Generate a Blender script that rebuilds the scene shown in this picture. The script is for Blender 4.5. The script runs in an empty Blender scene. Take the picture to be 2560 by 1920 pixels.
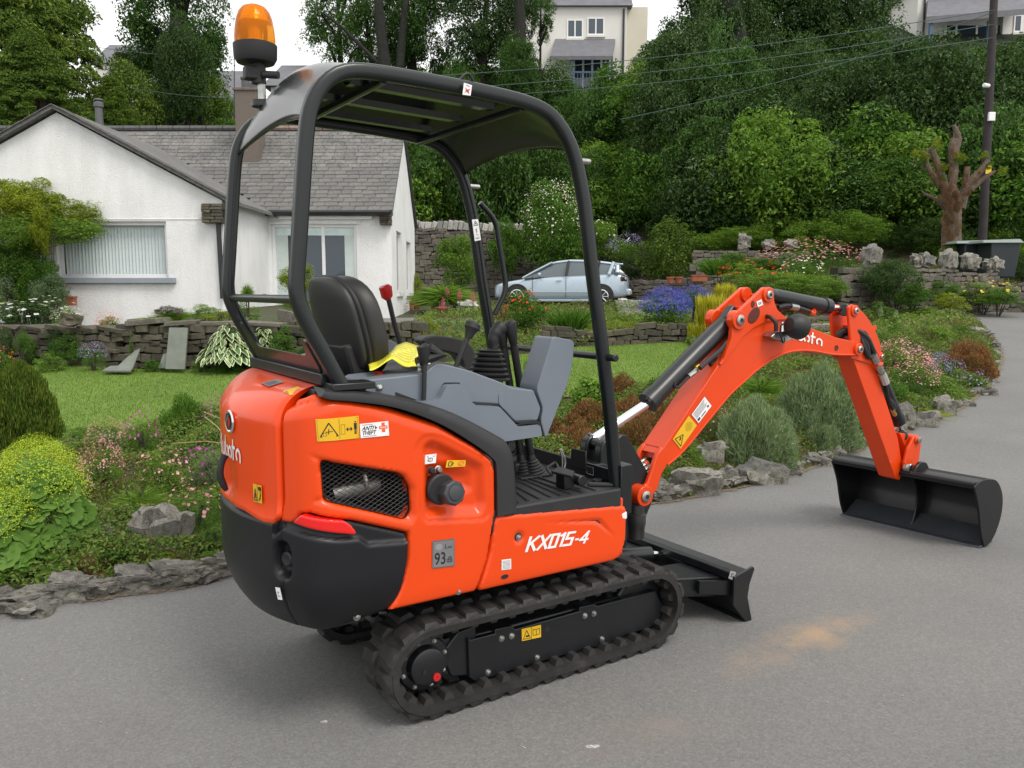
import bpy, math, random
import numpy as np
from mathutils import Vector, Matrix
random.seed(7); RNG = np.random.default_rng(7)
S = bpy.context.scene
COL = S.collection
# ------------------------------------------------------------ camera, sky, sun, exposure
F_PX = 2050.0; PITCH = math.radians(6.58); CAM_H = 1.55
cam = bpy.data.cameras.new('camera'); cam.lens = F_PX/2560*36; cam.sensor_width = 36
cam.clip_start = .05; cam.clip_end = 600
camo = bpy.data.objects.new('camera', cam); COL.objects.link(camo)
camo.location = (0, 0, CAM_H); camo.rotation_euler = (math.pi/2-PITCH, 0, 0)
S.camera = camo
W = bpy.data.worlds.new('World'); S.world = W; W.use_nodes = True
SUN_EL = math.radians(56); SUN_AZ = math.radians(135)     # azimuth clockwise from +Y
nt = W.node_tree; nt.nodes.clear()
out = nt.nodes.new('ShaderNodeOutputWorld'); bg = nt.nodes.new('ShaderNodeBackground')
sky = nt.nodes.new('ShaderNodeTexSky'); sky.sky_type = 'NISHITA'; sky.sun_disc = False
sky.sun_elevation = SUN_EL; sky.sun_rotation = SUN_AZ; sky.dust_density = 4; sky.air_density = 1.2
hs = nt.nodes.new('ShaderNodeHueSaturation'); hs.inputs['Saturation'].default_value = .15
mxw = nt.nodes.new('ShaderNodeMixRGB'); mxw.inputs[0].default_value = .72
mxw.inputs[2].default_value = (9.9, 9.9, 9.8, 1)          # even cloud layer over the whole dome
nt.links.new(sky.outputs[0], hs.inputs['Color']); nt.links.new(hs.outputs[0], mxw.inputs[1])
nt.links.new(mxw.outputs[0], bg.inputs[0]); bg.inputs[1].default_value = .115
nt.links.new(bg.outputs[0], out.inputs[0])
sun = bpy.data.lights.new('sun', 'SUN'); sun.energy = 1.5; sun.angle = math.radians(22); sun.color = (1, .95, .87)
suno = bpy.data.objects.new('sun', sun); COL.objects.link(suno)
suno.rotation_euler = (math.pi/2-SUN_EL, 0, math.pi-SUN_AZ)
S.view_settings.view_transform = 'Standard'; S.view_settings.look = 'None'
S.view_settings.exposure = .42; S.view_settings.gamma = 1; S.view_settings.use_curve_mapping = False

# ------------------------------------------------------------ survey: photo pixel -> point on a known plane
_f = np.array([0, math.cos(PITCH), -math.sin(PITCH)]); _r = np.array([1., 0, 0]); _u = np.cross(_r, _f)
YAW = math.radians(57.2)
MF = np.array([math.sin(YAW), math.cos(YAW), 0]); ML = np.array([-math.cos(YAW), math.sin(YAW), 0])
ORG = 1.76*MF+3.005*ML; RM = np.array([MF, ML, [0, 0, 1.]])
CW = np.array([0, 0, CAM_H]); CL = RM@(CW-ORG)
def wray(x, y): return _f+_r*(x-1280)/F_PX-_u*(y-960)/F_PX
def lray(x, y): return RM@wray(x, y)
def LY(p, v=0.): d = lray(*p); return CL+d*(v-CL[1])/d[1]
def LX(p, v=0.): d = lray(*p); return CL+d*(v-CL[0])/d[0]
def LZ(p, v=0.): d = lray(*p); return CL+d*(v-CL[2])/d[2]
def WY(x, y, Y): d = wray(x, y); return CW+d*Y/d[1]          # world point at depth Y
def Z(ox, oy, sc, pts): return [(ox+x/sc, oy+y/sc) for x, y in pts]
K = 1/.8640625
def P2(pts): return [(x*K, y*K) for x, y in pts]
def xz(pts, v): return [(LY(p, v)[0], LY(p, v)[2]) for p in pts]

# ------------------------------------------------------------ materials
MATS = {}
def nodes(name):
    m = bpy.data.materials.new(name); m.use_nodes = True; t = m.node_tree
    b = t.nodes['Principled BSDF']; MATS[name] = m
    return m, t, b
def rgb(t, c):
    n = t.nodes.new('ShaderNodeRGB'); n.outputs[0].default_value = (*c, 1); return n.outputs[0]
def noise(t, scale, detail=4, rough=.6, coord='Object', stretch=None):
    tc = t.nodes.new('ShaderNodeTexCoord'); n = t.nodes.new('ShaderNodeTexNoise')
    n.inputs['Scale'].default_value = scale; n.inputs['Detail'].default_value = detail; n.inputs['Roughness'].default_value = rough
    o = tc.outputs[coord]
    if stretch:
        mp = t.nodes.new('ShaderNodeMapping'); mp.inputs['Scale'].default_value = stretch; t.links.new(o, mp.inputs[0]); o = mp.outputs[0]
    t.links.new(o, n.inputs['Vector']); return n.outputs['Fac']
def ramp(t, fac, stops):
    n = t.nodes.new('ShaderNodeValToRGB'); e = n.color_ramp.elements
    while len(e) < len(stops): e.new(.5)
    for k, (p, c) in enumerate(stops):
        e[k].position = p; e[k].color = (*c, 1) if len(c) == 3 else c
    t.links.new(fac, n.inputs[0]); return n.outputs[0]
def mix(t, f, a, b, mode='MIX'):
    n = t.nodes.new('ShaderNodeMixRGB'); n.blend_type = mode
    if isinstance(f, (int, float)): n.inputs[0].default_value = f
    else: t.links.new(f, n.inputs[0])
    for k, v in ((1, a), (2, b)):
        if isinstance(v, tuple): n.inputs[k].default_value = (*v, 1)
        else: t.links.new(v, n.inputs[k])
    return n.outputs[0]
def bump(t, b, h, strength=.3, dist=.01):
    n = t.nodes.new('ShaderNodeBump'); n.inputs['Strength'].default_value = strength; n.inputs['Distance'].default_value = dist
    t.links.new(h, n.inputs['Height']); t.links.new(n.outputs[0], b.inputs['Normal'])
def mat(name, col, rough=.5, metal=0, coat=0, var=.12, vscale=6, bmp=0, bscale=80, bdist=.002, spec=.5, emit=None):
    if name in MATS: return MATS[name]
    m, t, b = nodes(name)
    if var:
        d = tuple(c*(1-var) for c in col); l = tuple(min(1, c*(1+var)) for c in col)
        t.links.new(ramp(t, noise(t, vscale), [(.3, d), (.7, l)]), b.inputs['Base Color'])
        rr = t.nodes.new('ShaderNodeMapRange'); rr.inputs[3].default_value = max(.02, rough*.85); rr.inputs[4].default_value = min(1, rough*1.2)
        t.links.new(noise(t, vscale*2.3), rr.inputs[0]); t.links.new(rr.outputs[0], b.inputs['Roughness'])
    else:
        b.inputs['Base Color'].default_value = (*col, 1); b.inputs['Roughness'].default_value = rough
    b.inputs['Metallic'].default_value = metal; b.inputs['Coat Weight'].default_value = coat; b.inputs['Coat Roughness'].default_value = .06
    b.inputs['Specular IOR Level'].default_value = spec
    if bmp: bump(t, b, noise(t, bscale, 5), bmp, bdist)
    if emit: b.inputs['Emission Color'].default_value = (*emit[:3], 1); b.inputs['Emission Strength'].default_value = emit[3]
    return m
ORANGE = mat('orange_paint', (.76, .060, .003), .30, coat=.32, spec=.35, var=.025, vscale=2)
ORANGE2 = mat('orange_boom_paint', (.70, .054, .003), .36, coat=.2, spec=.35, var=.04, vscale=5, bmp=.05, bscale=30)
REDREFL = mat('red_reflector', (.75, .008, .006), .25, coat=.6, var=0)
CWGREY = mat('counterweight_grey', (.0075, .008, .0105), .42, spec=.4, var=.08, bmp=.12, bscale=240, bdist=.001)
TRIM = mat('dark_grey_plastic', (.022, .022, .024), .52, var=.06, bmp=.15, bscale=300, bdist=.0008)
TUBEM = mat('canopy_tube_paint', (.010, .013, .014), .28, coat=.15, spec=.4, var=.06)
BLACKP = mat('black_steel_paint', (.008, .009, .011), .34, coat=.1, var=.15, vscale=9)
BLACKM = mat('black_matt_plastic', (.014, .014, .015), .55, var=.1, bmp=.1, bscale=200)
FLOORM = mat('black_floor_mat', (.016, .016, .017), .6, var=.25, vscale=9, bmp=.2, bscale=160)
SEATM = mat('seat_vinyl', (.024, .024, .023), .48, var=.05, bmp=.12, bscale=160)
GREYP = mat('grey_console_plastic', (.150, .172, .205), .5, var=.05, bmp=.2, bscale=420, bdist=.0006)
RUBBER = None
STEEL = mat('bright_steel', (.55, .55, .54), .22, metal=1, var=.1, vscale=30)
CHROME = mat('chromed_rod', (.75, .76, .78), .12, metal=1, var=0)
ZINC = mat('zinc_plated_steel', (.42, .42, .40), .35, metal=1, var=.2, vscale=40)
YELLOW = mat('yellow_sticker', (.72, .43, .012), .38, var=.03)
WHITE = mat('white_print', (.78, .78, .78), .4, var=.02)
SILVER = mat('silver_sticker', (.20, .20, .21), .38, metal=.2, var=.08)
INK = mat('black_print', (.015, .015, .017), .45, var=0)
PRINTORANGE = mat('orange_print', (.80, .11, .02), .4, var=0)
HOSE = mat('hydraulic_hose', (.014, .014, .014), .48, var=.1, bmp=.3, bscale=300)
RED = mat('red_plastic', (.50, .010, .012), .3, coat=.4, var=.04)
m, t, b = nodes('rubber_track'); RUBBER = m
n1 = noise(t, 11, 6); t.links.new(ramp(t, n1, [(.38, (.011, .0105, .0105)), (.62, (.024, .022, .021)), (.8, (.050, .043, .034))]), b.inputs['Base Color'])
b.inputs['Roughness'].default_value = .68; bump(t, b, noise(t, 90, 5), .3, .003)

# ------------------------------------------------------------ mesh helpers
def tag(o, label=None, cat=None, group=None, kind=None):
    if label: o['label'] = label
    if cat: o['category'] = cat
    if group: o['group'] = group
    if kind: o['kind'] = kind
    return o
def empty(name, loc=(0, 0, 0), rz=0, label=None, cat=None, group=None):
    o = bpy.data.objects.new(name, None); o.empty_display_size = .2; o.location = loc; o.rotation_euler = (0, 0, rz)
    COL.objects.link(o); return tag(o, label, cat, group)
class MB:
    def __init__(s): s.v = []; s.f = []
    def add(s, v, f):
        b = len(s.v); s.v += [tuple(map(float, p)) for p in v]; s.f += [tuple(b+i for i in q) for q in f]; return s
    def box(s, c, d, R=None):
        hx, hy, hz = d[0]/2, d[1]/2, d[2]/2
        v = [(x, y, z) for z in (-hz, hz) for x, y in ((-hx, -hy), (hx, -hy), (hx, hy), (-hx, hy))]
        if R is not None: v = [R@Vector(p) for p in v]
        v = [(p[0]+c[0], p[1]+c[1], p[2]+c[2]) for p in v]
        return s.add(v, [(3, 2, 1, 0), (4, 5, 6, 7), (0, 1, 5, 4), (1, 2, 6, 5), (2, 3, 7, 6), (3, 0, 4, 7)])
    def b2(s, x0, x1, y0, y1, z0, z1): return s.box(((x0+x1)/2, (y0+y1)/2, (z0+z1)/2), (abs(x1-x0), abs(y1-y0), abs(z1-z0)))
    def tube(s, path, r, n=12, cap=True, sq=None):
        P = [Vector(p) for p in path]; rr = r if isinstance(r, (list, tuple)) else [r]*len(P)
        T = []
        for i in range(len(P)):
            a = P[max(0, i-1)]; b = P[min(len(P)-1, i+1)]; T.append((b-a).normalized())
        up = Vector((0, 0, 1)) if abs(T[0].z) < .9 else Vector((0, 1, 0))
        N = T[0].cross(up).normalized(); rings = []
        for i, p in enumerate(P):
            if i: 
                N = (N-T[i]*N.dot(T[i]));
                N.normalize()
            B = T[i].cross(N)
            ring = []
            for k in range(n):
                a = 2*math.pi*k/n; ca, sa = math.cos(a), math.sin(a)
                if sq: 
                    q = sq; ca = math.copysign(abs(ca)**q, ca); sa = math.copysign(abs(sa)**q, sa)
                ring.append(p+N*ca*rr[i]+B*sa*rr[i])
            rings.append(ring)
        v = [q for ring in rings for q in ring]; f = []
        for i in range(len(P)-1):
            for k in range(n):
                f.append((i*n+k, i*n+(k+1) % n, (i+1)*n+(k+1) % n, (i+1)*n+k))
        if cap: f += [tuple(range(n-1, -1, -1)), tuple((len(P)-1)*n+k for k in range(n))]
        return s.add(v, f)
    def cyl(s, a, b, r, n=20): return s.tube([a, b], r, n)
    def plate(s, o2, y0, y1, fn=None):       # outline in (x,z), extruded along y
        n = len(o2); fn = fn or (lambda x, y, z: (x, y, z))
        v = [fn(x, y0, z) for x, z in o2]+[fn(x, y1, z) for x, z in o2]
        f = [tuple(range(n)), tuple(range(2*n-1, n-1, -1))]+[(i, n+i, n+(i+1) % n, (i+1) % n) for i in range(n)]
        return s.add(v, f)
    def lathe(s, prof, o, ax, n=24, cap=True):   # prof: (r, h) along axis
        ax = Vector(ax).normalized(); u = ax.orthogonal().normalized(); w = ax.cross(u); o = Vector(o)
        v = [o+ax*h+(u*math.cos(2*math.pi*k/n)+w*math.sin(2*math.pi*k/n))*r for r, h in prof for k in range(n)]
        f = [(i*n+k, i*n+(k+1) % n, (i+1)*n+(k+1) % n, (i+1)*n+k) for i in range(len(prof)-1) for k in range(n)]
        if cap: f += [tuple(range(n-1, -1, -1)), tuple((len(prof)-1)*n+k for k in range(n))]
        return s.add(v, f)
    def mesh(s, name): 
        me = bpy.data.meshes.new(name); me.from_pydata(s.v, [], s.f); return me
    def build(s, name, m, parent=None, bev=0, smooth=True, ang=35, label=None, seg=2, sub=0):
        me = s.mesh(name); o = link(name, me, m, parent); 
        import bmesh
        bm = bmesh.new(); bm.from_mesh(me); bmesh.ops.recalc_face_normals(bm, faces=bm.faces); bm.to_mesh(me); bm.free()
        if smooth:
            me.shade_smooth(); me.set_sharp_from_angle(angle=math.radians(ang))
        if sub:
            md = o.modifiers.new('sub', 'SUBSURF'); md.levels = sub; md.render_levels = sub
        if bev:
            md = o.modifiers.new('bevel', 'BEVEL'); md.width = bev; md.segments = seg; md.limit_method = 'ANGLE'; md.angle_limit = math.radians(40); md.harden_normals = False
        if label: o['label'] = label
        return o
def link(name, me, m=None, parent=None, loc=None, rot=None, scale=None):
    o = bpy.data.objects.new(name, me)
    if m is not None and me is not None and not me.materials:
        for q in (m if isinstance(m, (list, tuple)) else [m]): me.materials.append(q)
    COL.objects.link(o)
    if parent: o.parent = parent
    if loc is not None: o.location = loc
    if rot is not None: o.rotation_euler = rot
    if scale is not None: o.scale = scale
    return o
def npmesh(name, V, Q, smooth=False, mi=None):      # numpy verts (n,3), faces (m,k)
    me = bpy.data.meshes.new(name); V = np.asarray(V, np.float32); Q = np.asarray(Q, np.int32); k = Q.shape[1]
    me.vertices.add(len(V)); me.vertices.foreach_set('co', V.ravel())
    me.loops.add(Q.size); me.loops.foreach_set('vertex_index', Q.ravel())
    me.polygons.add(len(Q)); me.polygons.foreach_set('loop_start', np.arange(0, Q.size, k, dtype=np.int32))
    me.polygons.foreach_set('loop_total', np.full(len(Q), k, np.int32))
    if mi is not None: me.polygons.foreach_set('material_index', np.asarray(mi, np.int32))
    me.polygons.foreach_set('use_smooth', np.full(len(Q), smooth)); me.update(calc_edges=True); return me
def bez(pts, n=8, closed=False):      # Catmull-Rom smooth
    P = [np.array(p, float) for p in pts]; o = []
    N = len(P)
    for i in range(N if closed else N-1):
        g = (lambda j: P[j % N]) if closed else (lambda j: P[min(max(j, 0), N-1)])
        a, b, c, d = g(i-1), g(i), g(i+1), g(i+2)
        for k in range(n):
            t = k/n; o.append(.5*((2*b)+(c-a)*t+(2*a-5*b+4*c-d)*t*t+(3*b-a-3*c+d)*t**3))
    if not closed: o.append(P[-1])
    return [tuple(p) for p in o]
def rnd_poly(pts, r, n=4):            # round the corners of a 2-D polygon
    P = [np.array(p, float) for p in pts]; N = len(P); o = []
    for i in range(N):
        a, b, c = P[i-1], P[i], P[(i+1) % N]
        u = a-b; w = c-b; lu, lw = np.linalg.norm(u), np.linalg.norm(w); q = min(r, lu*.45, lw*.45)
        s, e = b+u/lu*q, b+w/lw*q
        for k in range(n+1):
            t = k/n; o.append(tuple((1-t)**2*s+2*t*(1-t)*b+t*t*e))
    return o
def arc_path(pts, r, n=7):            # polyline in 3-D with rounded bends
    P = [Vector(p) for p in pts]; o = [P[0]]
    for i in range(1, len(P)-1):
        a, b, c = P[i-1], P[i], P[i+1]; q = r[i-1] if isinstance(r, (list, tuple)) else r
        q = min(q, (a-b).length*.49, (c-b).length*.49)
        s = b+(a-b).normalized()*q; e = b+(c-b).normalized()*q
        for k in range(n+1): t = k/n; o.append(s*(1-t)**2+b*2*t*(1-t)+e*t*t)
    o.append(P[-1]); return o
def inpoly(X, Y, poly):
    X = np.asarray(X); Y = np.asarray(Y); c = np.zeros(X.shape, bool); n = len(poly)
    for i in range(n):
        x0, y0 = poly[i]; x1, y1 = poly[(i+1) % n]
        if y0 == y1: continue
        k = ((y0 > Y) != (y1 > Y)) & (X < (x1-x0)*(Y-y0)/(y1-y0)+x0); c ^= k
    return c
def dpoly(X, Y, poly, closed=True, near=False):
    D = np.full(X.shape, 1e9); NX = X.copy(); NY = Y.copy(); n = len(poly)
    for i in range(n if closed else n-1):
        x0, y0 = poly[i]; x1, y1 = poly[(i+1) % n]; L = (x1-x0)**2+(y1-y0)**2+1e-12
        t = np.clip(((X-x0)*(x1-x0)+(Y-y0)*(y1-y0))/L, 0, 1); px = x0+t*(x1-x0); py = y0+t*(y1-y0)
        d = np.hypot(X-px, Y-py); k = d < D; D[k] = d[k]; NX[k] = px[k]; NY[k] = py[k]
    return (D, NX, NY) if near else D
_tc = {}
def text2d(s, bold=.0, res=3):        # unit-height glyph mesh of a string: verts (n,2), faces
    k = (s, bold)
    if k in _tc: return _tc[k]
    c = bpy.data.curves.new('t', 'FONT'); c.body = s; c.size = 1; c.offset = bold; c.resolution_u = res
    o = bpy.data.objects.new('t', c); COL.objects.link(o); dg = bpy.context.evaluated_depsgraph_get()
    me = o.evaluated_get(dg).to_mesh(); V = np.array([v.co[:2] for v in me.vertices]); Fc = [tuple(p.vertices) for p in me.polygons]
    o.evaluated_get(dg).to_mesh_clear(); bpy.data.objects.remove(o); bpy.data.curves.remove(c)
    V[:, 0] -= V[:, 0].min(); w = V[:, 0].max(); h = V[:, 1].max()-V[:, 1].min(); V[:, 1] -= V[:, 1].min()
    V[:, 0] /= w; V[:, 1] /= h; _tc[k] = (V, Fc, w/h); return _tc[k]
def quad_map(q, lift, nrm=None):      # bilinear map of unit square onto 3-D quad TL,TR,BR,BL, lifted along its normal
    q = [np.array(p, float) for p in q]; n = np.cross(q[1]-q[0], q[3]-q[0]); n /= np.linalg.norm(n)
    if np.dot(n, (CL if nrm is None else nrm)-q[0]) < 0: n = -n
    def f(u, v, k=0): return (q[3]*(1-u)+q[2]*u)*(1-v)+(q[0]*(1-u)+q[1]*u)*v+n*(lift+k)
    return f
class Decal:
    """flat print: background part + shapes, in unit coordinates of a mapping fn(u,v,lift)"""
    def __init__(s, fn): s.fn = fn; s.d = {}
    def poly(s, m, pts, k=.0006):
        mb = s.d.setdefault(m, MB()); mb.add([s.fn(u, v, k) for u, v in pts], [tuple(range(len(pts)))]); return s
    def rect(s, m, u0, v0, u1, v1, k=.0006, n=1):
        for i in range(n):
            a = u0+(u1-u0)*i/n; b = u0+(u1-u0)*(i+1)/n; s.poly(m, [(a, v0), (b, v0), (b, v1), (a, v1)], k)
        return s
    def line(s, m, a, b, w, asp=1, k=.0008):
        d = np.array([(b[0]-a[0])*asp, b[1]-a[1]]); d = d/np.linalg.norm(d); nx, ny = -d[1]*w/2/asp, d[0]*w/2
        return s.poly(m, [(a[0]-nx, a[1]-ny), (b[0]-nx, b[1]-ny), (b[0]+nx, b[1]+ny), (a[0]+nx, a[1]+ny)], k)
    def loop(s, m, pts, w, asp=1, k=.0008):
        for i in range(len(pts)): s.line(m, pts[i], pts[(i+1) % len(pts)], w, asp, k)
        return s
    def text(s, m, txt, u0, v0, u1, v1, bold=0, shear=0, k=.0009):
        V, Fc, _ = text2d(txt, bold); mb = s.d.setdefault(m, MB())
        U = u0+(u1-u0)*(V[:, 0]*(1-shear)+shear*V[:, 1]); T = v0+(v1-v0)*V[:, 1]
        mb.add([s.fn(u, v, k) for u, v in zip(U, T)], Fc); return s
    def disc(s, m, c, ru, rv, k=.0007, n=20): return s.poly(m, [(c[0]+ru*math.cos(2*math.pi*i/n), c[1]+rv*math.sin(2*math.pi*i/n)) for i in range(n)], k)
    def build(s, name, parent, label=None):
        mb = MB(); ms = []; idx = []
        for m, q in s.d.items():
            ms.append(m); idx += [len(ms)-1]*len(q.f); mb.add(q.v, q.f)
        me = mb.mesh(name); o = link(name, me, ms, parent)
        me.polygons.foreach_set('material_index', idx)
        if label: o['label'] = label
        return o
# ============================================================ MINI EXCAVATOR (local frame: x forward, y left, z up)
EX = empty('mini_excavator', tuple(ORG), math.pi/2-YAW, 'orange and black mini excavator with open canopy parked on the asphalt', 'excavator')
# --- plan outline of the upper body
_pl = []
for x in np.linspace(.43, -.815, 60): _pl.append((x, -.485))
for a in np.linspace(0, math.radians(60.5), 14)[1:]: _pl.append((-.815-.13*math.sin(a), -.355-.13*math.cos(a)))
a0 = math.radians(29.5)
for a in np.linspace(-a0, a0, 40)[1:]: _pl.append((-.189-.85*math.cos(a), .85*math.sin(a)))
for a in np.linspace(math.radians(60.5), 0, 14)[1:]: _pl.append((-.815-.13*math.sin(a), .355+.13*math.cos(a)))
for x in np.linspace(-.815, .43, 60)[1:]: _pl.append((x, .485))
_pl = np.array(_pl); _ps = np.concatenate([[0], np.cumsum(np.hypot(*np.diff(_pl, axis=0).T))])
_tn = np.gradient(_pl, axis=0); _tn /= np.hypot(*_tn.T)[:, None]; _nn = np.stack([_tn[:, 1], -_tn[:, 0]], 1)
_nn *= np.sign((_nn*(_pl-np.array([-.2, 0]))).sum(1))[:, None]
S_SEAM = float(_ps[np.argmin(np.hypot(_pl[:, 0]+.957, _pl[:, 1]+.36))]); S_TOT = float(_ps[-1])
def skin(s, z, off=0):
    s = np.asarray(s, float); x = np.interp(s, _ps, _pl[:, 0]); y = np.interp(s, _ps, _pl[:, 1])
    nx = np.interp(s, _ps, _nn[:, 0]); ny = np.interp(s, _ps, _nn[:, 1])
    return x+nx*off, y+ny*off, np.asarray(z, float)+0*x
def sk(p):                            # photo point on the side / tail skin -> (s, z)
    d = lray(*p); best = None
    for i in range(len(_pl)-1):
        a, b = _pl[i], _pl[i+1]; e = b-a; den = d[0]*e[1]-d[1]*e[0]
        if abs(den) < 1e-12: continue
        w = a-CL[:2]; t = (w[0]*e[1]-w[1]*e[0])/den; u = (w[0]*d[1]-w[1]*d[0])/den
        if -1e-6 <= u <= 1+1e-6 and t > 0 and (best is None or t < best[0]): best = (t, _ps[i]+u*(_ps[i+1]-_ps[i]))
    if best is None:
        q = LY(p, -.485); return (float(.43-q[0]), float(q[2]))
    return (float(best[1]), float(CL[2]+d[2]*best[0]))
def sks(pts): return [sk(p) for p in pts]
def skin_panel(name, outline, m, parent, off=0., cell=.008, edge_r=.012, depth=.03, recess=(), holes=(), fn=None, label=None):
    o = np.array(outline); lo = o.min(0)-cell; hi = o.max(0)+cell
    gx = np.arange(lo[0], hi[0]+cell, cell); gz = np.arange(lo[1], hi[1]+cell, cell)
    GX, GZ = np.meshgrid(gx, gz); polys = [outline]+list(holes)
    cx = (GX[:-1, :-1]+cell/2); cz = (GZ[:-1, :-1]+cell/2)
    ins = inpoly(cx, cz, outline)
    for h in holes: ins &= ~inpoly(cx, cz, h)
    idx = np.arange(GX.size).reshape(GX.shape)
    q = np.stack([idx[:-1, :-1][ins], idx[:-1, 1:][ins], idx[1:, 1:][ins], idx[1:, :-1][ins]], 1)
    used = np.unique(q); remap = -np.ones(GX.size, int); remap[used] = np.arange(len(used)); q = remap[q]
    U = GX.ravel()[used].copy(); V = GZ.ravel()[used].copy()
    # boundary edges -> snap
    e = np.concatenate([q[:, [0, 1]], q[:, [1, 2]], q[:, [2, 3]], q[:, [3, 0]]]); key = np.sort(e, 1); key = key[:, 0]*10**7+key[:, 1]
    _, inv, cnt = np.unique(key, return_inverse=True, return_counts=True); bd = e[cnt[inv] == 1]; bv = np.unique(bd)
    bD = np.full(len(bv), 1e9); bX = U[bv].copy(); bZ = V[bv].copy()
    for P in polys:
        D, NX, NY = dpoly(U[bv], V[bv], P, near=True); k = D < bD; bD[k] = D[k]; bX[k] = NX[k]; bZ[k] = NY[k]
    U[bv] = bX; V[bv] = bZ
    D = dpoly(U, V, outline); OF = np.full(len(U), off)
    if edge_r:
        k = D < edge_r; OF[k] -= edge_r-np.sqrt(np.maximum(0, edge_r**2-(edge_r-D[k])**2))
    for h in holes:
        Dh = dpoly(U, V, h); r = min(edge_r, .008); k = Dh < r; OF[k] -= r-np.sqrt(np.maximum(0, r**2-(r-Dh[k])**2))
    for P, dep, slope in recess:
        i = inpoly(U, V, P); Dp = dpoly(U, V, P); t = np.clip(np.where(i, Dp, 0)/slope, 0, 1); OF -= dep*(t*t*(3-2*t))
    if fn is not None: OF += fn(U, V)
    x, y, z = skin(U, V, OF); n = len(U)
    x2, y2, z2 = skin(U[bv], V[bv], OF[bv]-depth); m2 = -np.ones(n, int); m2[bv] = n+np.arange(len(bv))
    VV = np.concatenate([np.stack([x, y, z], 1), np.stack([x2, y2, z2], 1)])
    QQ = np.concatenate([q[:, ::-1], np.stack([bd[:, 0], bd[:, 1], m2[bd[:, 1]], m2[bd[:, 0]]], 1)])
    me = npmesh(name, VV, QQ, True); me.set_sharp_from_angle(angle=math.radians(50)); ob = link(name, me, m, parent)
    if label: ob['label'] = label
    return ob
ZB = (520, 900, 2.765); ZC = (1100, 900, 2.765); ZE = (540, 780, 4.739); ZD = (750, 1300, 2.011); ZS = (550, 600, 2.765); ZG = (1180, 780, 3.1907); ZA = (1500, 680, 2.765); ZR = (1760, 900, 2.765); ZM = (950, 500, 2.765)

# --- inner body block and deck
mb = MB()
ins = [skin(s, 0, -.045) for s in np.linspace(0, S_TOT, 90)]
n = len(ins)
mb.add([(float(p[0]), float(p[1]), .46) for p in ins]+[(float(p[0]), float(p[1]), .60) for p in ins], [tuple(range(n)), tuple(range(2*n-1, n-1, -1))]+[(i, (i+1) % n, n+(i+1) % n, n+i) for i in range(n)])
eng = [(float(p[0]), float(p[1])) for p in [skin(s, 0, -.22) for s in np.linspace(0, S_TOT, 90)] if p[0] < -.17]
zt = lambda x: float(np.interp(x, [-1, -.86, -.69, -.436, -.274, -.2], [1.12, 1.17, 1.155, 1.06, .96, .90]))
n = len(eng)
mb.add([(x, y, .60) for x, y in eng]+[(x, y, zt(x)) for x, y in eng], [tuple(range(n)), tuple(range(2*n-1, n-1, -1))]+[(i, (i+1) % n, n+(i+1) % n, n+i) for i in range(n)])
mb2 = MB()   # body block leaves a bay behind the grille
body = mb.build('engine_bay_housing', BLACKM, EX, smooth=False)
# --- side cover
f_out = Z(*ZB, [(1990, 1080), (1985, 760), (1960, 690), (1850, 600), (1600, 450), (1300, 340), (1000, 295), (840, 283), (770, 262)])
side_px = Z(*ZB, [(500, 870), (508, 1010), (460, 1095)])+Z(*ZB, [(575, 1132), (600, 1115), (640, 1062), (700, 1062), (1000, 1112), (1380, 1195), (1388, 1215), (1380, 1400), (1345, 1540), (1298, 1659)])+Z(*ZD, [(455, 460), (890, 363)])+Z(*ZB, [(1935, 1385), (1985, 1085)])+f_out
side_o = sks(side_px)
seam_top = [(S_SEAM-.115, 1.208), (S_SEAM-.04, 1.19), (S_SEAM-.006, 1.155), (S_SEAM, 1.10)]
side_o = [(S_SEAM-.004, 1.09)]+[(S_SEAM-.003, .86), (S_SEAM+.02, .78)]+side_o[3:]+seam_top[:3]
grille = rnd_poly(sks(Z(*ZB, [(772, 693), (1335, 785), (1396, 880), (1403, 1060), (1360, 1103), (1150, 1052), (800, 972)])), .02)
wedge = sks(Z(*ZB, [(660, 625), (1380, 775), (1450, 880), (1452, 1080), (1420, 1150), (1150, 1090), (690, 980), (760, 940), (745, 710)]))
capr = rnd_poly(sks(Z(*ZB, [(1475, 590), (1540, 535), (1620, 560), (1925, 715), (1935, 1000), (1900, 1085), (1510, 1100), (1490, 1050)])), .03)
cap1 = rnd_poly(sks(Z(*ZB, [(1425, 590), (1500, 505), (1620, 520), (1950, 690), (1960, 1060), (1920, 1118), (1500, 1135), (1460, 1060), (1450, 780)])), .03)
capdeep = rnd_poly(sks(Z(*ZB, [(1500, 690), (1640, 690), (1870, 760), (1870, 930), (1700, 985), (1520, 960)])), .03)
def topcurl(U, V):
    zt = np.interp(U, [.43+.274, .43+.436, .43+.689, .43+.8, S_SEAM], [.98, 1.082, 1.179, 1.208, 1.16])
    d = np.clip(zt-V, 0, .05); r = .05; w = np.clip((U-.6)/.35, 0, 1)
    return -(r-np.sqrt(np.maximum(0, r*r-(r-d)**2)))*w*.7-np.clip((.50-V)/.07, 0, 2)**2*.008
cover = skin_panel('side_cover', side_o, ORANGE, EX, edge_r=.012, recess=[(wedge, .020, .035), (cap1, .004, .006), (capr, .026, .04), (capdeep, .02, .05)], holes=[grille], fn=topcurl, cell=.007)
mb = MB(); g = np.array(grille)
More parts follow.
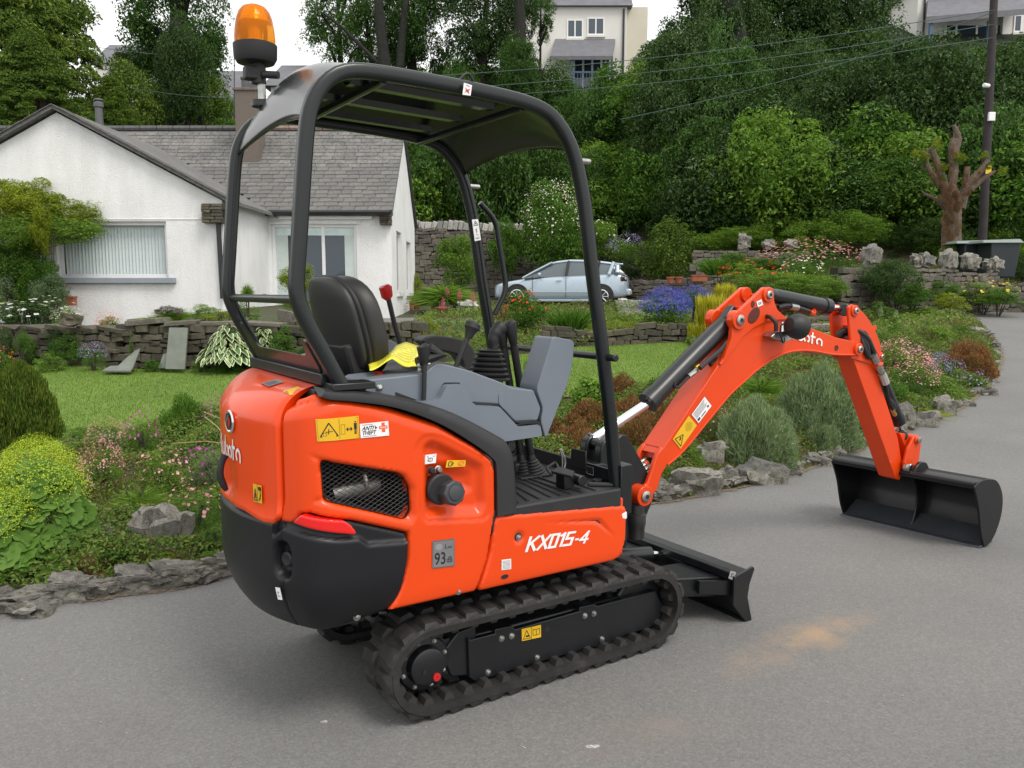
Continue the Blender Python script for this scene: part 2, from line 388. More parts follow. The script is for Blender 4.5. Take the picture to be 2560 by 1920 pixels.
def seg_clip(a, b, poly):
    ts = [0, 1]; a = np.array(a); b = np.array(b)
    for i in range(len(poly)):
        p = np.array(poly[i]); q = np.array(poly[(i+1) % len(poly)]); d = b-a; e = q-p; den = d[0]*e[1]-d[1]*e[0]
        if abs(den) < 1e-12: continue
        t = ((p[0]-a[0])*e[1]-(p[1]-a[1])*e[0])/den; u = ((p[0]-a[0])*d[1]-(p[1]-a[1])*d[0])/den
        if 0 < t < 1 and 0 <= u <= 1: ts.append(t)
    ts.sort(); o = []
    for t0, t1 in zip(ts[:-1], ts[1:]):
        m_ = a+(b-a)*(t0+t1)/2
        if inpoly(np.array([m_[0]]), np.array([m_[1]]), poly)[0]: o.append((a+(b-a)*t0, a+(b-a)*t1))
    return o
for sgn in (1, -1):
    for c in np.arange(-1.5, 2.5, .0155):
        a = (g[:, 0].min()-.1, c); b = (g[:, 0].max()+.1, c+sgn*.55*(g[:, 0].max()-g[:, 0].min()+.2))
        for p, q in seg_clip(a, b, grille):
            P3 = []
            for t in (0, 1):
                s_, z_ = p+(q-p)*t; x, y, z = skin(s_, z_, -.026-.0015*sgn); P3.append((float(x), float(y), float(z)))
            mb.tube(P3, .0010, 4, cap=False)
mb.build('engine_grille', mat('grille_wire', (.045, .045, .045), .45, var=0), EX, ang=60)
mb = MB(); c3 = [skin(s_, z_, -.01) for s_, z_ in grille]; c4 = [skin(s_, z_, -.21) for s_, z_ in grille]; n = len(c3)
mb.add([tuple(map(float, p)) for p in c3+c4], [(i, (i+1) % n, n+(i+1) % n, n+i) for i in range(n)]+[tuple(n+i for i in range(n))])
mb.build('engine_bay_wall', mat('bay_black', (.008, .008, .009), .8, var=0), EX)
mb = MB(); q0 = LY(Z(*ZB, [(860, 930)])[0], -.40); q1 = LY(Z(*ZB, [(1060, 890)])[0], -.40)
mb.lathe([(.001, -.01), (.036, 0), (.038, .02), (.038, .15), (.032, .17), (.001, .18)], (float(q0[0]), -.39, float(q0[2])-.005), (.95, .0, .12), 20)
mb.build('muffler', mat('aluminised_muffler', (.20, .195, .185), .42, metal=1, var=.3, vscale=30, bmp=.4, bscale=70), EX)
mb = MB(); mb.tube([(-.66+.02*math.cos(a)*0+.0, -.40, .87+.055*math.sin(a)) for a in (0,)]+[(-.685, -.40, .87)], .012, 8)
mb.lathe([(.05, 0), (.055, .004), (.055, .012), (.05, .016)], (-.70, -.38, .895), (1, 0, .1), 24); mb.build('exhaust_pipe', ZINC, EX)

# --- bonnet (rear engine cover)
S0 = S_SEAM+.006; S1 = S_TOT-S0
def bonnet_bottom(s): return float(np.interp(s, [S0, S0+.03, S0+.08, S0+.2, S1-.2, S1-.08, S1], [.80, .772, .765, .785, .785, .765, .80]))
rows = []; cols = np.linspace(S0, S1, 70); tv = list(np.linspace(0, 1, 34))
hand = None
for s_ in cols:
    zb = bonnet_bottom(s_); col = []
    f = (s_-S0)/(S1-S0); E = np.array([-.845+.0*f, -.37+.74*f, 1.232])
    for t in tv:
        z = zb+(1.105-zb)*t; off = 0.006
        ed = min(s_-S0, S1-s_)
        if ed < .012: off -= .012-math.sqrt(max(0, .012**2-(.012-ed)**2))
        off += .012*max(0, 1-(z-zb)/.07)**1.5                                    # flare at the lower lip
        off -= .022*math.exp(-((s_-S_TOT/2)/.06)**4)*math.exp(-((z-.88)/.085)**4)  # latch pocket
        off += .006*math.exp(-((s_-S_TOT/2)/.10)**4)*math.exp(-((z-1.085)/.06)**2)
        if z-zb < .006: off -= .008
        col.append([float(q) for q in skin(s_, z, off)])
    p0 = np.array(col[-1]); p1 = np.array([float(q) for q in skin(s_, 1.165, .002 if min(s_-S0, S1-s_) > .012 else -.006)]); p2 = p1*.62+E*.38+np.array([0, 0, .028]); 
    for t in np.linspace(0, 1, 16)[1:]:
        col.append(list((1-t)**3*p0+3*(1-t)**2*t*p1+3*(1-t)*t*t*p2+t**3*E))
    rows.append(col)
R_ = np.array(rows); nc, nr = R_.shape[:2]; V_ = R_.reshape(-1, 3); I_ = np.arange(nc*nr).reshape(nc, nr)
Q_ = np.stack([I_[:-1, :-1].ravel(), I_[1:, :-1].ravel(), I_[1:, 1:].ravel(), I_[:-1, 1:].ravel()], 1)
per = list(I_[:, 0])+list(I_[-1, 1:])+list(I_[-2::-1, -1])+list(I_[0, -2:0:-1]); inn = V_[per]*np.array([.965, .955, 1])+np.array([0, 0, -.004]); nb = len(per); base = len(V_)
Q2 = np.array([(per[i], base+i, base+(i+1) % nb, per[(i+1) % nb]) for i in range(nb)])
me = npmesh('bonnet', np.concatenate([V_, inn]), np.concatenate([Q_, Q2]), True); me.set_sharp_from_angle(angle=math.radians(48))
bonnet = link('bonnet', me, ORANGE, EX)
def bon(s_, z_, lift):
    x, y, z = skin(s_, z_, .0065+lift); return (float(x), float(y), float(z))
mb = MB(); hp = [bon(S_TOT/2-.012, z, .012+.02*math.sin(math.pi*(z-.83)/.13)) for z in np.linspace(.83, .96, 9)]
mb.tube(hp, [.008, .012, .013, .013, .013, .013, .012, .012, .015], 10); mb.build('bonnet_handle', BLACKM, bonnet)
mb = MB(); s_e, z_e = sk(P2([(502, 908)])[0]); s_e -= .015; c = Vector(bon(s_e, z_e, .002)); nr_ = Vector(bon(s_e, z_e, .05))-c; mb.lathe([(.037, 0), (.041, .006), (.037, .011), (.032, .007)], c, nr_, 32)
mb.build('emblem_ring', CHROME, bonnet)
D = Decal(lambda u, v, k: (lambda p: (p[0], p[1], p[2]))(bon(s_e+(.5-u)*.074, z_e-.037+.074*v, .0145+k)))
D.disc(mat('emblem_dark', (.03, .03, .03), .3), (.5, .5), .42, .42, 0); D.d[RED] = D.d.get(RED, MB()); D.poly(RED, [(.56, .2), (.8, .35), (.84, .6), (.62, .85), (.56, .55)], .002); D.poly(CHROME, [(.28, .25), (.40, .2), (.40, .8), (.28, .75)], .002); D.poly(CHROME, [(.40, .45), (.7, .8), (.6, .85), (.40, .6)], .0025); D.build('emblem', bonnet)
def kubota(D, m, u0, v0, u1, v1, skip=0):
    # letters on a 0..6.1 x 0..1.5 grid
    def st(pts, w=.2):
        for a, b in zip(pts[:-1], pts[1:]):
            A = (u0+(u1-u0)*a[0]/6.0, v0+(v1-v0)*a[1]/1.5); B = (u0+(u1-u0)*b[0]/6.0, v0+(v1-v0)*b[1]/1.5)
            asp = (u1-u0)/6.0/((v1-v0)/1.5)
            # work in letter grid
            d = np.array([b[0]-a[0], b[1]-a[1]]); L = np.linalg.norm(d); d = d/L; nx, ny = -d[1]*w/2, d[0]*w/2; ex, ey = d*w*.3
            q = [(a[0]-nx-ex, a[1]-ny-ey), (a[0]+nx-ex, a[1]+ny-ey), (b[0]+nx+ex, b[1]+ny+ey), (b[0]-nx+ex, b[1]-ny+ey)]
            D.poly(m, [(u0+(u1-u0)*x/6.0, v0+(v1-v0)*y/1.5) for x, y in q], .0006+.0001*random.random())
    arc = lambda cx, cy, r, a, b, n=10: [(cx+r*math.cos(math.radians(a+(b-a)*i/n)), cy+r*math.sin(math.radians(a+(b-a)*i/n))) for i in range(n+1)]
    L = [[[(.12, .1), (.12, 1.4)], [(.2, .72), (.78, 1.38)], [(.35, .85), (.82, .1)]],
         [[(1.15, .95), (1.15, .5)]+arc(1.5, .45, .35, 180, 360)+[(1.85, .95)]],
         [[(2.2, 1.4), (2.2, .45)], arc(2.55, .48, .35, 180, 440)],
         [arc(3.4, .48, .36, -60, 235)],
         [[(4.15, 1.35), (4.15, .1)], [(4.15, .9), (4.5, .9)], [(3.95, .9), (4.15, .9)]],
         [arc(5.15, .48, .36, 230, 0, 12)+[(5.51, .1)], ]]
    for k, ch in enumerate(L):
        if k >= skip:
            for q in ch: st(q, .21)
s_r = sk(P2([(521, 985)])[0])[0]-.035
D = Decal(lambda u, v, k: bon(s_r+.27-.27*u, .948+.082*v, .003+k)); kubota(D, WHITE, 0, 0, 1, 1); D.build('brand_lettering', bonnet)
def yellow_sign(D, m=YELLOW, asp=2):
    D.rect(m, 0, 0, 1, 1, 0)
D = Decal(lambda u, v, k: bon(S0+.115-.055*u*0+(-.055)*(u-1)*1-.055, .835+.06*v, .004+k))
D = Decal(lambda u, v, k: bon(S0+.135-.05*u, .832+.062*v, .006+k))
D.rect(YELLOW, 0, 0, 1, 1, 0); D.loop(INK, [(.08, .1), (.42, .1), (.25, .75)], .06); D.line(INK, (.5, 0), (.5, 1), .03); D.rect(INK, .6, .7, .95, .9); D.line(INK, (.85, .7), (.8, .2), .08); D.line(INK, (.65, .1), (.9, .5), .06); D.line(INK, (.25, .2), (.25, .5), .08)
D.build('caution_sticker', bonnet)
def top_quad(pts, zs):
    return [LZ(p, z) for p, z in zip(pts, zs)]
def bontop(px):   # hit the bonnet mesh
    d = lray(*px); d = Vector(d).normalized(); r = bonnet.data
    from mathutils.bvhtree import BVHTree
    global _bvh
    if '_bvh' not in globals(): _bvh = BVHTree.FromPolygons([v.co for v in r.vertices], [p.vertices for p in r.polygons])
    h = _bvh.ray_cast(Vector(CL), d); return h[0]
for nm, m_, pts in (('grey_data_sticker', SILVER, [(540, 855), (720, 808), (815, 840), (625, 898)]), ('yellow_service_sticker', YELLOW, [(770, 950), (985, 885), (1115, 935), (880, 1010)])):
    zz_ = Z(*ZE, pts); cc_ = (sum(p[0] for p in zz_)/4, sum(p[1] for p in zz_)/4); q = []
    k_ = 1.0
    while k_ > .3:
        q = [bontop((cc_[0]+(p[0]-cc_[0])*k_, cc_[1]+(p[1]-cc_[1])*k_)) for p in zz_]
        if all(x is not None for x in q): break
        k_ -= .04
    if all(x is not None for x in q):
        fn_ = quad_map([tuple(x) for x in q], .0045)
        def bil(u, v, k, q=q, f=fn_): return f(u, v, k)
        D = Decal(bil); D.rect(m_, 0, 0, 1, 1, 0)
        if m_ is YELLOW: D.loop(INK, [(.08, .3), (.3, .3), (.3, .75), (.08, .75)], .05); D.disc(PRINTORANGE, (.7, .4), .18, .3, .001); D.disc(YELLOW, (.7, .4), .12, .2, .0015)
        else:
            for k_ in range(4): D.rect(INK, .1, .2+k_*.18, .85-.1*(k_ % 2), .25+k_*.18)
        D.build(nm, bonnet)
# --- counterweight
cwb = lambda s: float(np.interp(s, [.98, 1.1, 1.3, S_TOT/2], [.437, .43, .405, .385]))
cw_px = sks(Z(*ZB, [(1385, 1205), (1378, 1400), (1345, 1540), (1298, 1655)]))
s_a, z_a = cw_px[0]
cw_o = [(s_a+.004, .70), (s_a+.008, .62), (s_a+.028, .52), (s_a+.05, .46), (s_a+.075, .437)]
cw_o += [(s, cwb(s)) for s in np.linspace(s_a+.15, S_TOT-s_a-.15, 30)]
cw_o += [(S_TOT-s, z) for s, z in cw_o[4::-1]]
topz = [(S_TOT-s_a-.3, .80), (S_TOT/2+.25, .80), (S_TOT/2, .80), (S_SEAM+.02, .80)]
cw_o += topz+[(S_SEAM-.06, .815)]+sks(Z(*ZB, [(640, 1066), (700, 1066), (1000, 1116), (1378, 1199)]))[0:]
led = sks(Z(*ZB, [(470, 1215), (540, 1148), (620, 1180), (900, 1240), (1040, 1230), (1100, 1270), (1365, 1250)]))
def cwfn(U, V):
    o = np.zeros_like(U); t = np.clip((.60-V)/.22, 0, 1.2); o -= .085*t**2.2
    zl = np.interp(U, [p[0] for p in sorted(led)], [p[1] for p in sorted(led)], left=.69, right=.775)
    side = np.clip((U-s_a)/.02, 0, 1)
    o += .020*(1/(1+np.exp((V-zl)/.002)))                       # body stands out below the ledge
    o -= .010*np.exp(-((U-(S_SEAM-.005))/.0028)**2)*(V < .78)             # split line
    o -= .010*np.exp(-((U-(S_TOT-S_SEAM))/.0028)**2)
    # tie down pocket
    pu, pv = S_SEAM-.005, .655
    r = ((np.abs(U-pu)/.036)**3+(np.abs(V-pv)/.058)**3)**(1/3); o -= .045/(1+np.exp((r-1)*16))
    return o
cwt = skin_panel('counterweight', cw_o, CWGREY, EX, off=-.004, cell=.006, edge_r=.012, fn=cwfn, depth=.06)
mb = MB(); x, y, z = skin(S_SEAM-.005, .652, -.018); x2, y2, _ = skin(S_SEAM-.005, .652, .008)
mb.lathe([(.001, -.02), (.024, -.02), (.026, .012), (.020, .017), (.001, .013)], (float(x), float(y), float(z)), (float(x2-x), float(y2-y), 0), 20); mb.build('tie_down_plug', BLACKM, cwt)
mb = MB(); ring = [skin(s, cwb(s), -.12) for s in np.linspace(s_a+.12, S_TOT-s_a-.12, 40)]; mb.add([tuple(map(float, (p[0], p[1], .38))) for p in ring]+[tuple(map(float, (p[0], p[1], .5))) for p in ring], [tuple(range(40)), tuple(range(79, 39, -1))]+[(i, i+1, 41+i, 40+i) for i in range(39)]+[(39, 0, 40, 79)]); mb.build('tail_frame', BLACKP, EX, smooth=False)
rf = rnd_poly(sks(Z(*ZB, [(612, 1112), (660, 1062), (930, 1105), (975, 1135), (1012, 1185), (1000, 1197)])), .004)
skin_panel('reflector', rf, REDREFL, EX, off=.0185, edge_r=.002, depth=.03, cell=.004)
mb = MB()
def skd(pts, lift):
    q = sks(pts); 
    def f(u, v, k):
        s_ = (q[3][0]*(1-u)+q[2][0]*u)*(1-v)+(q[0][0]*(1-u)+q[1][0]*u)*v; z_ = (q[3][1]*(1-u)+q[2][1]*u)*(1-v)+(q[0][1]*(1-u)+q[1][1]*u)*v
        x, y, z = skin(s_, z_, lift+k); return (float(x), float(y), float(z))
    return f
D = Decal(skd(Z(*ZB, [(503, 1555), (535, 1560), (553, 1643), (522, 1640)]), .024)); 
for k_ in range(6): D.rect(WHITE, 0, k_/6, 1, (k_+1)/6, 0)
D.rect(INK, .3, .25, .7, .3); D.rect(INK, .3, .6, .7, .65); D.rect(INK, .3, .3, .38, .6); D.build('inspection_sticker', cwt)
# --- front side panel
fp = rnd_poly([(.43-x, z) for x, z in xz(Z(*ZC, [(386, 1080), (1240, 1008), (1293, 1012), (1293, 1100), (1288, 1250), (1255, 1365), (1205, 1395), (270, 1606), (352, 1330)]), -.485)], .018)
fp = [(s, z) for s, z in fp]
dent = rnd_poly(sks(Z(*ZC, [(600, 1130), (1110, 1090), (1230, 1240), (1150, 1190), (1080, 1135)])), .006)
def fpf(U, V):
    o = -np.clip((.49-V)/.07, 0, 1.5)**2*.010
    c = sk(Z(*ZC, [(547, 1228)])[0]); r = np.hypot(U-c[0], V-c[1]); o -= .010/(1+np.exp((r-.02)/.003))
    c = sk(Z(*ZC, [(445, 1495)])[0]); r = np.hypot((U-c[0])/1.7, V-c[1]); o -= .0*(r < .0085)
    a = sk(Z(*ZC, [(1200, 1240)])[0]); b = sk(Z(*ZC, [(600, 1170)])[0])
    return o
fpan = skin_panel('front_side_panel', fp, ORANGE, EX, edge_r=.012, fn=fpf, cell=.007, recess=[(dent, .008, .012)])
skin_panel('marker_patch', rnd_poly(sks(Z(*ZC, [(1252, 1062), (1292, 1045), (1294, 1100), (1262, 1100)])), .008), WHITE, fpan, off=.0006, edge_r=.002, depth=.002, cell=.003)
mb = MB(); 
lo = [(S_TOT-s, z) for s, z in side_o]
skin_panel('side_cover', lo, ORANGE, EX, fn=lambda U, V: topcurl(S_TOT-U, V), cell=.02)
skin_panel('front_side_panel', [(S_TOT-s, z) for s, z in fp], ORANGE, EX, cell=.02)
MB().b2(.385, .425, -.47, .47, .45, .70).build('front_cross_panel', ORANGE, EX, bev=.01)
# --- bolts in side panels
def bolt(parent, p, ax, r=.011, m=ZINC):
    mb = MB(); mb.lathe([(r*1.5, 0), (r*1.5, .003), (r*.95, .0031), (r*.95, .010), (r*.7, .011)], p, ax, 12); return mb.build('bolt', m, parent)
for zz, q in ((ZC, (547, 1228)), (ZD, (800, 362))):
    c = LY(Z(*zz, [q])[0], -.485); bolt(fpan if zz is ZC else cover, (c[0], -.479, c[2]), (0, -1, 0), .008)
c = LY(Z(*ZD, [(275, 478)])[0], -.44); bolt(cwt, (c[0], -.458, c[2]), (0, -1, 0), .009)
# --- dark fender trim
fin_in = Z(*ZB, [(2120, 1060), (2102, 760), (2078, 640), (2045, 585), (1990, 545), (1700, 395), (1400, 300), (1050, 238), (900, 235), (790, 225)])
fout = xz(f_out, -.485); fin = xz(fin_in, -.465)
fo = bez([(fout[0][0]+.003, fout[0][1])]+[(x+.003, z+.004) for x, z in fout[1:]], 5); fi = bez(fin, 5)
kk = 46; 
def resamp(P, k):
    P = np.array(P); s = np.concatenate([[0], np.cumsum(np.hypot(*np.diff(P, axis=0).T))]); t = np.linspace(0, s[-1], k); return np.stack([np.interp(t, s, P[:, 0]), np.interp(t, s, P[:, 1])], 1)
A_ = resamp(fo, kk); B_ = resamp([(x+.004, z+.010) for x, z in fi], kk); V = []; 
sec = [(0, -.468, -.0), (0, -.492, .0), (.35, -.494, 0), (.8, -.490, 0), (1, -.474, 0), (1.06, -.44, 0), (1.06, -.36, 0)]
for i in range(kk):
    for u, y, _ in sec:
        p = A_[i]+(B_[i]-A_[i])*u; V.append((p[0], y, p[1]))
ns = len(sec); Fq = [(i*ns+j, (i+1)*ns+j, (i+1)*ns+j+1, i*ns+j+1) for i in range(kk-1) for j in range(ns-1)]+[tuple(range(ns)), tuple((kk-1)*ns+j for j in range(ns-1, -1, -1))]
MB().add(V, Fq).build('fender_trim', TRIM, EX, ang=50)
MB().add([(-.86, -.40, 1.222), (-.86, .40, 1.222), (-.70, .44, 1.236), (-.70, -.44, 1.236), (-.86, -.40, 1.19), (-.86, .40, 1.19), (-.70, .44, 1.13), (-.70, -.44, 1.13)], [(0, 1, 2, 3), (4, 7, 6, 5), (0, 4, 5, 1), (3, 2, 6, 7), (0, 3, 7, 4), (1, 5, 6, 2)]).build('rear_deck_strip', TRIM, EX, bev=.004)
# --- decals on the cover
def sidedecal(name, pts, m, lift=.003): 
    D = Decal(skd(pts, lift)); 
    for k_ in range(6): D.rect(m, k_/6, 0, (k_+1)/6, 1, 0)
    D.name = name; return D
D = sidedecal('', Z(*ZE, [(1180, 1268), (1685, 1228), (1695, 1492), (1200, 1533)]), YELLOW)
D.loop(INK, [(.03, .05), (.97, .05), (.97, .95), (.03, .95)], .008, 1.9); D.line(INK, (.52, .05), (.52, .95), .012, 1.9)
D.loop(INK, [(.08, .2), (.48, .2), (.28, .8)], .05, 1.9); D.line(INK, (.2, .4), (.36, .42), .03, 1.9); D.line(INK, (.26, .3), (.28, .55), .03, 1.9); D.loop(INK, [(.15, .24), (.22, .24), (.22, .36), (.15, .36)], .012, 1.9); D.loop(INK, [(.56, .25), (.65, .25), (.65, .68), (.56, .68)], .012, 1.9)
D.line(INK, (.70, .45), (.82, .45), .04, 1.9); D.poly(INK, [(.68, .45), (.73, .56), (.73, .34)]); D.poly(INK, [(.84, .45), (.79, .56), (.79, .34)])
D.disc(INK, (.91, .76), .018, .035); D.rect(INK, .875, .42, .945, .70); D.rect(INK, .885, .2, .906, .44); D.rect(INK, .914, .2, .935, .44)
D.build('keep_clear_sticker', cover)
D = sidedecal('', Z(*ZE, [(1698, 1325), (2035, 1290), (2048, 1462), (1710, 1494)]), WHITE)
D.text(INK, 'ANTI', .05, .52, .50, .80, .02, .12); D.text(INK, 'THEFT', .05, .20, .56, .47, .02, .06); D.rect(PRINTORANGE, .66, .50, .96, .72); D.rect(PRINTORANGE, .755, .28, .87, .93, .0007); D.text(WHITE, 'PLUS', .68, .55, .94, .67, .02, .1, .0013); D.poly(INK, [(.52, .52), (.60, .62), (.52, .78)]); D.rect(SILVER, .08, .88, .45, .91); D.rect(SILVER, .08, .08, .55, .11)
D.build('anti_theft_sticker', cover)
D = sidedecal('', Z(*ZB, [(1548, 1250), (1703, 1233), (1703, 1422), (1548, 1440)]), SILVER); D.text(INK, '93', .10, .12, .58, .56, .01); D.text(INK, 'dB', .64, .16, .88, .38, .0); D.text(INK, 'L', .56, .68, .66, .84); D.text(INK, 'WA', .68, .67, .88, .76); D.disc(mat('grey_print', (.26, .26, .27), .4, var=0), (.28, .76), .16, .12)
D.loop(INK, [(.03, .02), (.97, .02), (.97, .98), (.03, .98)], .008); D.build('noise_level_sticker', cover)
D = Decal(skd(Z(*ZB, [(1520, 662), (1597, 654), (1592, 718), (1514, 728)]), -.019)); D.rect(WHITE, 0, 0, 1, 1, 0); D.loop(INK, [(.3, .25), (.65, .25), (.65, .6), (.3, .6)], .05); D.line(INK, (.2, .4), (.3, .4), .05); D.line(INK, (.45, .25), (.45, .6), .04); D.line(INK, (.15, .8), (.3, .72), .05); D.line(INK, (.85, .8), (.7, .72), .05); D.build('battery_sticker', cover)
D = Decal(skd(Z(*ZB, [(1670, 700), (1802, 698), (1795, 742), (1660, 750)]), -.019)); D.rect(YELLOW, 0, 0, 1, 1, 0); D.loop(INK, [(.12, .2), (.28, .2), (.28, .8), (.12, .8)], .1, 2.5); D.line(INK, (.32, .3), (.36, .7), .1, 2.5); D.disc(PRINTORANGE, (.75, .5), .16, .35); D.disc(YELLOW, (.75, .5), .11, .22, .001); D.line(PRINTORANGE, (.65, .3), (.85, .7), .08, 2.5, .0014); D.build('fuel_sticker', cover)
D = Decal(skd(Z(*ZC, [(425, 1380), (490, 1373), (490, 1444), (423, 1452)]), .002)); D.rect(WHITE, 0, 0, 1, 1, 0)
for i in range(7): D.rect(SILVER, .1, .1+i*.12, .9, .14+i*.12)
D.build('serial_sticker', fpan)
c_ = sk(Z(*ZC, [(447, 1497)])[0]); ho_ = [(c_[0]+.017*math.cos(a)*(1.0 if abs(math.cos(a)) > .5 else 1), c_[1]+.0085*math.sin(a)) for a in np.linspace(0, 2*math.pi, 18)[:-1]]; MB().add([tuple(float(q) for q in skin(a, b, .0012)) for a, b in ho_], [tuple(range(17))]).build('access_hole', INK, fpan, smooth=False)
def kxmap(u, v, k):
    a, b, c, d = [np.array(LY(p, -.485)) for p in Z(*ZC, [(618, 1218), (1062, 1166), (1022, 1262), (584, 1330)])]
    p = (d*(1-u)+c*u)*(1-v)+(a*(1-u)+b*u)*v; return (p[0], -.4865-k, p[2])
D = Decal(kxmap)
def strokes(D, m, sts, x0, x1, y0, y1, w):
    for pts in sts:
        for a, b in zip(pts[:-1], pts[1:]):
            d = np.array([b[0]-a[0], b[1]-a[1]])*np.array([x1-x0, (y1-y0)*.26]); L = np.linalg.norm(d); d /= L
            nx, ny = -d[1]*w/2, d[0]*w/2/.26; ex, ey = d[0]*w*.42, d[1]*w*.42/.26
            A = (x0+(x1-x0)*a[0], y0+(y1-y0)*a[1]); B = (x0+(x1-x0)*b[0], y0+(y1-y0)*b[1])
            D.poly(m, [(A[0]-nx-ex, A[1]-ny-ey), (A[0]+nx-ex, A[1]+ny-ey), (B[0]+nx+ex, B[1]+ny+ey), (B[0]-nx+ex, B[1]-ny+ey)], .0006+.0004*random.random())
w_ = .041
strokes(D, WHITE, [[(0, 0), (0, 1)], [(.08, .45), (1, 1)], [(.35, .55), (.95, 0)]], .02, .145, .08, .92, w_)
strokes(D, WHITE, [[(0, 0), (1, 1)], [(.05, 1), (.95, 0)]], .185, .32, .08, .92, w_)
strokes(D, WHITE, [[(0, 0), (0, 1), (1, 1), (1, 0), (0, 0)]], .36, .455, .08, .92, w_)
strokes(D, WHITE, [[(0, .85), (1, 1), (1, 0)]], .50, .545, .08, .92, w_)
strokes(D, WHITE, [[(1, 1), (.05, 1), (0, .52), (1, .52), (1, 0), (-.1, 0)]], .60, .70, .08, .92, w_)
strokes(D, WHITE, [[(0, 0), (1, 0)]], .765, .795, .38, .39, w_*.9)
strokes(D, WHITE, [[(.8, 0), (.8, 1), (0, .3), (1.1, .3)]], .84, .95, .05, .85, w_*.9)
D.build('model_lettering', fpan)
# --- fuel cap and neck
c = LY(Z(*ZB, [(1680, 915)])[0], -.50); mb = MB()
mb.lathe([(.052, -.06), (.056, -.03), (.056, -.018), (.05, -.012)], (c[0]-.028, -.50, c[2]+.012), (0.05, -1, .02), 32); neck = mb.build('fuel_neck', BLACKM, EX, ang=40)
mb = MB(); mb.lathe([(.040, -.03), (.046, -.02), (.046, .018), (.040, .024), (.036, .024)], (c[0], -.505, c[2]), (0.10, -1, .12), 8); mb.lathe([(.028, .024), (.028, .027), (.024, .029), (.001, .029)], (c[0], -.505, c[2]), (0.10, -1, .12), 28)
mb.build('fuel_cap', mat('fuel_cap_plastic', (.040, .043, .048), .45, var=.06), neck, bev=.004, ang=30)
for q, m_ in (((1540, 762), BLACKM), ((1590, 755), ZINC)):
    c = LY(Z(*ZB, [q])[0], -.465); mb = MB(); mb.lathe([(.012, 0), (.014, .004), (.010, .006), (.010, .018), (.007, .022)], (c[0], -.462, c[2]), (0, -1, .0), 14); mb.build('switch_key' if m_ is BLACKM else 'drain_bolt', m_, EX)
# --- cab floor
Z2 = (500, 0, 2.765); Z3 = (1000, 0, 2.765)
mb = MB()
fl = rnd_poly([(-.22, -.478), (.40, -.478), (.425, -.45), (.425, .45), (.40, .478), (-.22, .478)], .01)
n = len(fl); mb.add([(x, y, .60) for x, y in fl]+[(x, y, .738) for x, y in fl], [tuple(range(n)), tuple(range(2*n-1, n-1, -1))]+[(i, (i+1) % n, n+(i+1) % n, n+i) for i in range(n)])
floor = mb.build('cab_floor', FLOORM, EX, bev=.008)
for (a, b) in (((335, 1420), (445, 1505)), ((335, 1385), (540, 1492)), ((330, 1325), (628, 1477)), ((390, 1325), (715, 1467)), ((455, 1328), (795, 1452)), ((535, 1322), (880, 1440)), ((800, 1360), (980, 1422)), ((345, 1500), (360, 1520))):
    p, q = [LZ(x, .74) for x in Z(*ZG, [a, b])]; MB().tube([(p[0], p[1], .7385), (q[0], q[1], .7385)], .0075, 6).build('floor_rib', FLOORM, floor)
p = LZ(Z(*ZG, [(1000, 1345)])[0], .745); MB().cyl((p[0], p[1], .738), (p[0], p[1], .752), .022).build('floor_plug', FLOORM, floor, bev=.004)
MB().box((.36, -.40, .745), (.11, .03, .014), Matrix.Rotation(-.6, 3, 'Z')).build('floor_stop', FLOORM, floor, bev=.004)
mb = MB(); mb.b2(.412, .424, -.44, .44, .735, .80); fpl = mb.build('floor_front_plate', BLACKP, EX, bev=.002)
mb = MB(); mb.b2(-.05, .42, .455, .467, .735, .79); mb.build('floor_side_plate', BLACKP, EX, bev=.002)
q = [LX(p, .411) for p in Z(*ZG, [(918, 1225), (972, 1240), (972, 1303), (918, 1285)])]; D = Decal(quad_map(q, .002)); D.loop(WHITE, [(.02, .02), (.98, .02), (.98, .98), (.02, .98)], .05); D.loop(SILVER, [(.25, .3), (.75, .3), (.75, .7), (.25, .7)], .04); D.build('plate_pictogram', fpl)
p0, p1 = [LZ(x, .745) for x in Z(*ZG, [(412, 1290), (490, 1290)])]
mb = MB(); mb.box(((p0[0]+p1[0])/2, (p0[1]+p1[1])/2, .743), (.17, .14, .012)); mb.build('gaiter_plate', BLACKM, floor, bev=.004)
tops = [LY(Z(*ZG, [(265, 150)])[0], .02), LY(Z(*ZG, [(325, 160)])[0], .0)]
for p, (tx, tz), tg, ty in ((p0, (.13, 1.36), None, -.06), (p1, (.18, 1.37), None, -.09)):
    px = [(240, 200), (320, 180)][0 if p is p0 else 1]
    T = LY(Z(*ZG, [px])[0], ty)
    mb = MB(); mb.lathe([(.060-.006*(i//2) - (.008 if i % 2 else 0), .006*i) for i in range(12)]+[(.020, .078), (.014, .095)], (p[0], p[1], .745), (T[0]-p[0], T[1]-p[1], (T[2]-.745)*1), 24); mb.build('gaiter', BLACKM, EX, ang=20)
    B = Vector((p[0], p[1], .75)); T = Vector(T); mb = MB(); mb.tube([B, B+(T-B)*.92], .0165, 12); lv = mb.build('travel_lever', BLACKM, EX)
    mb = MB(); d = (T-B).normalized(); mb.tube([T-d*.06, T-d*.02, T+d*.035, T+d*.052+Vector((.003, 0, 0)), T+d*.062], [.012, .02, .026, .024, .012], 14); mb.build('grip', BLACKM, lv)
q = [LZ(x, .80) for x in Z(*ZG, [(630, 1290), (800, 1330), (820, 1290), (690, 1250)])]
def slab(q, th, name, m, par, bev=.004):
    q = [Vector(p) for p in q]; nn = (q[1]-q[0]).cross(q[3]-q[0]).normalized()*th; return MB().add(q+[p+nn for p in q], [(3, 2, 1, 0), (4, 5, 6, 7), (0, 1, 5, 4), (1, 2, 6, 5), (2, 3, 7, 6), (3, 0, 4, 7)]).build(name, m, par, bev=bev)
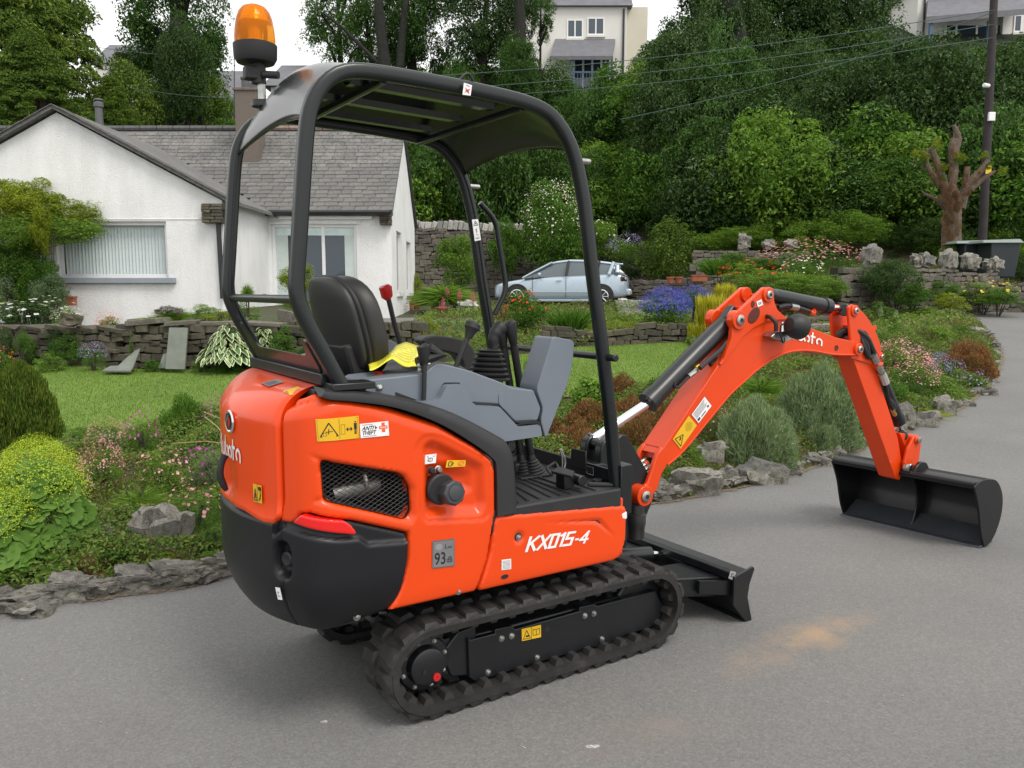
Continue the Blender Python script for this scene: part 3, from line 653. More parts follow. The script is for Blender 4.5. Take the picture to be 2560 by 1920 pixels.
ped = slab(q, .012, 'swing_pedal', BLACKM, EX)
c = sum((Vector(p) for p in q), Vector())/4
MB().b2(c[0]-.02, c[0]+.03, c[1]-.03, c[1]+.03, .74, .80).build('pedal_bracket', BLACKP, ped, bev=.003)
MB().tube(arc_path([q[0], Vector(q[0])+Vector((-.01, .02, .02)), Vector(q[3])+Vector((0, .02, .025)), q[3]], .015), .006, 8).build('pedal_bar', BLACKM, ped)
MB().cyl((c[0]+.05, c[1]-.06, .775), (c[0]+.05, c[1]+.01, .775), .022).build('pedal_hub', BLACKP, ped, bev=.003)
a, b_, c_ = [LY(x, -.25) for x in Z(*ZG, [(735, 1255), (745, 1185), (705, 1095)])]; MB().tube(arc_path([a, b_, c_], .03), .006, 8).build('pedal_lock_lever', ZINC, ped)
a, b_, c_ = [LY(x, -.27) for x in Z(*ZG, [(720, 1250), (722, 1165), (700, 1095)])]; MB().tube(arc_path([a, b_, c_], .03), .004, 8).build('lock_lever_rod', ZINC, ped)
q = [LX(x, .37) for x in Z(*ZG, [(790, 1085), (905, 1110), (908, 1265), (780, 1235)])]; slab([tuple(x) for x in q], .008, 'foot_guard', BLACKM, EX)
q = [LZ(x, .85) for x in Z(*ZG, [(285, 1060), (375, 1078), (340, 1130), (290, 1140)])]; pd = slab(q, .01, 'foot_pedal', BLACKM, EX)
for i in range(5):
    u = .15+i*.17; A = Vector(q[0])*(1-u)+Vector(q[1])*u; B = Vector(q[3])*(1-u)+Vector(q[2])*u; MB().tube([A+Vector((0, 0, .012)), B+Vector((0, 0, .012))], .004, 6).build('pedal_rib', BLACKM, pd)
MB().b2(.14, .21, -.08, .0, .745, .80).build('pedal_box', BLACKM, EX, bev=.01)
# --- console on the right (two layers) and front arm
def pl(name, px, y0, y1, m, parent, bev=.008, yt=None, rnd=.01, n=3):
    o = rnd_poly(xz(px, yt if yt is not None else y0), rnd, n); return MB().plate(o, y0, y1).build(name, m, parent, bev=bev, seg=3)
low = Z(*ZS, [(1255, 1120), (1490, 1115), (1525, 1095), (1570, 1005), (1680, 1000), (1700, 1030), (1745, 1130), (1930, 1150), (2060, 1290), (2195, 1275)])+Z(*ZG, [(545, 905), (562, 990), (245, 1036)])+Z(*ZS, [(1960, 1400), (1700, 1240), (1450, 1160)])
con = pl('console', low, -.438, -.20, GREYP, EX, yt=-.438, bev=.005)
up = Z(*ZS, [(998, 1075), (1010, 985), (1040, 965), (1410, 925), (1440, 900), (1500, 850), (1600, 870), (1730, 905), (1960, 990), (2010, 1020), (2140, 1037)])+Z(*ZG, [(490, 620), (550, 770), (525, 865), (345, 875), (215, 735), (0, 722)])+Z(*ZS, [(1740, 1150), (1500, 1160), (1200, 1130)])
pl('console_top', up, -.402, -.19, GREYP, con, yt=-.402, bev=.010)
mb = MB(); arm_px = Z(*ZG, [(497, 615), (625, 205), (650, 197), (775, 222), (800, 245), (785, 420), (750, 560), (580, 995), (565, 990), (530, 860), (552, 770)])
pl('console_front_arm', arm_px, -.395, -.27, GREYP, con, yt=-.38, bev=.016, rnd=.02)
cr = Z(*ZG, [(798, 250), (560, 770)]); a, b_ = [LY(p, -.39) for p in cr]
pl('console_slot', Z(*ZS, [(1765, 1125), (1920, 1132), (1925, 1145), (1765, 1138)]), -.4396, -.42, INK, con, bev=0, rnd=.002)
pl('console_slot', Z(*ZG, [(355, 878), (520, 865), (545, 885), (550, 910), (520, 890), (395, 895)]), -.4396, -.41, INK, con, bev=0, rnd=.002)
pl('lever_slot', Z(*ZS, [(1520, 1090), (1530, 1010), (1550, 985), (1660, 985), (1655, 1000), (1575, 1003), (1545, 1110)]), -.4032, -.38, INK, con, bev=0, rnd=.004)
pl('lever_slot', Z(*ZS, [(1212, 1050), (1375, 1110), (1212, 1102)]), -.4032, -.38, INK, con, bev=0, rnd=.002)
pl('console_rib', Z(*ZG, [(215, 735), (215, 660), (240, 640), (265, 660), (270, 790)]), -.406, -.40, GREYP, con, bev=.003)
# --- right hand levers
def stick(name, pts, ys, r, m=BLACKM, par=EX, n=12):
    return MB().tube([LY(p, y) for p, y in zip(pts, ys)], r, n).build(name, m, par)
dl = stick('blade_lever', Z(*ZS, [(1590, 1010), (1620, 900), (1715, 665)]), [-.37]*3, .0095)
T = LY(Z(*ZS, [(1745, 595)])[0], -.37); B = LY(Z(*ZS, [(1715, 680)])[0], -.37); MB().tube([B, (T+B)/2, T-(T-B)*.15, T+(T-B)*.2, T+(T-B)*.38], [.013, .019, .030, .028, .010], 16).build('knob', BLACKM, dl)
sl = stick('throttle_lever', Z(*ZS, [(1408, 1105), (1412, 950), (1415, 850)]), [-.42]*3, .0085)
MB().tube([LY(p, -.42) for p in Z(*ZS, [(1415, 855), (1410, 800), (1405, 735), (1400, 728)])], [.010, .020, .024, .014], 12).build('knob', BLACKM, sl)
MB().tube([LY(p, -.395) for p in Z(*ZS, [(1365, 850), (1430, 820), (1520, 790), (1440, 745)])], [.02, .022, .03, .02], 10).build('key_switch_panel', BLACKM, EX)
for i, p in enumerate([(1380, 870), (1400, 850), (1435, 855), (1385, 900)]):
    c = LY(Z(*ZS, [p])[0], -.40); MB().lathe([(.010, 0), (.012, .004), (.006, .012)], c, (0, -1, .4), 10).build('ignition_key', ZINC, EX)
rk = stick('lock_lever', Z(*ZS, [(1245, 715), (1210, 600), (1165, 410)]), [.33]*3, .011, par=EX)
pts = [LY(p, .33) for p in Z(*ZS, [(1165, 410), (1155, 390), (1142, 325), (1138, 312)])]; MB().tube(pts, [.013, .024, .027, .018], 14, sq=.7).build('knob', RED, rk)
jy = -.28; mb = MB()
J = lambda p: LY(Z(*ZG, [p])[0], jy)
path = [J((175, 290)), J((170, 215)), J((190, 165)), J((225, 125)), J((250, 105))]
joy = MB().tube(bez(path, 4), [.018]*3+[.022]*4+[.026]*4+[.028]*3+[.026, .022, .012], 14).build('joystick', BLACKM, EX)
mb = MB(); b0 = J((130, 540)); b1 = J((140, 305)); ax = (b1-b0); L = np.linalg.norm(ax); prof = []
for i in range(6):
    r = .082-.034*i/6; prof += [(r, L*i/6), (r+.004, L*(i+.35)/6), (r-.018, L*(i+.8)/6)]
prof += [(.045, L*.97), (.048, L), (.020, L*1.05)]; mb.lathe(prof, b0, ax, 4 if False else 20); mb.build('joystick_bellows', BLACKM, joy, ang=25)
la = pl('armrest', Z(*ZS, [(1395, 700), (1420, 672), (1490, 658), (1600, 668), (1700, 690), (1755, 745), (1775, 820), (1765, 905), (1690, 905), (1680, 830), (1640, 790), (1540, 770), (1450, 745)]), .24, .33, SEATM, EX, yt=.24, bev=.015, rnd=.02)
pl('console', Z(*ZS, [(1120, 700), (1180, 690), (1240, 740), (1420, 830), (1700, 900), (1850, 960), (2080, 1040), (2100, 1200), (1150, 1200)]), .22, .42, GREYP, EX, yt=.24, rnd=.02)
MB().tube([LY(p, .3) for p in Z(*ZS, [(1700, 830), (1820, 830), (1830, 760)])], .008, 8).build('armrest_rod', BLACKM, la)
# --- seat
seat = bpy.data.objects.new('seat', None); COL.objects.link(seat); seat.parent = EX
def cushion(name, c, d, R, m, par, p=4.0, taper=None, nu=40, nv=24):
    V = []; 
    for j in range(nv+1):
        ph = -math.pi/2+math.pi*j/nv
        for i in range(nu):
            th = 2*math.pi*i/nu; cx, cy, cz = math.cos(ph)*math.cos(th), math.cos(ph)*math.sin(th), math.sin(ph)
            s = lambda a, e: math.copysign(abs(a)**e, a)
            q = [s(cx, 1)*1, s(cy, 1), s(cz, 1)]
            l = (abs(q[0])**p+abs(q[1])**p+abs(q[2])**p)**(1/p); q = [a/l for a in q]
            if taper: q = taper(q)
            v = R@Vector((q[0]*d[0]/2, q[1]*d[1]/2, q[2]*d[2]/2)); V.append((v.x+c[0], v.y+c[1], v.z+c[2]))
    Fq = [(j*nu+i, j*nu+(i+1) % nu, (j+1)*nu+(i+1) % nu, (j+1)*nu+i) for j in range(nv) for i in range(nu)]
    return MB().add(V, Fq).build(name, m, par, ang=180)
Rb = Matrix.Rotation(math.radians(-14), 3, 'Y')
def bt(q):      # back cushion: wings curl forward, top rounded
    x, y, z = q; w = 1-.30*max(0, z-.25)**2-.10*max(0, -z-.3); return (x+.55*y*y, y*w, z)
cushion('backrest_cushion', (-.575, 0, 1.405), (.12, .43, .40), Rb, SEATM, seat, 3.2, bt)
mb = MB(); sh = []
cushion('backrest_shell', (-.635, 0, 1.41), (.05, .425, .385), Rb, SEATM, seat, 3.6, lambda q: (q[0]+1.2*q[1]*q[1]*.8-.2, q[1]*(1-.30*max(0, q[2]-.25)**2), q[2]))
cushion('backrest_welt', (-.615, 0, 1.408), (.035, .445, .405), Rb, BLACKM, seat, 3.4, lambda q: (q[0]+1.3*q[1]*q[1]*.8, q[1]*(1-.30*max(0, q[2]-.25)**2), q[2]))
cushion('seat_cushion', (-.34, 0, 1.19), (.46, .46, .11), Matrix.Rotation(math.radians(-4), 3, 'Y'), SEATM, seat, 3.5)
MB().box((-.60, 0, 1.24), (.05, .34, .22), Rb).build('backrest_bracket', BLACKM, seat, bev=.008)
MB().box((-.585, -.15, 1.24), (.09, .03, .24), Rb).build('recliner', BLACKM, seat, bev=.008); MB().box((-.585, .15, 1.24), (.09, .03, .24), Rb).build('recliner', BLACKM, seat, bev=.008)
MB().b2(-.62, -.08, -.20, .20, .92, 1.17).build('seat_base', BLACKM, EX, bev=.01)
MB().b2(-.70, -.20, -.37, .37, .90, 1.13).build('seat_deck', BLACKM, EX, bev=.01)
c = LY(Z(*ZS, [(1095, 935)])[0], -.28); MB().lathe([(.004, -.02), (.006, 0), (.017, .004), (.018, .012), (.010, .014)], c, (0, -.1, 1), 14).build('red_button', RED, EX)
c = LY(Z(*ZS, [(1105, 1018)])[0], -.41); MB().lathe([(.013, 0), (.012, .004), (.007, .008)], (c[0], -.407, c[2]), (0, -1, .3), 10).build('console_bolt', ZINC, con)
MB().tube(arc_path([(-.70, .30, 1.27), (-.68, .12, 1.27)], .01), .014, 10).build('seat_belt_bar', BLACKM, EX)
MB().box((-.70, .12, 1.27), (.04, .04, .06)).build('seat_belt_buckle', mat('buckle_grey', (.3, .3, .31), .5), EX, bev=.006)
# --- canopy
can = bpy.data.objects.new('canopy', None); COL.objects.link(can); can.parent = EX
hp = Z(*ZE, [(1490, 890), (1290, 500), (1060, 130)])+Z(*ZS, [(528, 420), (525, 300), (532, 200), (541, 90)])+Z(*Z2, [(700, 1400), (724, 1000), (738, 850), (757, 740), (800, 645), (850, 575), (910, 525), (990, 492), (1080, 478), (1300, 512)])+Z(*Z3, [(200, 563), (500, 615), (900, 705), (1000, 755), (1090, 840), (1165, 960), (1215, 1100), (1245, 1250), (1275, 1400), (1310, 1655)])+Z(*ZM, [(1455, 500), (1540, 1000), (1605, 1600)])+Z(*ZG, [(1125, 1180), (1150, 1380)])
H2 = [(LY(p, -.43)[0], LY(p, -.43)[2]) for p in hp]
def smooth(P, k=1):
    P = [np.array(p) for p in P]
    for _ in range(k): P = [P[0]]+[(P[i-1]+2*P[i]+P[i+1])/4 for i in range(1, len(P)-1)]+[P[-1]]
    return P
H2 = [tuple(p) for p in resamp(bez(smooth(H2, 1), 6), 110)]
for sg in (-1, 1):
    y = .43*sg
    MB().tube([(x, y, z) for x, z in H2], .0245, 16, sq=.6).build('canopy_hoop', TUBEM, can, ang=50)
    # raised groove strip along the inner face
    MB().tube([(x, y-sg*.028, z) for x, z in H2[8:-4]], .005, 6).build('hoop_trim', BLACKM, can)
    MB().b2(H2[0][0]-.05, H2[0][0]+.10, y-.05, y+.05, 1.222, 1.245).build('canopy_foot', BLACKP, can, bev=.003)
xb, zb_ = H2[0][0], H2[0][1]
MB().b2(xb-.06, xb+.02, -.40, .46, 1.232, 1.272).build('canopy_base_beam', BLACKP, can, bev=.004)
pp = [(-.37, 1.27), (-.36, 1.40), (-.30, 1.325), (.28, 1.325), (.36, 1.42), (.385, 1.42), (.39, 1.27)]
mb = MB(); o = rnd_poly(pp, .03); n = len(o); mb.add([(xb-.045-(z-1.27)*.5, y, z) for y, z in o]+[(xb-.035-(z-1.27)*.5, y, z) for y, z in o], [tuple(range(n)), tuple(range(2*n-1, n-1, -1))]+[(i, (i+1) % n, n+(i+1) % n, n+i) for i in range(n)]); mb.build('canopy_gusset', BLACKP, can)
qa = LY(P2([(515, 641)])[0], .43); qb = LY(P2([(640, 650)])[0], -.43); MB().cyl((qb[0]+.01, -.43, (qa[2]+qb[2])/2), (qb[0]+.01, .43, (qa[2]+qb[2])/2), .015).build('rear_cross_bar', TUBEM, can)
i0 = 30; top = [p for p in H2 if True]
zmx = max(p[1] for p in H2)
arc = [p for p in H2 if p[1] > 2.06]
V = []; ny = 22; prof = resamp(arc, 60)
for i, (x, z) in enumerate(prof):
    for j in range(ny+1):
        y = -.41+.82*j/ny; e = abs(y)/.41; V.append((x+.03*(1-e**2.2)*max(0, 1-i/9), y, z+.004+.088*(1-e**2.2)*min(1, .55+math.sin(math.pi*i/59))))
nn_ = ny+1; Fq = [(i*nn_+j, i*nn_+j+1, (i+1)*nn_+j+1, (i+1)*nn_+j) for i in range(59) for j in range(ny)]
ROOFM = mat('roof_gloss_black', (.016, .019, .019), .24, coat=.25, var=.05, spec=.6)
rf_ = MB().add(V, Fq).build('roof_panel', ROOFM, can, ang=60); md = rf_.modifiers.new('t', 'SOLIDIFY'); md.thickness = .008; md.offset = 0
zr_ = lambda x: float(np.interp(x, [p[0] for p in arc if p[1] > 2.15], [p[1] for p in arc if p[1] > 2.15]))
for x in (-.60, -.05):
    MB().tube([(x, -.42, zr_(x)-.02), (x, .42, zr_(x)-.02)], .013, 10, sq=.5).build('roof_cross_bar', TUBEM, can)
for y in (-.26, 0, .26):
    MB().add([(x, y+dy, zr_(x)-dz) for x in (-.66, -.08) for dy, dz in ((-.035, -.012), (-.02, .008), (.02, .008), (.035, -.012))], [(0, 1, 5, 4), (1, 2, 6, 5), (2, 3, 7, 6)]).build('roof_rib', ROOFM, can)
pts = [LY(p, -.43) for p in Z(*Z3, [(370, 558), (410, 552), (440, 520), (465, 510), (485, 520), (520, 580), (555, 600)])]; MB().tube(bez(pts, 4), .005, 8).build('lifting_wire', BLACKM, can)
q = [LY(p, -.468) for p in Z(*Z3, [(440, 572), (496, 590), (486, 662), (430, 655)])]; D = Decal(quad_map(q, .002)); D.rect(WHITE, 0, 0, 1, 1, 0); D.poly(RED, [(.2, .15), (.45, .3), (.8, .12), (.7, .4), (.85, .65), (.5, .5), (.2, .65), (.35, .4)]); D.line(SILVER, (.3, .85), (.75, .8), .06); D.build('canopy_sticker', can)
q = [LY(p, .394) for p in Z(1000, 500, 5.53, [(990, 272), (1075, 265), (1115, 552), (1030, 570)])]; D = Decal(quad_map(q, .003)); D.rect(WHITE, 0, 0, 1, 1, 0); D.loop(INK, [(.15, .72), (.85, .72), (.5, .93)], .03, .4); D.line(INK, (.5, .76), (.5, .84), .06, .4)
for a, b in (((.3, .55), (.6, .4)), ((.6, .6), (.4, .35)), ((.3, .3), (.7, .25)), ((.25, .1), (.75, .1)), ((.25, .1), (.25, .18)), ((.75, .1), (.75, .18)), ((.5, .1), (.5, .18))): D.line(SILVER, a, b, .03, .4)
D.build('warning_sticker', can)
pts = [LY(p, .43) for p in Z(*ZM, [(690, 20), (720, 60), (800, 140), (835, 300), (875, 620), (850, 670), (790, 790)])]; MB().tube(arc_path([pts[0], pts[2], pts[4], pts[6]], .05), .014, 12).build('grab_handle', TUBEM, can)
for p, y in ((Z(*Z3, [(1300, 1118)])[0], -.43), (Z(*Z3, [(538, 1292)])[0], .43)):
    c = LY(p, y); MB().cyl((c[0]-.05, y, c[2]), (c[0]+.008, y, c[2]), .011, 12).build('post_stud', ZINC, can, bev=.002)
a = LY(Z(*ZM, [(905, 1000)])[0], .43); b = LY(Z(*ZM, [(1612, 1090)])[0], -.475); xm = (a[0]+b[0])/2
MB().cyl((b[0]-.005, .46, b[2]), (b[0]-.005, -.50, b[2]), .015, 14).build('front_rail', TUBEM, can, bev=.004)
MB().b2(.41, .47, -.468, -.40, .62, .83).build('post_bracket', BLACKP, can, bev=.004); MB().b2(.41, .47, .40, .468, .62, .83).build('post_bracket', BLACKP, can, bev=.004)
# --- beacon
BY = .27; bc = LY(Z(*Z2, [(385, 437)])[0], BY); bx, bz = float(bc[0]), float(bc[2])
bea = bpy.data.objects.new('beacon', None); COL.objects.link(bea); bea.parent = EX
mb = MB(); mb.lathe([(.02, -.005), (.070, .0), (.080, .018), (.082, .066), (.074, .070)], (bx, BY, bz), (0, 0, 1), 36); mb.build('beacon_base', BLACKM, bea, bev=.0)
m, t, b = nodes('amber_lens'); b.inputs['Base Color'].default_value = (1, .45, .02, 1); b.inputs['Roughness'].default_value = .08; b.inputs['Transmission Weight'].default_value = .8; b.inputs['IOR'].default_value = 1.25
tr = t.nodes.new('ShaderNodeBsdfTranslucent'); tr.inputs[0].default_value = (1, .30, .01, 1); ms = t.nodes.new('ShaderNodeMixShader'); ms.inputs[0].default_value = .28
t.links.new(b.outputs[0], ms.inputs[1]); t.links.new(tr.outputs[0], ms.inputs[2]); t.links.new(ms.outputs[0], t.nodes['Material Output'].inputs[0])
mb = MB(); mb.lathe([(.074, .068), (.076, .086), (.073, .124), (.067, .160), (.058, .186), (.044, .203), (.024, .212), (.001, .214)], (bx, BY, bz), (0, 0, 1), 36); mb.build('beacon_lens', m, bea)
mb = MB(); mb.lathe([(.050, .072), (.018, .09), (.018, .12), (.045, .15), (.030, .19), (.010, .20)], (bx, BY, bz), (0, 0, 1), 20); mb.build('beacon_reflector', mat('amber_inner', (.9, .55, .03), .2, metal=.2, var=.3, vscale=20), bea)
MB().cyl((bx+.01, BY, bz-.075), (bx+.01, BY, bz), .027).build('beacon_stem', BLACKM, bea); MB().box((bx-.01, BY, bz-.04), (.07, .05, .05)).build('beacon_clamp', BLACKM, bea, bev=.006)
MB().cyl((bx+.02, BY-.03, bz-.045), (bx+.065, BY-.07, bz-.05), .014).build('beacon_wing_screw', BLACKM, bea)
MB().cyl((bx+.02, BY, bz-.14), (bx+.02, BY, bz-.06), .015).build('mounting_pin', ZINC, bea); MB().cyl((bx+.02, BY, bz-.16), (bx+.02, BY, bz-.138), .04).build('mounting_foot', BLACKP, bea)
# --- swing post, boom, arm
sw = bpy.data.objects.new('swing_post', None); COL.objects.link(sw); sw.parent = EX
MB().plate(rnd_poly([(.42, .46), (.42, .76), (.60, .76), (.72, .66), (.74, .34), (.60, .34)], .02), -.135, .10).build('swing_bracket', BLACKP, sw, bev=.006)
for sg in (-1, 1):
    MB().plate(rnd_poly([(.70, .34), (.70, .80), (.76, .86), (.80, .86), (.98, .60), (.97, .50), (.88, .34)], .02), sg*.018, sg*.048).build('swing_cheek', BLACKP, sw, bev=.005)
for y in (.01, -.10):
    MB().plate(bez([(.575, .70), (.58, .82), (.605, .862), (.65, .865), (.68, .83), (.685, .70)], 4), y-.025, y+.025).build('cylinder_anchor', BLACKP, sw, bev=.008)
MB().cyl((.63, -.12, .83), (.63, .03, .83), .030).build('cylinder_pin', BLACKP, sw, bev=.006)
MB().cyl((.62, .01, .862), (.62, .01, .875), .010).build('anchor_bolt', ZINC, sw)
c = LY(Z(*ZC, [(1335, 1160)])[0], -.10)
mb = MB(); mb.lathe([(.045, -.16), (.048, -.10), (.052, -.09), (.052, -.04), (.042, -.035), (.042, .01), (.025, .03), (.001, .034)], (.87, -.04, .50), (0, 0, 1), 24); mb.build('swing_pin', mat('pin_steel', (.10, .10, .10), .35, metal=.8, var=.2), sw)
MB().lathe([(.03, 0), (.032, .015), (.020, .035), (.004, .05)], (.87, -.04, .535), (0, 0, 1), 20).build('grease_cap', CHROME, sw)
MB().cyl((.88, -.05, .555), (.88, .05, .555), .050, 28).build('boom_foot_sleeve', BLACKP, sw, bev=.006)
bm_low = Z(*ZA, [(250, 1560), (262, 1595), (300, 1603), (335, 1590), (410, 1505), (440, 1400), (475, 1340), (590, 1235), (750, 1040), (900, 858), (1000, 765), (1100, 675), (1200, 606), (1300, 562), (1400, 547), (1500, 553), (1620, 574), (1780, 576), (1812, 560), (1822, 535), (1808, 498), (1760, 480), (1640, 455), (1450, 385), (1340, 345), (1285, 315), (1180, 312), (1120, 330), (1050, 372), (980, 430), (905, 540), (820, 640), (440, 1215), (405, 1262), (370, 1370), (335, 1470), (300, 1492), (262, 1515)])
bo = xz(bm_low, -.075); boom = bpy.data.objects.new('boom', None); COL.objects.link(boom); boom.parent = EX
ih = [i for i, p in enumerate(bm_low)]
front = bo[7:34]
xf = xz(Z(*ZA, [(440, 1215), (590, 1235)]), -.075)
MB().plate(bez(front, 2, True) if False else front, -.075, .075).build('boom_box', ORANGE2, boom, bev=.004)
fork = xz(Z(*ZA, [(250, 1560), (262, 1595), (300, 1603), (335, 1590), (410, 1505), (440, 1400), (475, 1340), (592, 1233), (440, 1215), (405, 1262), (370, 1370), (335, 1470), (300, 1492), (262, 1515)]), -.085)
for sg in (-1, 1): MB().plate(fork, sg*.048, sg*.0752).build('boom_fork', ORANGE2, boom, bev=.008)
fk = xz(Z(*ZA, [(440, 1215), (600, 1230), (475, 1340), (425, 1300)]), -.08)
MB().plate(fk, -.062, .062).build('fork_web', ORANGE2, boom)
pv = LY(Z(*ZA, [(320, 1553)])[0], -.12)
def pin(parent, c, y0, y1, r, rc=None, name='pin_boss', m=ORANGE2):
    MB().cyl((c[0], y0, c[2]), (c[0], y1, c[2]), r, 28).build(name, m, parent, bev=.004)
    MB().lathe([(r*.55, 0), (r*.55, .008), (r*.42, .012)], (c[0], min(y0, y1), c[2]), (0, -1, 0), 20).build('pin', ZINC, parent)
    MB().lathe([(r*.22, .010), (r*.22, .014)], (c[0], min(y0, y1), c[2]), (0, -1, 0), 10).build('pin_centre', INK, parent)
pin(boom, pv, -.115, .115, .050)
rb = bm_low[6:19]; ro = xz(rb, -.085); rb2 = [(x, .0, z) for x, z in ro]
for sg in (-1, 1): MB().tube([(x, sg*.077, z+.004) for x, z in bez(ro, 3)], .006, 8).build('boom_weld', ORANGE2, boom)
ru = xz(Z(*ZA, [(835, 640), (905, 540), (980, 435), (1050, 378), (1120, 338), (1180, 322), (1285, 325)]), -.085); MB().tube([(x, -.078, z) for x, z in bez(ru, 4)], .008, 8).build('boom_rib', ORANGE2, boom)
ear = Z(*ZA, [(838, 645), (870, 560), (905, 470), (915, 390), (900, 330), (920, 295), (965, 268), (1125, 118), (1160, 102), (1192, 125), (1200, 160), (1205, 210), (1225, 260), (1265, 298), (1300, 325), (1240, 330), (1150, 340), (1060, 385), (990, 445), (920, 540)])
eo = rnd_poly(xz(ear, -.085), .01)
hole1 = xz(Z(*ZA, [(1062, 300)]), -.085)[0]
for sg in (-1, 1): MB().plate(eo, sg*.062, sg*.086).build('boom_ear', ORANGE2, boom, bev=.006)
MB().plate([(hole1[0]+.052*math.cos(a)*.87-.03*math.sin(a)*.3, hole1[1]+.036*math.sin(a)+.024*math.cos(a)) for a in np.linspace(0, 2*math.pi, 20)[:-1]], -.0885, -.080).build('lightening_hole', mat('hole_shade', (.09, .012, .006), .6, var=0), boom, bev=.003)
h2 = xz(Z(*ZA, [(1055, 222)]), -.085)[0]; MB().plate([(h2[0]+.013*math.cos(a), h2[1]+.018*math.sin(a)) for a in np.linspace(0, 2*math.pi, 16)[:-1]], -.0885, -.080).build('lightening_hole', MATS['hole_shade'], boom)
c1 = LY(Z(*ZA, [(968, 332)])[0], -.10); pin(boom, c1, -.100, -.05, .050); MB().cyl((c1[0], .05, c1[2]), (c1[0], .10, c1[2]), .05, 28).build('pin_boss', ORANGE2, boom, bev=.004)
c2 = LY(Z(*ZA, [(1172, 158)])[0], -.10); pin(boom, c2, -.098, -.05, .040); MB().cyl((c2[0], .05, c2[2]), (c2[0], .098, c2[2]), .04, 28).build('pin_boss', ORANGE2, boom, bev=.004)
for p in ((1000, 252), (1100, 165)):
    c = LY(Z(*ZA, [p])[0], 0); MB().cyl((c[0], -.07, c[2]), (c[0], .07, c[2]), .012, 12).build('spacer_tube', ORANGE2, boom)
c3 = LY(Z(*ZA, [(1796, 535)])[0], -.09); pin(boom, c3, -.090, .09, .038)
c = LY(Z(*ZA, [(1635, 525)])[0], -.076); MB().lathe([(.016, 0), (.016, .003), (.012, .0035), (.008, .0015)], (c[0], -.075, c[2]), (0, -1, 0), 20).build('boom_hole', MATS['hole_shade'], boom)
def yd(px, y, lift=.0015): return quad_map([LY(p, y) for p in px], lift)
D = Decal(yd(Z(*ZA, [(502, 1155), (612, 993), (668, 1060), (555, 1222)]), -.077)); D.rect(YELLOW, 0, 0, 1, 1, 0); D.loop(INK, [(.07, .1), (.07, .85), (.40, .5)], .06, 1.9); D.line(INK, (.15, .5), (.28, .5), .08, 1.9); D.line(INK, (.2, .4), (.25, .6), .06, 1.9)
for k_ in range(9): D.line(INK, (.58+.04*k_, .5-.3*math.sin(math.pi*(k_+1)/10)), (.58+.04*k_, .5+.3*math.sin(math.pi*(k_+1)/10)), .012, 1.9)
D.build('crush_warning_sticker', boom)
D = Decal(yd(Z(*ZA, [(632, 985), (722, 862), (770, 925), (680, 1045)]), -.077)); D.rect(SILVER if False else WHITE, 0, 0, 1, 1, 0)
for k_ in range(5): D.rect(SILVER, .06, .85-k_*.11, .9-.06*(k_ % 3), .90-k_*.11)
D.rect(INK, .05, .12, .22, .3); D.rect(INK, .3, .12, .62, .2); D.disc(INK, (.85, .25), .06, .08); D.build('dealer_sticker', boom)
D = Decal(yd(Z(*ZA, [(1080, 205), (1114, 188), (1126, 226), (1090, 243)]), -.088)); D.rect(WHITE, 0, 0, 1, 1, 0); D.loop(INK, [(.3, .35), (.7, .35), (.7, .6), (.3, .6)], .1); D.build('lube_sticker', boom)
D = Decal(yd(Z(*ZA, [(1255, 340), (1562, 442), (1552, 520), (1250, 445)]), -.077)); kubota(D, WHITE, 0, 0, 1, 1, skip=0); D.build('brand_lettering', boom)
lc = LY(Z(*ZA, [(1360, 375)])[0], -.20); wl = bpy.data.objects.new('work_light', None); COL.objects.link(wl); wl.parent = EX
MB().lathe([(.001, -.062), (.035, -.058), (.058, -.035), (.068, 0), (.067, .025), (.060, .040), (.055, .042)], lc, (.62, -.05, -.12), 32).build('light_shell', BLACKM, wl)
MB().lathe([(.056, .038), (.054, .046), (.001, .05)], lc, (.62, -.05, -.12), 32).build('light_glass', mat('lamp_glass', (.5, .5, .5), .05, var=0, spec=.8), wl)
q = [LY(p, -.13) for p in Z(*ZA, [(1175, 445), (1215, 410), (1330, 415), (1335, 460), (1270, 482), (1185, 455)])]
MB().plate([(p[0], p[2]) for p in q], -.14, -.078).build('light_bracket', ZINC, wl, bev=.003)
MB().tube([LY(p, -.16) for p in Z(*ZA, [(1265, 490), (1245, 430), (1250, 370), (1290, 345)])], .005, 8).build('light_stirrup', BLACKM, wl)
MB().tube(bez([LY(p, y) for p, y in zip(Z(*ZA, [(1150, 305), (1185, 318), (1215, 355), (1215, 410)]), (-.085, -.12, -.14, -.14))], 4), .011, 10).build('light_cable', HOSE, wl)
MB().cyl(LY(Z(*ZA, [(1265, 462)])[0], -.14), LY(Z(*ZA, [(1265, 490)])[0], -.15), .012, 10).build('bracket_bolt', ZINC, wl)
def cylinder(name, a, b, c, rb_, rr, parent=EX):       # barrel a->b, rod b->c
    e = bpy.data.objects.new(name, None); COL.objects.link(e); e.parent = parent
    a, b, c = Vector(a), Vector(b), Vector(c); d = (b-a).normalized()
    MB().tube([a, a+d*.02, b-d*.05, b-d*.049, b], [rb_*.9, rb_, rb_, rb_*1.12, rb_*1.12], 28).build('barrel', BLACKP, e, ang=30)
    MB().tube([b, c], rr, 20).build('rod', CHROME, e); return e
bcy = cylinder('boom_cylinder', LY(Z(*ZA, [(860, 360)])[0], 0), LY(Z(*ZA, [(330, 905)])[0], 0), (.63, 0, .845), .050, .0235)
MB().box(LY(Z(*ZA, [(890, 320)])[0], 0), (.12, .05, .09), Matrix.Rotation(-.75, 3, 'Y')).build('cylinder_eye', BLACKP, bcy, bev=.01)
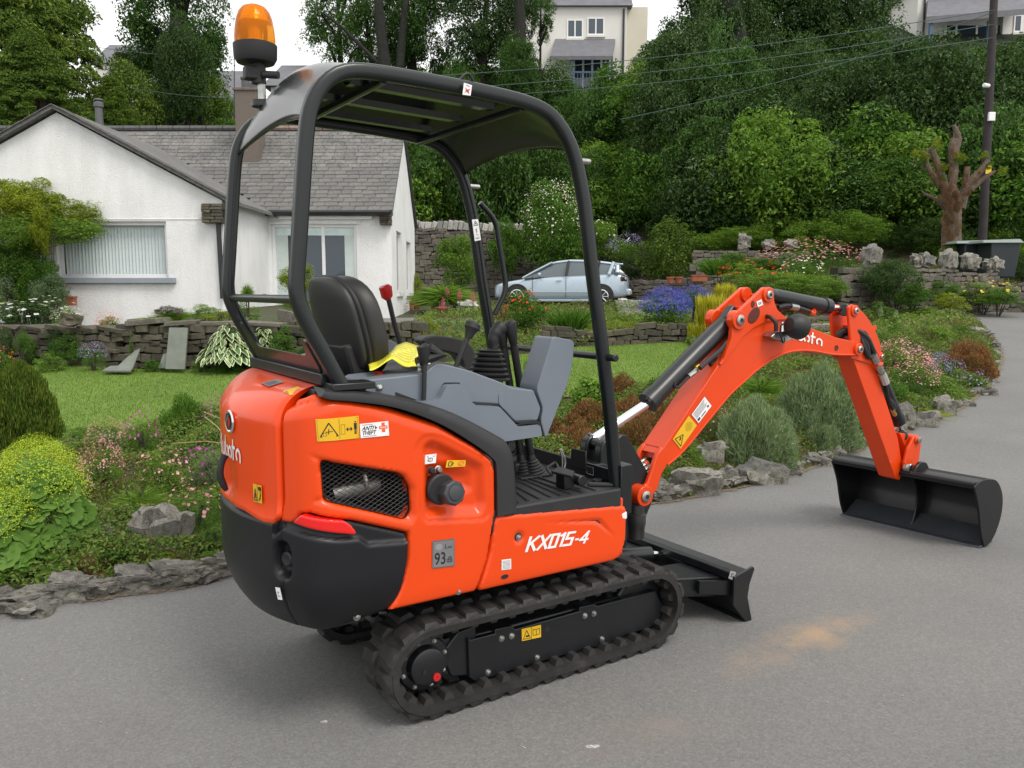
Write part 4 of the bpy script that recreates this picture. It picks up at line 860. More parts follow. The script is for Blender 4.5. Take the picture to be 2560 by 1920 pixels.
hh = lambda pts, y, r, n=8, m=HOSE, par=EX, name='hose': MB().tube(bez([LY(p, y if not isinstance(y, (list, tuple)) else y[i]) for i, p in enumerate(Z(*ZA, pts))], 5), r, n).build(name, m, par)
hh([(905, 420), (850, 520), (760, 600), (690, 665)], [-.03, -.06, -.07, -.075], .013); hh([(905, 470), (860, 560), (760, 640)], [-.0, -.02, -.03], .012)
hh([(620, 715), (570, 770), (540, 795), (515, 790), (520, 760)], -.05, .008, m=BLACKP, par=bcy, name='steel_pipe')
hh([(612, 722), (640, 700)], -.05, .013, m=ZINC, par=bcy, name='hose_fitting'); hh([(640, 702), (675, 672)], -.05, .014, m=ZINC, par=bcy, name='hose_fitting'); hh([(668, 672), (690, 655)], -.05, .016, m=mat('yellow_cap', (.75, .5, .02), .4), par=bcy, name='hose_cap')
acy = cylinder('arm_cylinder', LY(Z(*ZA, [(1195, 165)])[0], 0), LY(Z(*ZA, [(1575, 240)])[0], 0), LY(Z(*ZA, [(1700, 268)])[0], 0), .042, .020)
MB().cyl(LY(Z(*ZA, [(1130, 140)])[0], 0), LY(Z(*ZA, [(1200, 165)])[0], 0), .038).build('cylinder_eye', BLACKP, acy); MB().cyl(LY(Z(*ZA, [(1690, 262)])[0], -.03), LY(Z(*ZA, [(1690, 262)])[0], .03), .036).build('rod_eye', BLACKP, acy, bev=.006)
hh([(1230, 245), (1290, 232), (1360, 245), (1450, 275)], -.035, .014, par=acy); hh([(1240, 262), (1300, 250), (1380, 262), (1470, 285)], -.01, .012, par=acy); hh([(1315, 237), (1365, 247)], -.038, .018, m=ZINC, par=acy, name='hose_fitting'); hh([(1440, 272), (1480, 285), (1470, 262)], -.03, .013, m=ORANGE2, par=acy, name='port_block')
bcc = cylinder('bucket_cylinder', LY(Z(*ZA, [(1925, 690)])[0], 0), LY(Z(*ZA, [(2065, 1040)])[0], 0), LY(Z(*ZA, [(2088, 1110)])[0], 0), .040, .019)
MB().cyl(LY(Z(*ZA, [(2088, 1130)])[0], -.035), LY(Z(*ZA, [(2088, 1130)])[0], .035), .035).build('rod_eye', BLACKP, bcc, bev=.006)
hh([(1925, 700), (1950, 820), (1990, 870), (2030, 920), (2030, 960)], -.05, .013, par=bcc); hh([(2020, 950), (2040, 990)], -.05, .013, m=mat('brass', (.55, .35, .12), .35, metal=1), par=bcc, name='hose_fitting')
am = bpy.data.objects.new('arm', None); COL.objects.link(am); am.parent = EX
side = Z(*ZA, [(1742, 575), (1800, 590), (1880, 600), (1925, 690), (1935, 760), (2000, 960), (2060, 1150), (2098, 1380), (2070, 1440), (2040, 1425)])
MB().plate(xz(side, -.058), -.058, .058).build('arm_box', ORANGE2, am, bev=.004)
up_ = Z(*ZA, [(1742, 600), (1738, 480), (1722, 300), (1722, 240), (1750, 222), (1785, 240), (1850, 310), (1905, 400), (1940, 490), (1953, 580), (1940, 640), (1920, 690), (1880, 640)])
for sg in (-1, 1): MB().plate(rnd_poly(xz(up_, -.07), .008), sg*.050, sg*.068).build('arm_ear', ORANGE2, am, bev=.005)
hl = xz(Z(*ZA, [(1800, 440), (1820, 400), (1850, 420), (1890, 520), (1900, 580), (1870, 612), (1830, 560)]), -.07); MB().plate(rnd_poly(hl, .02), -.0705, -.062).build('arm_opening', MATS['hole_shade'], am)
MB().plate(xz(Z(*ZA, [(1735, 370), (1860, 370), (1860, 395), (1735, 395)]), 0), -.05, .05).build('ear_web', ORANGE2, am)
ca = LY(Z(*ZA, [(1760, 268)])[0], -.07); pin(am, ca, -.078, -.04, .034); MB().cyl((ca[0], .04, ca[2]), (ca[0], .078, ca[2]), .034).build('pin_boss', ORANGE2, am, bev=.004)
cb = LY(Z(*ZA, [(1942, 585)])[0], -.07); pin(am, cb, -.075, -.03, .026)
ce = LY(Z(*ZA, [(1200+925, 1340)])[0], -.07); pin(am, ce, -.085, .085, .032)
hh([(1640, 440), (1680, 405), (1760, 400), (1840, 450), (1880, 530), (1900, 575)], [-.0, -.02, -.05, -.075, -.08, -.078], .017, par=am); hh([(1660, 455), (1700, 425), (1780, 430), (1840, 500), (1855, 590)], [.01, 0, -.05, -.078, -.078], .015, par=am); hh([(1800, 450), (1830, 530), (1860, 590), (1890, 570)], [-.06, -.08, -.08, -.08], .014, par=am)
hh([(1885, 570), (1912, 625)], -.082, .021, m=ZINC, par=am, name='hose_fitting'); hh([(1915, 640), (1950, 700)], -.08, .020, m=ZINC, par=am, name='hose_fitting'); hh([(1950, 705), (1975, 770)], -.078, .024, m=mat('fitting_light', (.5, .5, .46), .4, metal=.6), par=am, name='hose_fitting'); hh([(1905, 640), (1940, 640)], -.08, .018, m=ORANGE2, par=am, name='hose_clamp')
hh([(1975, 770), (1990, 860), (2020, 940)], [-.075, -.06, -.05], .014, par=am)
lk = bpy.data.objects.new('bucket_link', None); COL.objects.link(lk); lk.parent = EX
l1 = LY(Z(*ZA, [(2190, 1160)])[0], -.09)
MB().cyl((l1[0], -.10, l1[2]), (l1[0], .10, l1[2]), .028).build('link_tube', ORANGE2, lk, bev=.004); MB().lathe([(.02, 0), (.02, .012), (.012, .014)], (l1[0], -.10, l1[2]), (0, -1, 0), 16).build('link_pin', ZINC, lk)
lo_ = rnd_poly(xz(Z(*ZA, [(2165, 1140), (2215, 1135), (2212, 1185), (2170, 1250), (2160, 1300), (2145, 1370), (2105, 1365), (2100, 1320), (2125, 1220)]), -.085), .008)
for sg in (-1, 1): MB().plate(lo_, sg*.070, sg*.090).build('link_plate', ORANGE2, lk, bev=.005)
MB().plate(xz(Z(*ZA, [(2020, 1105), (2150, 1120), (2170, 1180), (2150, 1330), (2090, 1330), (2050, 1180)]), 0), -.05, .05).build('link_web', ORANGE2, lk, bev=.004)
# --- bucket (opening towards the cab)
bk = bpy.data.objects.new('bucket', None); COL.objects.link(bk); bk.parent = EX
yc = -.05; YB0, YB1 = -.505, .405
BM = mat('bucket_black', (.006, .006, .0075), .34, coat=.1, spec=.4, var=.2, vscale=14)
prf = bez([(3.045, .395), (3.10, .418), (3.19, .425), (3.30, .40), (3.375, .31), (3.385, .20), (3.345, .10), (3.285, .03), (3.205, .0)], 4)
def yaw(p, a=-.075): x, y, z = p; return (x-(y-yc)*.075, y, z)
mb = MB(); n = len(prf); inn = [(x-(.012 if i > 3 else 0), z-(.012 if i < n-6 else -.012)) for i, (x, z) in enumerate(prf)]
V = [yaw((x, y, z)) for y in (YB0, YB1) for x, z in prf]+[yaw((x, y, z)) for y in (YB0, YB1) for x, z in inn]
Fq = [(i, i+1, n+i+1, n+i) for i in range(n-1)]+[(2*n+i+1, 2*n+i, 3*n+i, 3*n+i+1) for i in range(n-1)]+[(0, n, 3*n, 2*n), (n-1, 2*n-1+0, 4*n-1, 3*n-1)]
mb.add(V, Fq); mb.build('bucket_shell', BM, bk, ang=40)
chk = prf+bez([(3.205, .0), (3.165, .08), (3.14, .16), (3.115, .25), (3.08, .33), (3.045, .395)], 3)[1:-1]
for y in (YB0, YB1): MB().plate(chk, y-.007, y+.007, fn=lambda x, yy, z: yaw((x, yy, z))).build('bucket_cheek', BM, bk, bev=.003)
cr_ = prf+bez([(3.205, .0), (3.26, .10), (3.27, .22), (3.22, .33), (3.10, .385), (3.045, .395)], 3)[1:-1]
MB().plate(cr_, yc-.006, yc+.006, fn=lambda x, yy, z: yaw((x, yy, z))).build('bucket_rib', BM, bk, bev=.002)
MB().add([yaw(p) for y in (YB0, YB1) for p in ((3.16, y, -.002), (3.30, y, .018), (3.30, y, .034), (3.165, y, .012))], [(3, 2, 1, 0), (4, 5, 6, 7), (0, 1, 5, 4), (1, 2, 6, 5), (2, 3, 7, 6), (3, 0, 4, 7)]).build('cutting_edge', mat('edge_steel', (.055, .06, .068), .3, metal=.3, var=.15), bk, bev=.002)
MB().add([yaw(p) for y in (YB0+.01, YB1-.01) for p in ((3.20, y, .016), (3.32, y, .10), (3.33, y, .09), (3.205, y, .010))], [(3, 2, 1, 0), (4, 5, 6, 7), (0, 1, 5, 4), (1, 2, 6, 5), (2, 3, 7, 6), (3, 0, 4, 7)]).build('bucket_floor_plate', MATS['edge_steel'], bk)
MB().cyl(yaw((3.065, YB0, .402)), yaw((3.065, YB1, .402)), .018, 14).build('bucket_lip_tube', BM, bk)
for y in (yc-.085, yc+.085):
    MB().plate(rnd_poly([(3.06, .40), (3.09, .45), (3.14, .475), (3.20, .465), (3.24, .41)], .02), y-.012, y+.012, fn=lambda x, yy, z: (x, yy, z)).build('bucket_ear', BM, bk, bev=.004)
c = LY(Z(*ZR, [(1410, 745)])[0], -.12); MB().lathe([(.024, 0), (.024, .02), (.014, .024)], (c[0], -.10, c[2]), (0, -1, 0), 18).build('bucket_pin', ZINC, bk)
c = LY(Z(*ZR, [(1480, 755)])[0], -.10); MB().lathe([(.026, 0), (.026, .012), (.018, .014)], (c[0], -.11, c[2]), (0, -1, .2), 18).build('bucket_pin', ZINC, bk)
for i, (a, b) in enumerate((((225, 1355), (330, 1285)), ((232, 1388), (330, 1320)), ((245, 1420), (355, 1340)), ((290, 1430), (370, 1370)))):
    y = .03-.02*i
    for k_, (u0, u1, m_) in enumerate(((0, .2, PRINTORANGE if i % 2 else ZINC), (.2, .55, MATS['fitting_light']), (.58, .8, ZINC), (.8, 1.0, ZINC if i != 1 else PRINTORANGE))):
        pa = np.array(LY(Z(*ZA, [a])[0], y)); pb = np.array(LY(Z(*ZA, [b])[0], y)); MB().cyl(pa+(pb-pa)*u0, pa+(pb-pa)*u1, .013+.003*(k_ % 2), 12).build('hose_fitting', m_, boom)
    MB().tube(bez([pb, pb+np.array([.06, 0, .03]), pb+np.array([.12, 0, .10])], 3), .014, 8).build('hose', HOSE, boom)
    MB().tube(bez([pa, pa+np.array([-.06, 0, -.04]), pa+np.array([-.12, 0, -.02])], 3), .014, 8).build('hose', HOSE, boom)
# --- tracks
XR, XF, ZC0, RT = -.475, .585, .185, .156
def stadium(u, r=RT):      # u in 0..1 -> point, tangent angle (travel direction), counter-clockwise seen from the right side
    L = (XF-XR); per = 2*L+2*math.pi*r; d = (u % 1)*per
    if d < L: return XR+d, ZC0+r, 0.0                      # top run, towards the front
    d -= L
    if d < math.pi*r: a = d/r; return XF+r*math.sin(a), ZC0+r*math.cos(a), -a
    d -= math.pi*r
    if d < L: return XF-d, ZC0-r, -math.pi
    d -= L; a = d/r; return XR-r*math.sin(a), ZC0-r*math.cos(a), -math.pi-a
lugm = MB()
def lug_mesh(w):
    mb = MB(); a, b = .034, .024; h0, h1 = -.006, .015
    mb.add([(-a, -w/2, h0), (a, -w/2, h0), (a, w/2, h0), (-a, w/2, h0), (-b-.004, -w/2+.010, h1), (b-.008, -w/2+.004, h1), (b, w/2-.010, h1), (-b+.006, w/2-.004, h1)], [(3, 2, 1, 0), (4, 5, 6, 7), (0, 1, 5, 4), (1, 2, 6, 5), (2, 3, 7, 6), (3, 0, 4, 7)])
    me = mb.mesh('lug'); me.materials.append(RUBBER); return me
LUG = lug_mesh(.098)
TOOTH = MB().add([(-.022, -.03, -.002), (.022, -.03, -.002), (.022, .03, -.002), (-.022, .03, -.002), (-.012, -.028, -.026), (.012, -.028, -.026), (.012, .028, -.026), (-.012, .028, -.026)], [(0, 1, 2, 3), (7, 6, 5, 4), (0, 4, 5, 1), (1, 5, 6, 2), (2, 6, 7, 3), (3, 7, 4, 0)]).mesh('drive_tooth'); TOOTH.materials.append(RUBBER)
und = []
for sg in (-1, 1):
    yo, yi = sg*.495, sg*.268; ymid = (yo+yi)/2
    tr = bpy.data.objects.new('rubber_track', None); COL.objects.link(tr); tr.parent = EX
    mb = MB(); n = 120; sec = [(-.020, 0), (-.020, 1), (.004, 1.0), (.012, .96), (.012, .04), (.004, 0)]; V = []
    for i in range(n):
        x, z, a = stadium(i/n); nx, nz = math.sin(-a)*1, math.cos(a)
        nx, nz = (-math.sin(a), math.cos(a))
        for h, f in sec: V.append((x+nx*h, yo+(yi-yo)*f, z+nz*h))
    k = len(sec); mb.add(V, [(i*k+j, ((i+1) % n)*k+j, ((i+1) % n)*k+(j+1) % k, i*k+(j+1) % k) for i in range(n) for j in range(k)])
    mb.build('track_belt', RUBBER, tr, ang=40)
    NL = 37
    for i in range(NL):
        for row, yy in ((0, yo-sg*.050), (1, yi+sg*.050)):
            x, z, a = stadium((i+.5*row)/NL); nx, nz = -math.sin(a), math.cos(a)
            o = link('lug', LUG, None, tr, (x+nx*.012, yy, z+nz*.012), (0, -a, 0)); o.scale = (1, 1 if row == 0 else -1, 1)
        x, z, a = stadium((i+.25)/NL); nx, nz = -math.sin(a), math.cos(a)
        link('drive_tooth', TOOTH, None, tr, (x-nx*.018, ymid-sg*.055, z-nz*.018), (0, -a, 0)); link('drive_tooth', TOOTH, None, tr, (x-nx*.018, ymid+sg*.055, z-nz*.018), (0, -a, 0))
    fr = bpy.data.objects.new('track_frame', None); COL.objects.link(fr); fr.parent = EX
    out = xz(Z(*ZD, [(850, 597), (862, 606), (985, 575), (985, 552), (1070, 535), (1085, 553), (1410, 462), (1410, 440), (1485, 425), (1500, 435), (1790, 357), (1835, 450), (1800, 520), (1755, 548), (1600, 590), (1545, 640), (1470, 640), (1300, 690), (1230, 710), (1150, 730), (970, 790), (880, 812), (855, 795)]), -.43)
    MB().plate(out, sg*.425, sg*.37).build('side_plate', BLACKP, fr, bev=.003)
    MB().b2(-.28, .55, sg*.40, sg*.30, .10, .24).build('frame_beam', BLACKP, fr, bev=.01)
    MB().plate(rnd_poly([(-.36, .10), (-.25, .08), (-.25, .28), (-.33, .27), (-.40, .20)], .01), sg*.41, sg*.33).build('frame_end', BLACKP, fr, bev=.006)
    for p in ((948, 768), (1195, 694), (1521, 600), (1016, 598), (1067, 585), (1435, 483), (1480, 472)):
        c = LY(Z(*ZD, [p])[0], -.43); bolt(fr, (c[0], sg*.425, c[2]), (0, sg, 0), .0085)
    for x in (.02, .26, .46): MB().cyl((x, sg*.415, .078), (x, sg*.29, .078), .045, 24).build('track_roller', BLACKP, fr, bev=.006)
    MB().cyl((XF, sg*.395, ZC0), (XF, sg*.33, ZC0), .13, 36).build('idler_wheel', BLACKP, fr, bev=.01)
    MB().cyl((.1, sg*.42, .30), (.1, sg*.34, .30), .03).build('carrier_roller', BLACKP, fr)
    MB().plate([(x, z) for x, z in [(XF-.05, ZC0-.03), (XF+.05, ZC0-.03), (XF+.05, ZC0+.03), (XF-.05, ZC0+.03)]], sg*.40, sg*.38).build('idler_block', BLACKP, fr, bev=.004)
    dr = bpy.data.objects.new('final_drive', None); COL.objects.link(dr); dr.parent = EX
    mb = MB(); g = []
    for i in range(18*4):
        a = 2*math.pi*i/72; r = (.112, .132, .132, .112)[i % 4]; g.append((XR+r*math.cos(a), ZC0+r*math.sin(a)))
    mb.plate(g, sg*.40, sg*.36); mb.build('sprocket', BLACKP, dr, bev=.002)
    MB().lathe([(.105, 0), (.105, .035), (.098, .042), (.075, .046), (.068, .075), (.058, .080), (.001, .081)], (XR, sg*.375, ZC0), (0, sg, 0), 40).build('motor_housing', BLACKP, dr, ang=30)
    for a in range(8):
        an = a*math.pi/4+.3; bolt(dr, (XR+.088*math.cos(an), sg*.417, ZC0+.088*math.sin(an)), (0, sg, 0), .006)
    MB().lathe([(.015, 0), (.015, .006), (.006, .007), (.004, .003)], (XR+.030, sg*.455, ZC0-.042), (0, sg, 0), 18).build('oil_plug', RED, dr)
    MB().lathe([(.008, 0), (.008, .006)], (XR-.02, sg*.455, ZC0-.01), (0, sg, 0), 12).build('plug', BLACKM, dr)
    if sg < 0:
        q = [LY(p, -.4255) for p in Z(*ZD, [(1113, 548), (1210, 526), (1211, 588), (1115, 608)])]; D = Decal(quad_map(q, .0015)); D.rect(YELLOW, 0, 0, 1, 1, 0); D.loop(INK, [(.07, .12), (.44, .12), (.25, .8)], .05, 1.6); D.rect(INK, .2, .25, .36, .4); D.line(INK, (.5, 0), (.5, 1), .03, 1.6); D.loop(INK, [(.58, .3), (.75, .25), (.92, .3), (.92, .75), (.75, .7), (.58, .75)], .04, 1.6); D.line(INK, (.75, .25), (.75, .7), .04, 1.6); D.build('warning_sticker', fr)
        c = LY(Z(*ZD, [(1244, 552)])[0], -.426); MB().lathe([(.013, 0), (.001, .0005)], (c[0], -.4255, c[2]), (0, -1, 0), 18).build('plate_hole', INK, fr)
uc = bpy.data.objects.new('undercarriage', None); COL.objects.link(uc); uc.parent = EX
MB().b2(-.30, .50, -.30, .30, .16, .34).build('centre_frame', BLACKP, uc, bev=.02)
MB().cyl((0, 0, .32), (0, 0, .46), .26, 40).build('slew_ring', BLACKP, uc)
# --- dozer blade
db = bpy.data.objects.new('dozer_blade', None); COL.objects.link(db); db.parent = EX
pf = bez([(1.185, .245), (1.150, .225), (1.125, .17), (1.125, .11), (1.150, .05), (1.185, .0)], 4)
o = pf+[(x-.014, z) for x, z in pf[::-1]]
MB().plate(o, -.49, .49).build('blade_plate', BLACKP, db, bev=.002)
MB().plate([(1.10, .225), (1.165, .25), (1.175, .243), (1.115, .205)], -.49, .49).build('blade_top_beam', BLACKP, db, bev=.003)
MB().b2(1.085, 1.125, -.489, .489, .205, .245).build('blade_top_box', BLACKP, db, bev=.006)
ep = rnd_poly([(1.075, .235), (1.15, .25), (1.20, .262), (1.212, .25), (1.180, .18), (1.170, .12), (1.19, .05), (1.205, -.0), (1.165, .0), (1.10, .07), (1.075, .10)], .006)
for sg in (-1, 1): MB().plate(ep, sg*.483, sg*.495).build('blade_end_plate', BLACKP, db, bev=.002)
MB().b2(1.155, 1.20, -.49, .49, .0, .014).build('cutting_edge', BLACKP, db)
for sg in (-1, 1):
    mb = MB(); V = [(.40, sg*.20, .20), (.40, sg*.26, .20), (1.12, sg*.40, .10), (1.12, sg*.14, .10), (.40, sg*.20, .27), (.40, sg*.26, .27), (1.12, sg*.40, .20), (1.12, sg*.14, .20)]
    mb.add(V, [(3, 2, 1, 0), (4, 5, 6, 7), (0, 1, 5, 4), (1, 2, 6, 5), (2, 3, 7, 6), (3, 0, 4, 7)]); mb.build('blade_arm', BLACKP, db, bev=.006)
    MB().add([(.95, sg*.40, .15), (1.12, sg*.47, .13), (1.12, sg*.47, .20), (.95, sg*.40, .21), (.95, sg*.38, .15), (1.12, sg*.45, .13), (1.12, sg*.45, .20), (.95, sg*.38, .21)], [(0, 1, 2, 3), (7, 6, 5, 4), (0, 4, 5, 1), (1, 5, 6, 2), (2, 6, 7, 3), (3, 7, 4, 0)]).build('blade_gusset', BLACKP, db)
MB().cyl((.55, 0, .28), (1.0, 0, .22), .04).build('blade_cylinder', BLACKP, db); MB().cyl((1.0, 0, .22), (1.12, 0, .19), .02).build('blade_cylinder_rod', CHROME, db)
c = [LZ(p, .248) for p in Z(*ZC, [(2012, 1455), (2052, 1465), (2030, 1520), (1996, 1508)])]
q = [LX(p, 1.084) for p in Z(*ZC, [(2012, 1455), (2052, 1465), (2030, 1520), (1996, 1508)])]; D = Decal(quad_map([np.clip(x, -9, 9) for x in q], .003)); D.rect(WHITE, 0, 0, 1, 1, 0); D.line(INK, (.3, .3), (.6, .35), .08, .8); D.line(INK, (.6, .35), (.35, .65), .08, .8); D.line(INK, (.35, .65), (.7, .7), .08, .8); D.build('blade_sticker', db)
# --- yellow leaflet lying on the seat
ly_px = [(1020, 892), (1080, 850), (1150, 790), (1210, 735), (1290, 714), (1370, 722), (1415, 735)]
lo_px = [(1035, 893), (1110, 865), (1190, 830), (1250, 850), (1310, 875), (1345, 885), (1400, 860)]
YM, t, b = nodes('yellow_plastic_leaflet'); n1 = noise(t, 7, 2); b.inputs['Base Color'].default_value = (.80, .74, .05, 1); b.inputs['Roughness'].default_value = .3; bump(t, b, n1, .3, .02)
V = []; 
for i in range(25):
    u = i/24*6; k = min(5, int(u)); f = u-k
    for j in range(9):
        v = j/8; a = np.array(LY(Z(*ZS, [ly_px[k]])[0], -.12))*(1-f)+np.array(LY(Z(*ZS, [ly_px[k+1]])[0], -.12))*f
        c_ = np.array(LY(Z(*ZS, [lo_px[k]])[0], -.34))*(1-f)+np.array(LY(Z(*ZS, [lo_px[k+1]])[0], -.34))*f
        p = a*(1-v)+c_*v; p[2] += .012*math.sin(math.pi*v)+.006*math.sin(u*2.1+v*4); V.append(tuple(p))
lf = MB().add(V, [(i*9+j, (i+1)*9+j, (i+1)*9+j+1, i*9+j+1) for i in range(24) for j in range(8)])
Mx = Matrix.Translation(ORG)@Matrix.Rotation(math.pi/2-YAW, 4, 'Z')
o = lf.build('leaflet', YM, None, ang=180); o.data.transform(Mx); md = o.modifiers.new('t', 'SOLIDIFY'); md.thickness = .002
tag(o, 'curled bright yellow plastic leaflet lying on the excavator seat', 'leaflet')
lines = MB()
for r_ in range(9):
    for i in range(3, 20):
        if (i*7+r_*3) % 11 == 0: continue
        j = 1+r_*.72
        def pt(i, j):
            k = int(j); f = j-k; a = np.array(V[i*9+k]); b2 = np.array(V[i*9+min(8, k+1)]); return a*(1-f)+b2*f+np.array([0, -.002, .003])
        a, b_, c_, d_ = pt(i, j), pt(i+1, j), pt(i+1, j+.12), pt(i, j+.12); lines.add([a, b_, c_, d_], [(0, 1, 2, 3)])
lo_ob = lines.build('printed_lines', mat('leaflet_print', (.30, .28, .03), .4, var=0), o); lo_ob.data.transform(Mx)
# ============================================================ TERRAIN
def sst(v, a, b): t = np.clip((np.asarray(v, float)-a)/(b-a), 0, 1); return t*t*(3-2*t)
def zroad(x, y):
    s = np.maximum(0, np.asarray(y, float)-6.5); return .075*s*s/(s+1)*sst(x, -1, 3.2)
def zlawn(x, y): return .30+.04*(np.asarray(y, float)-7.6)+.035*np.maximum(0, np.asarray(x, float)-1.5)
def P2W(px, py, zf):      # P-pixel -> world on surface z=zf(x,y)
    d = wray(px*K, py*K); Ys = np.linspace(2, 90, 4400); X = d[0]/d[1]*Ys; Zs = CAM_H+d[2]/d[1]*Ys
    h = np.where(Zs < zf(X, Ys))[0]; k = h[0] if len(h) else len(Ys)-1
    return float(X[k]), float(Ys[k])
edge_px = [(-500, 1420), (-200, 1362), (0, 1318), (120, 1305), (250, 1288), (430, 1262), (530, 1238), (760, 1190), (1080, 1140), (1400, 1090), (1500, 1074), (1690, 1032), (1810, 990), (1950, 935), (2070, 885), (2140, 825), (2163, 775), (2150, 735), (2115, 703), (2050, 690), (1900, 679)]
EDGE = [P2W(a, b, zroad) for a, b in edge_px]
EDGE = [tuple(p) for p in bez(EDGE, 5)]
far_wall = [P2W(a, b, zroad) for a, b in ((1880, 672), (2000, 668), (2212, 664), (2500, 664))]
GARDEN = EDGE+far_wall+[(40, 25), (60, 34), (60, 34.5), (-45, 34.5), (-45, 2.0), (EDGE[0][0]-6, EDGE[0][1]-.8)]
def hillz(x, y):
    st = 31-6*sst(x, 3, 9); t = np.maximum(0, np.asarray(y, float)-st); cap = 12.6+4.6*sst(np.asarray(x, float)-.0*t, 13, 25)*sst(y, 40, 54); h_ = .48*t*t/(t+.8); return cap-np.log1p(np.exp(np.clip((cap-h_)*1.2, -30, 30)))/1.2+.02*np.maximum(0, t-30)+np.log1p(np.exp(-np.minimum(cap*1.2, 30)))/1.2
def zgard(x, y):
    x = np.asarray(x, float); y = np.asarray(y, float)
    D = dpoly(x.ravel(), y.ravel(), EDGE+far_wall+[(40, 25)], closed=False).reshape(x.shape)
    ins = inpoly(x.ravel(), y.ravel(), GARDEN).reshape(x.shape) | (y > 34)
    t = np.where(y > 34, 1, sst(D, .0, 1.3)*.75+sst(D, 0, .28)*.25)
    L = zlawn(x, y)+.75*sst(y, 20.6, 22)*sst(x, 4, 7)+hillz(x, y)
    zr = zroad(x, y); z = zr+(L-zr)*t
    z = z+.012*np.sin(x*3.1+y*1.7)*t
    return np.where(ins, z, zr-.03)
def GX(px, py): return P2W(px, py, lambda X, Y: zgard(X, Y))
def zt1(x, y): return float(zgard(np.array([x]), np.array([y]))[0])
def zone(name, poly, cell, zf, m, dz=0, box=None, kind='structure', smooth=True):
    o = np.array(poly); lo = o.min(0) if box is None else np.array(box[:2]); hi = o.max(0) if box is None else np.array(box[2:])
    gx = np.arange(lo[0]-cell, hi[0]+cell*1.5, cell); gy = np.arange(lo[1]-cell, hi[1]+cell*1.5, cell); X, Y = np.meshgrid(gx, gy)
    ins = inpoly(X[:-1, :-1]+cell/2, Y[:-1, :-1]+cell/2, poly); idx = np.arange(X.size).reshape(X.shape)
    q = np.stack([idx[:-1, :-1][ins], idx[:-1, 1:][ins], idx[1:, 1:][ins], idx[1:, :-1][ins]], 1)
    used = np.unique(q); rm = -np.ones(X.size, int); rm[used] = np.arange(len(used)); q = rm[q]; U = X.ravel()[used].copy(); V = Y.ravel()[used].copy()
    e = np.concatenate([q[:, [0, 1]], q[:, [1, 2]], q[:, [2, 3]], q[:, [3, 0]]]); key = np.sort(e, 1); key = key[:, 0]*10**7+key[:, 1]
    _, inv, cnt = np.unique(key, return_inverse=True, return_counts=True); bv = np.unique(e[cnt[inv] == 1])
    D, NX, NY = dpoly(U[bv], V[bv], poly, near=True); k = D < cell*1.6; U[bv[k]] = NX[k]; V[bv[k]] = NY[k]
    z = zf(U, V)+dz; me = npmesh(name, np.stack([U, V, z], 1), q, smooth); ob = link(name, me, m)
    return tag(ob, kind=kind)
m, t, b = nodes('asphalt'); ASPH = m
sp = noise(t, 120, 4, .8); sp2 = noise(t, 34, 5, .75); big = noise(t, .7, 3, .6)
base = ramp(t, sp, [(.30, (.092, .092, .092)), (.5, (.158, .158, .158)), (.66, (.21, .21, .208)), (.80, (.36, .355, .34))])
c2 = mix(t, .42, base, ramp(t, sp2, [(.3, (.12, .118, .115)), (.7, (.205, .20, .19))]))
vo = t.nodes.new('ShaderNodeTexVoronoi'); vo.inputs['Scale'].default_value = 120; tcv = t.nodes.new('ShaderNodeTexCoord'); t.links.new(tcv.outputs['Object'], vo.inputs['Vector']); sv = t.nodes.new('ShaderNodeSeparateColor'); t.links.new(vo.outputs['Color'], sv.inputs[0])
c2 = mix(t, .24, c2, ramp(t, sv.outputs[0], [(0, (.095, .093, .090)), (.45, (.165, .165, .163)), (.80, (.225, .223, .217)), (.95, (.30, .295, .28))]))
c3 = mix(t, .5, c2, ramp(t, big, [(.3, (.80, .80, .80)), (.7, (1.18, 1.17, 1.14))]), 'MULTIPLY')
def blob(t, c, r, ang, soft=.5, ns=6):
    tc = t.nodes.new('ShaderNodeTexCoord'); mp = t.nodes.new('ShaderNodeMapping'); mp.vector_type = 'TEXTURE'
    mp.inputs['Location'].default_value = (c[0], c[1], 0); mp.inputs['Rotation'].default_value = (0, 0, ang); mp.inputs['Scale'].default_value = (r[0], r[1], 1)
    t.links.new(tc.outputs['Object'], mp.inputs[0]); ln = t.nodes.new('ShaderNodeVectorMath'); ln.operation = 'LENGTH'
    sx = t.nodes.new('ShaderNodeSeparateXYZ'); cx = t.nodes.new('ShaderNodeCombineXYZ'); t.links.new(mp.outputs[0], sx.inputs[0]); t.links.new(sx.outputs[0], cx.inputs[0]); t.links.new(sx.outputs[1], cx.inputs[1]); t.links.new(cx.outputs[0], ln.inputs[0])
    mr = t.nodes.new('ShaderNodeMapRange'); mr.inputs[1].default_value = 1; mr.inputs[2].default_value = 1-soft; mr.clamp = True; t.links.new(ln.outputs['Value'], mr.inputs[0])
    mm = t.nodes.new('ShaderNodeMath'); mm.operation = 'MULTIPLY'; t.links.new(mr.outputs[0], mm.inputs[0]); r_ = ramp(t, noise(t, ns, 4), [(.35, (0, 0, 0)), (.65, (1, 1, 1))]); t.links.new(r_, mm.inputs[1]); return mm.outputs[0]
def roadpt(px, py): return P2W(px, py, zroad)
a = roadpt(1740, 1385); c4 = mix(t, blob(t, a, (.62, .17), math.radians(38), .9, 4), c3, (.33, .235, .155))
a = roadpt(1420, 1590); c4 = mix(t, blob(t, a, (.4, .16), .3, 1.0, 4), c4, (.21, .185, .165))
for px, py, r in ((1280, 1618, .03), (700, 1560, .015)):
    a = roadpt(px, py); c4 = mix(t, blob(t, a, (r, .012), .1, .3, 90), c4, (.6, .6, .58))
t.links.new(c4, b.inputs['Base Color']); b.inputs['Roughness'].default_value = .82; b.inputs['Specular IOR Level'].default_value = .35; bump(t, b, sp, .55, .004)
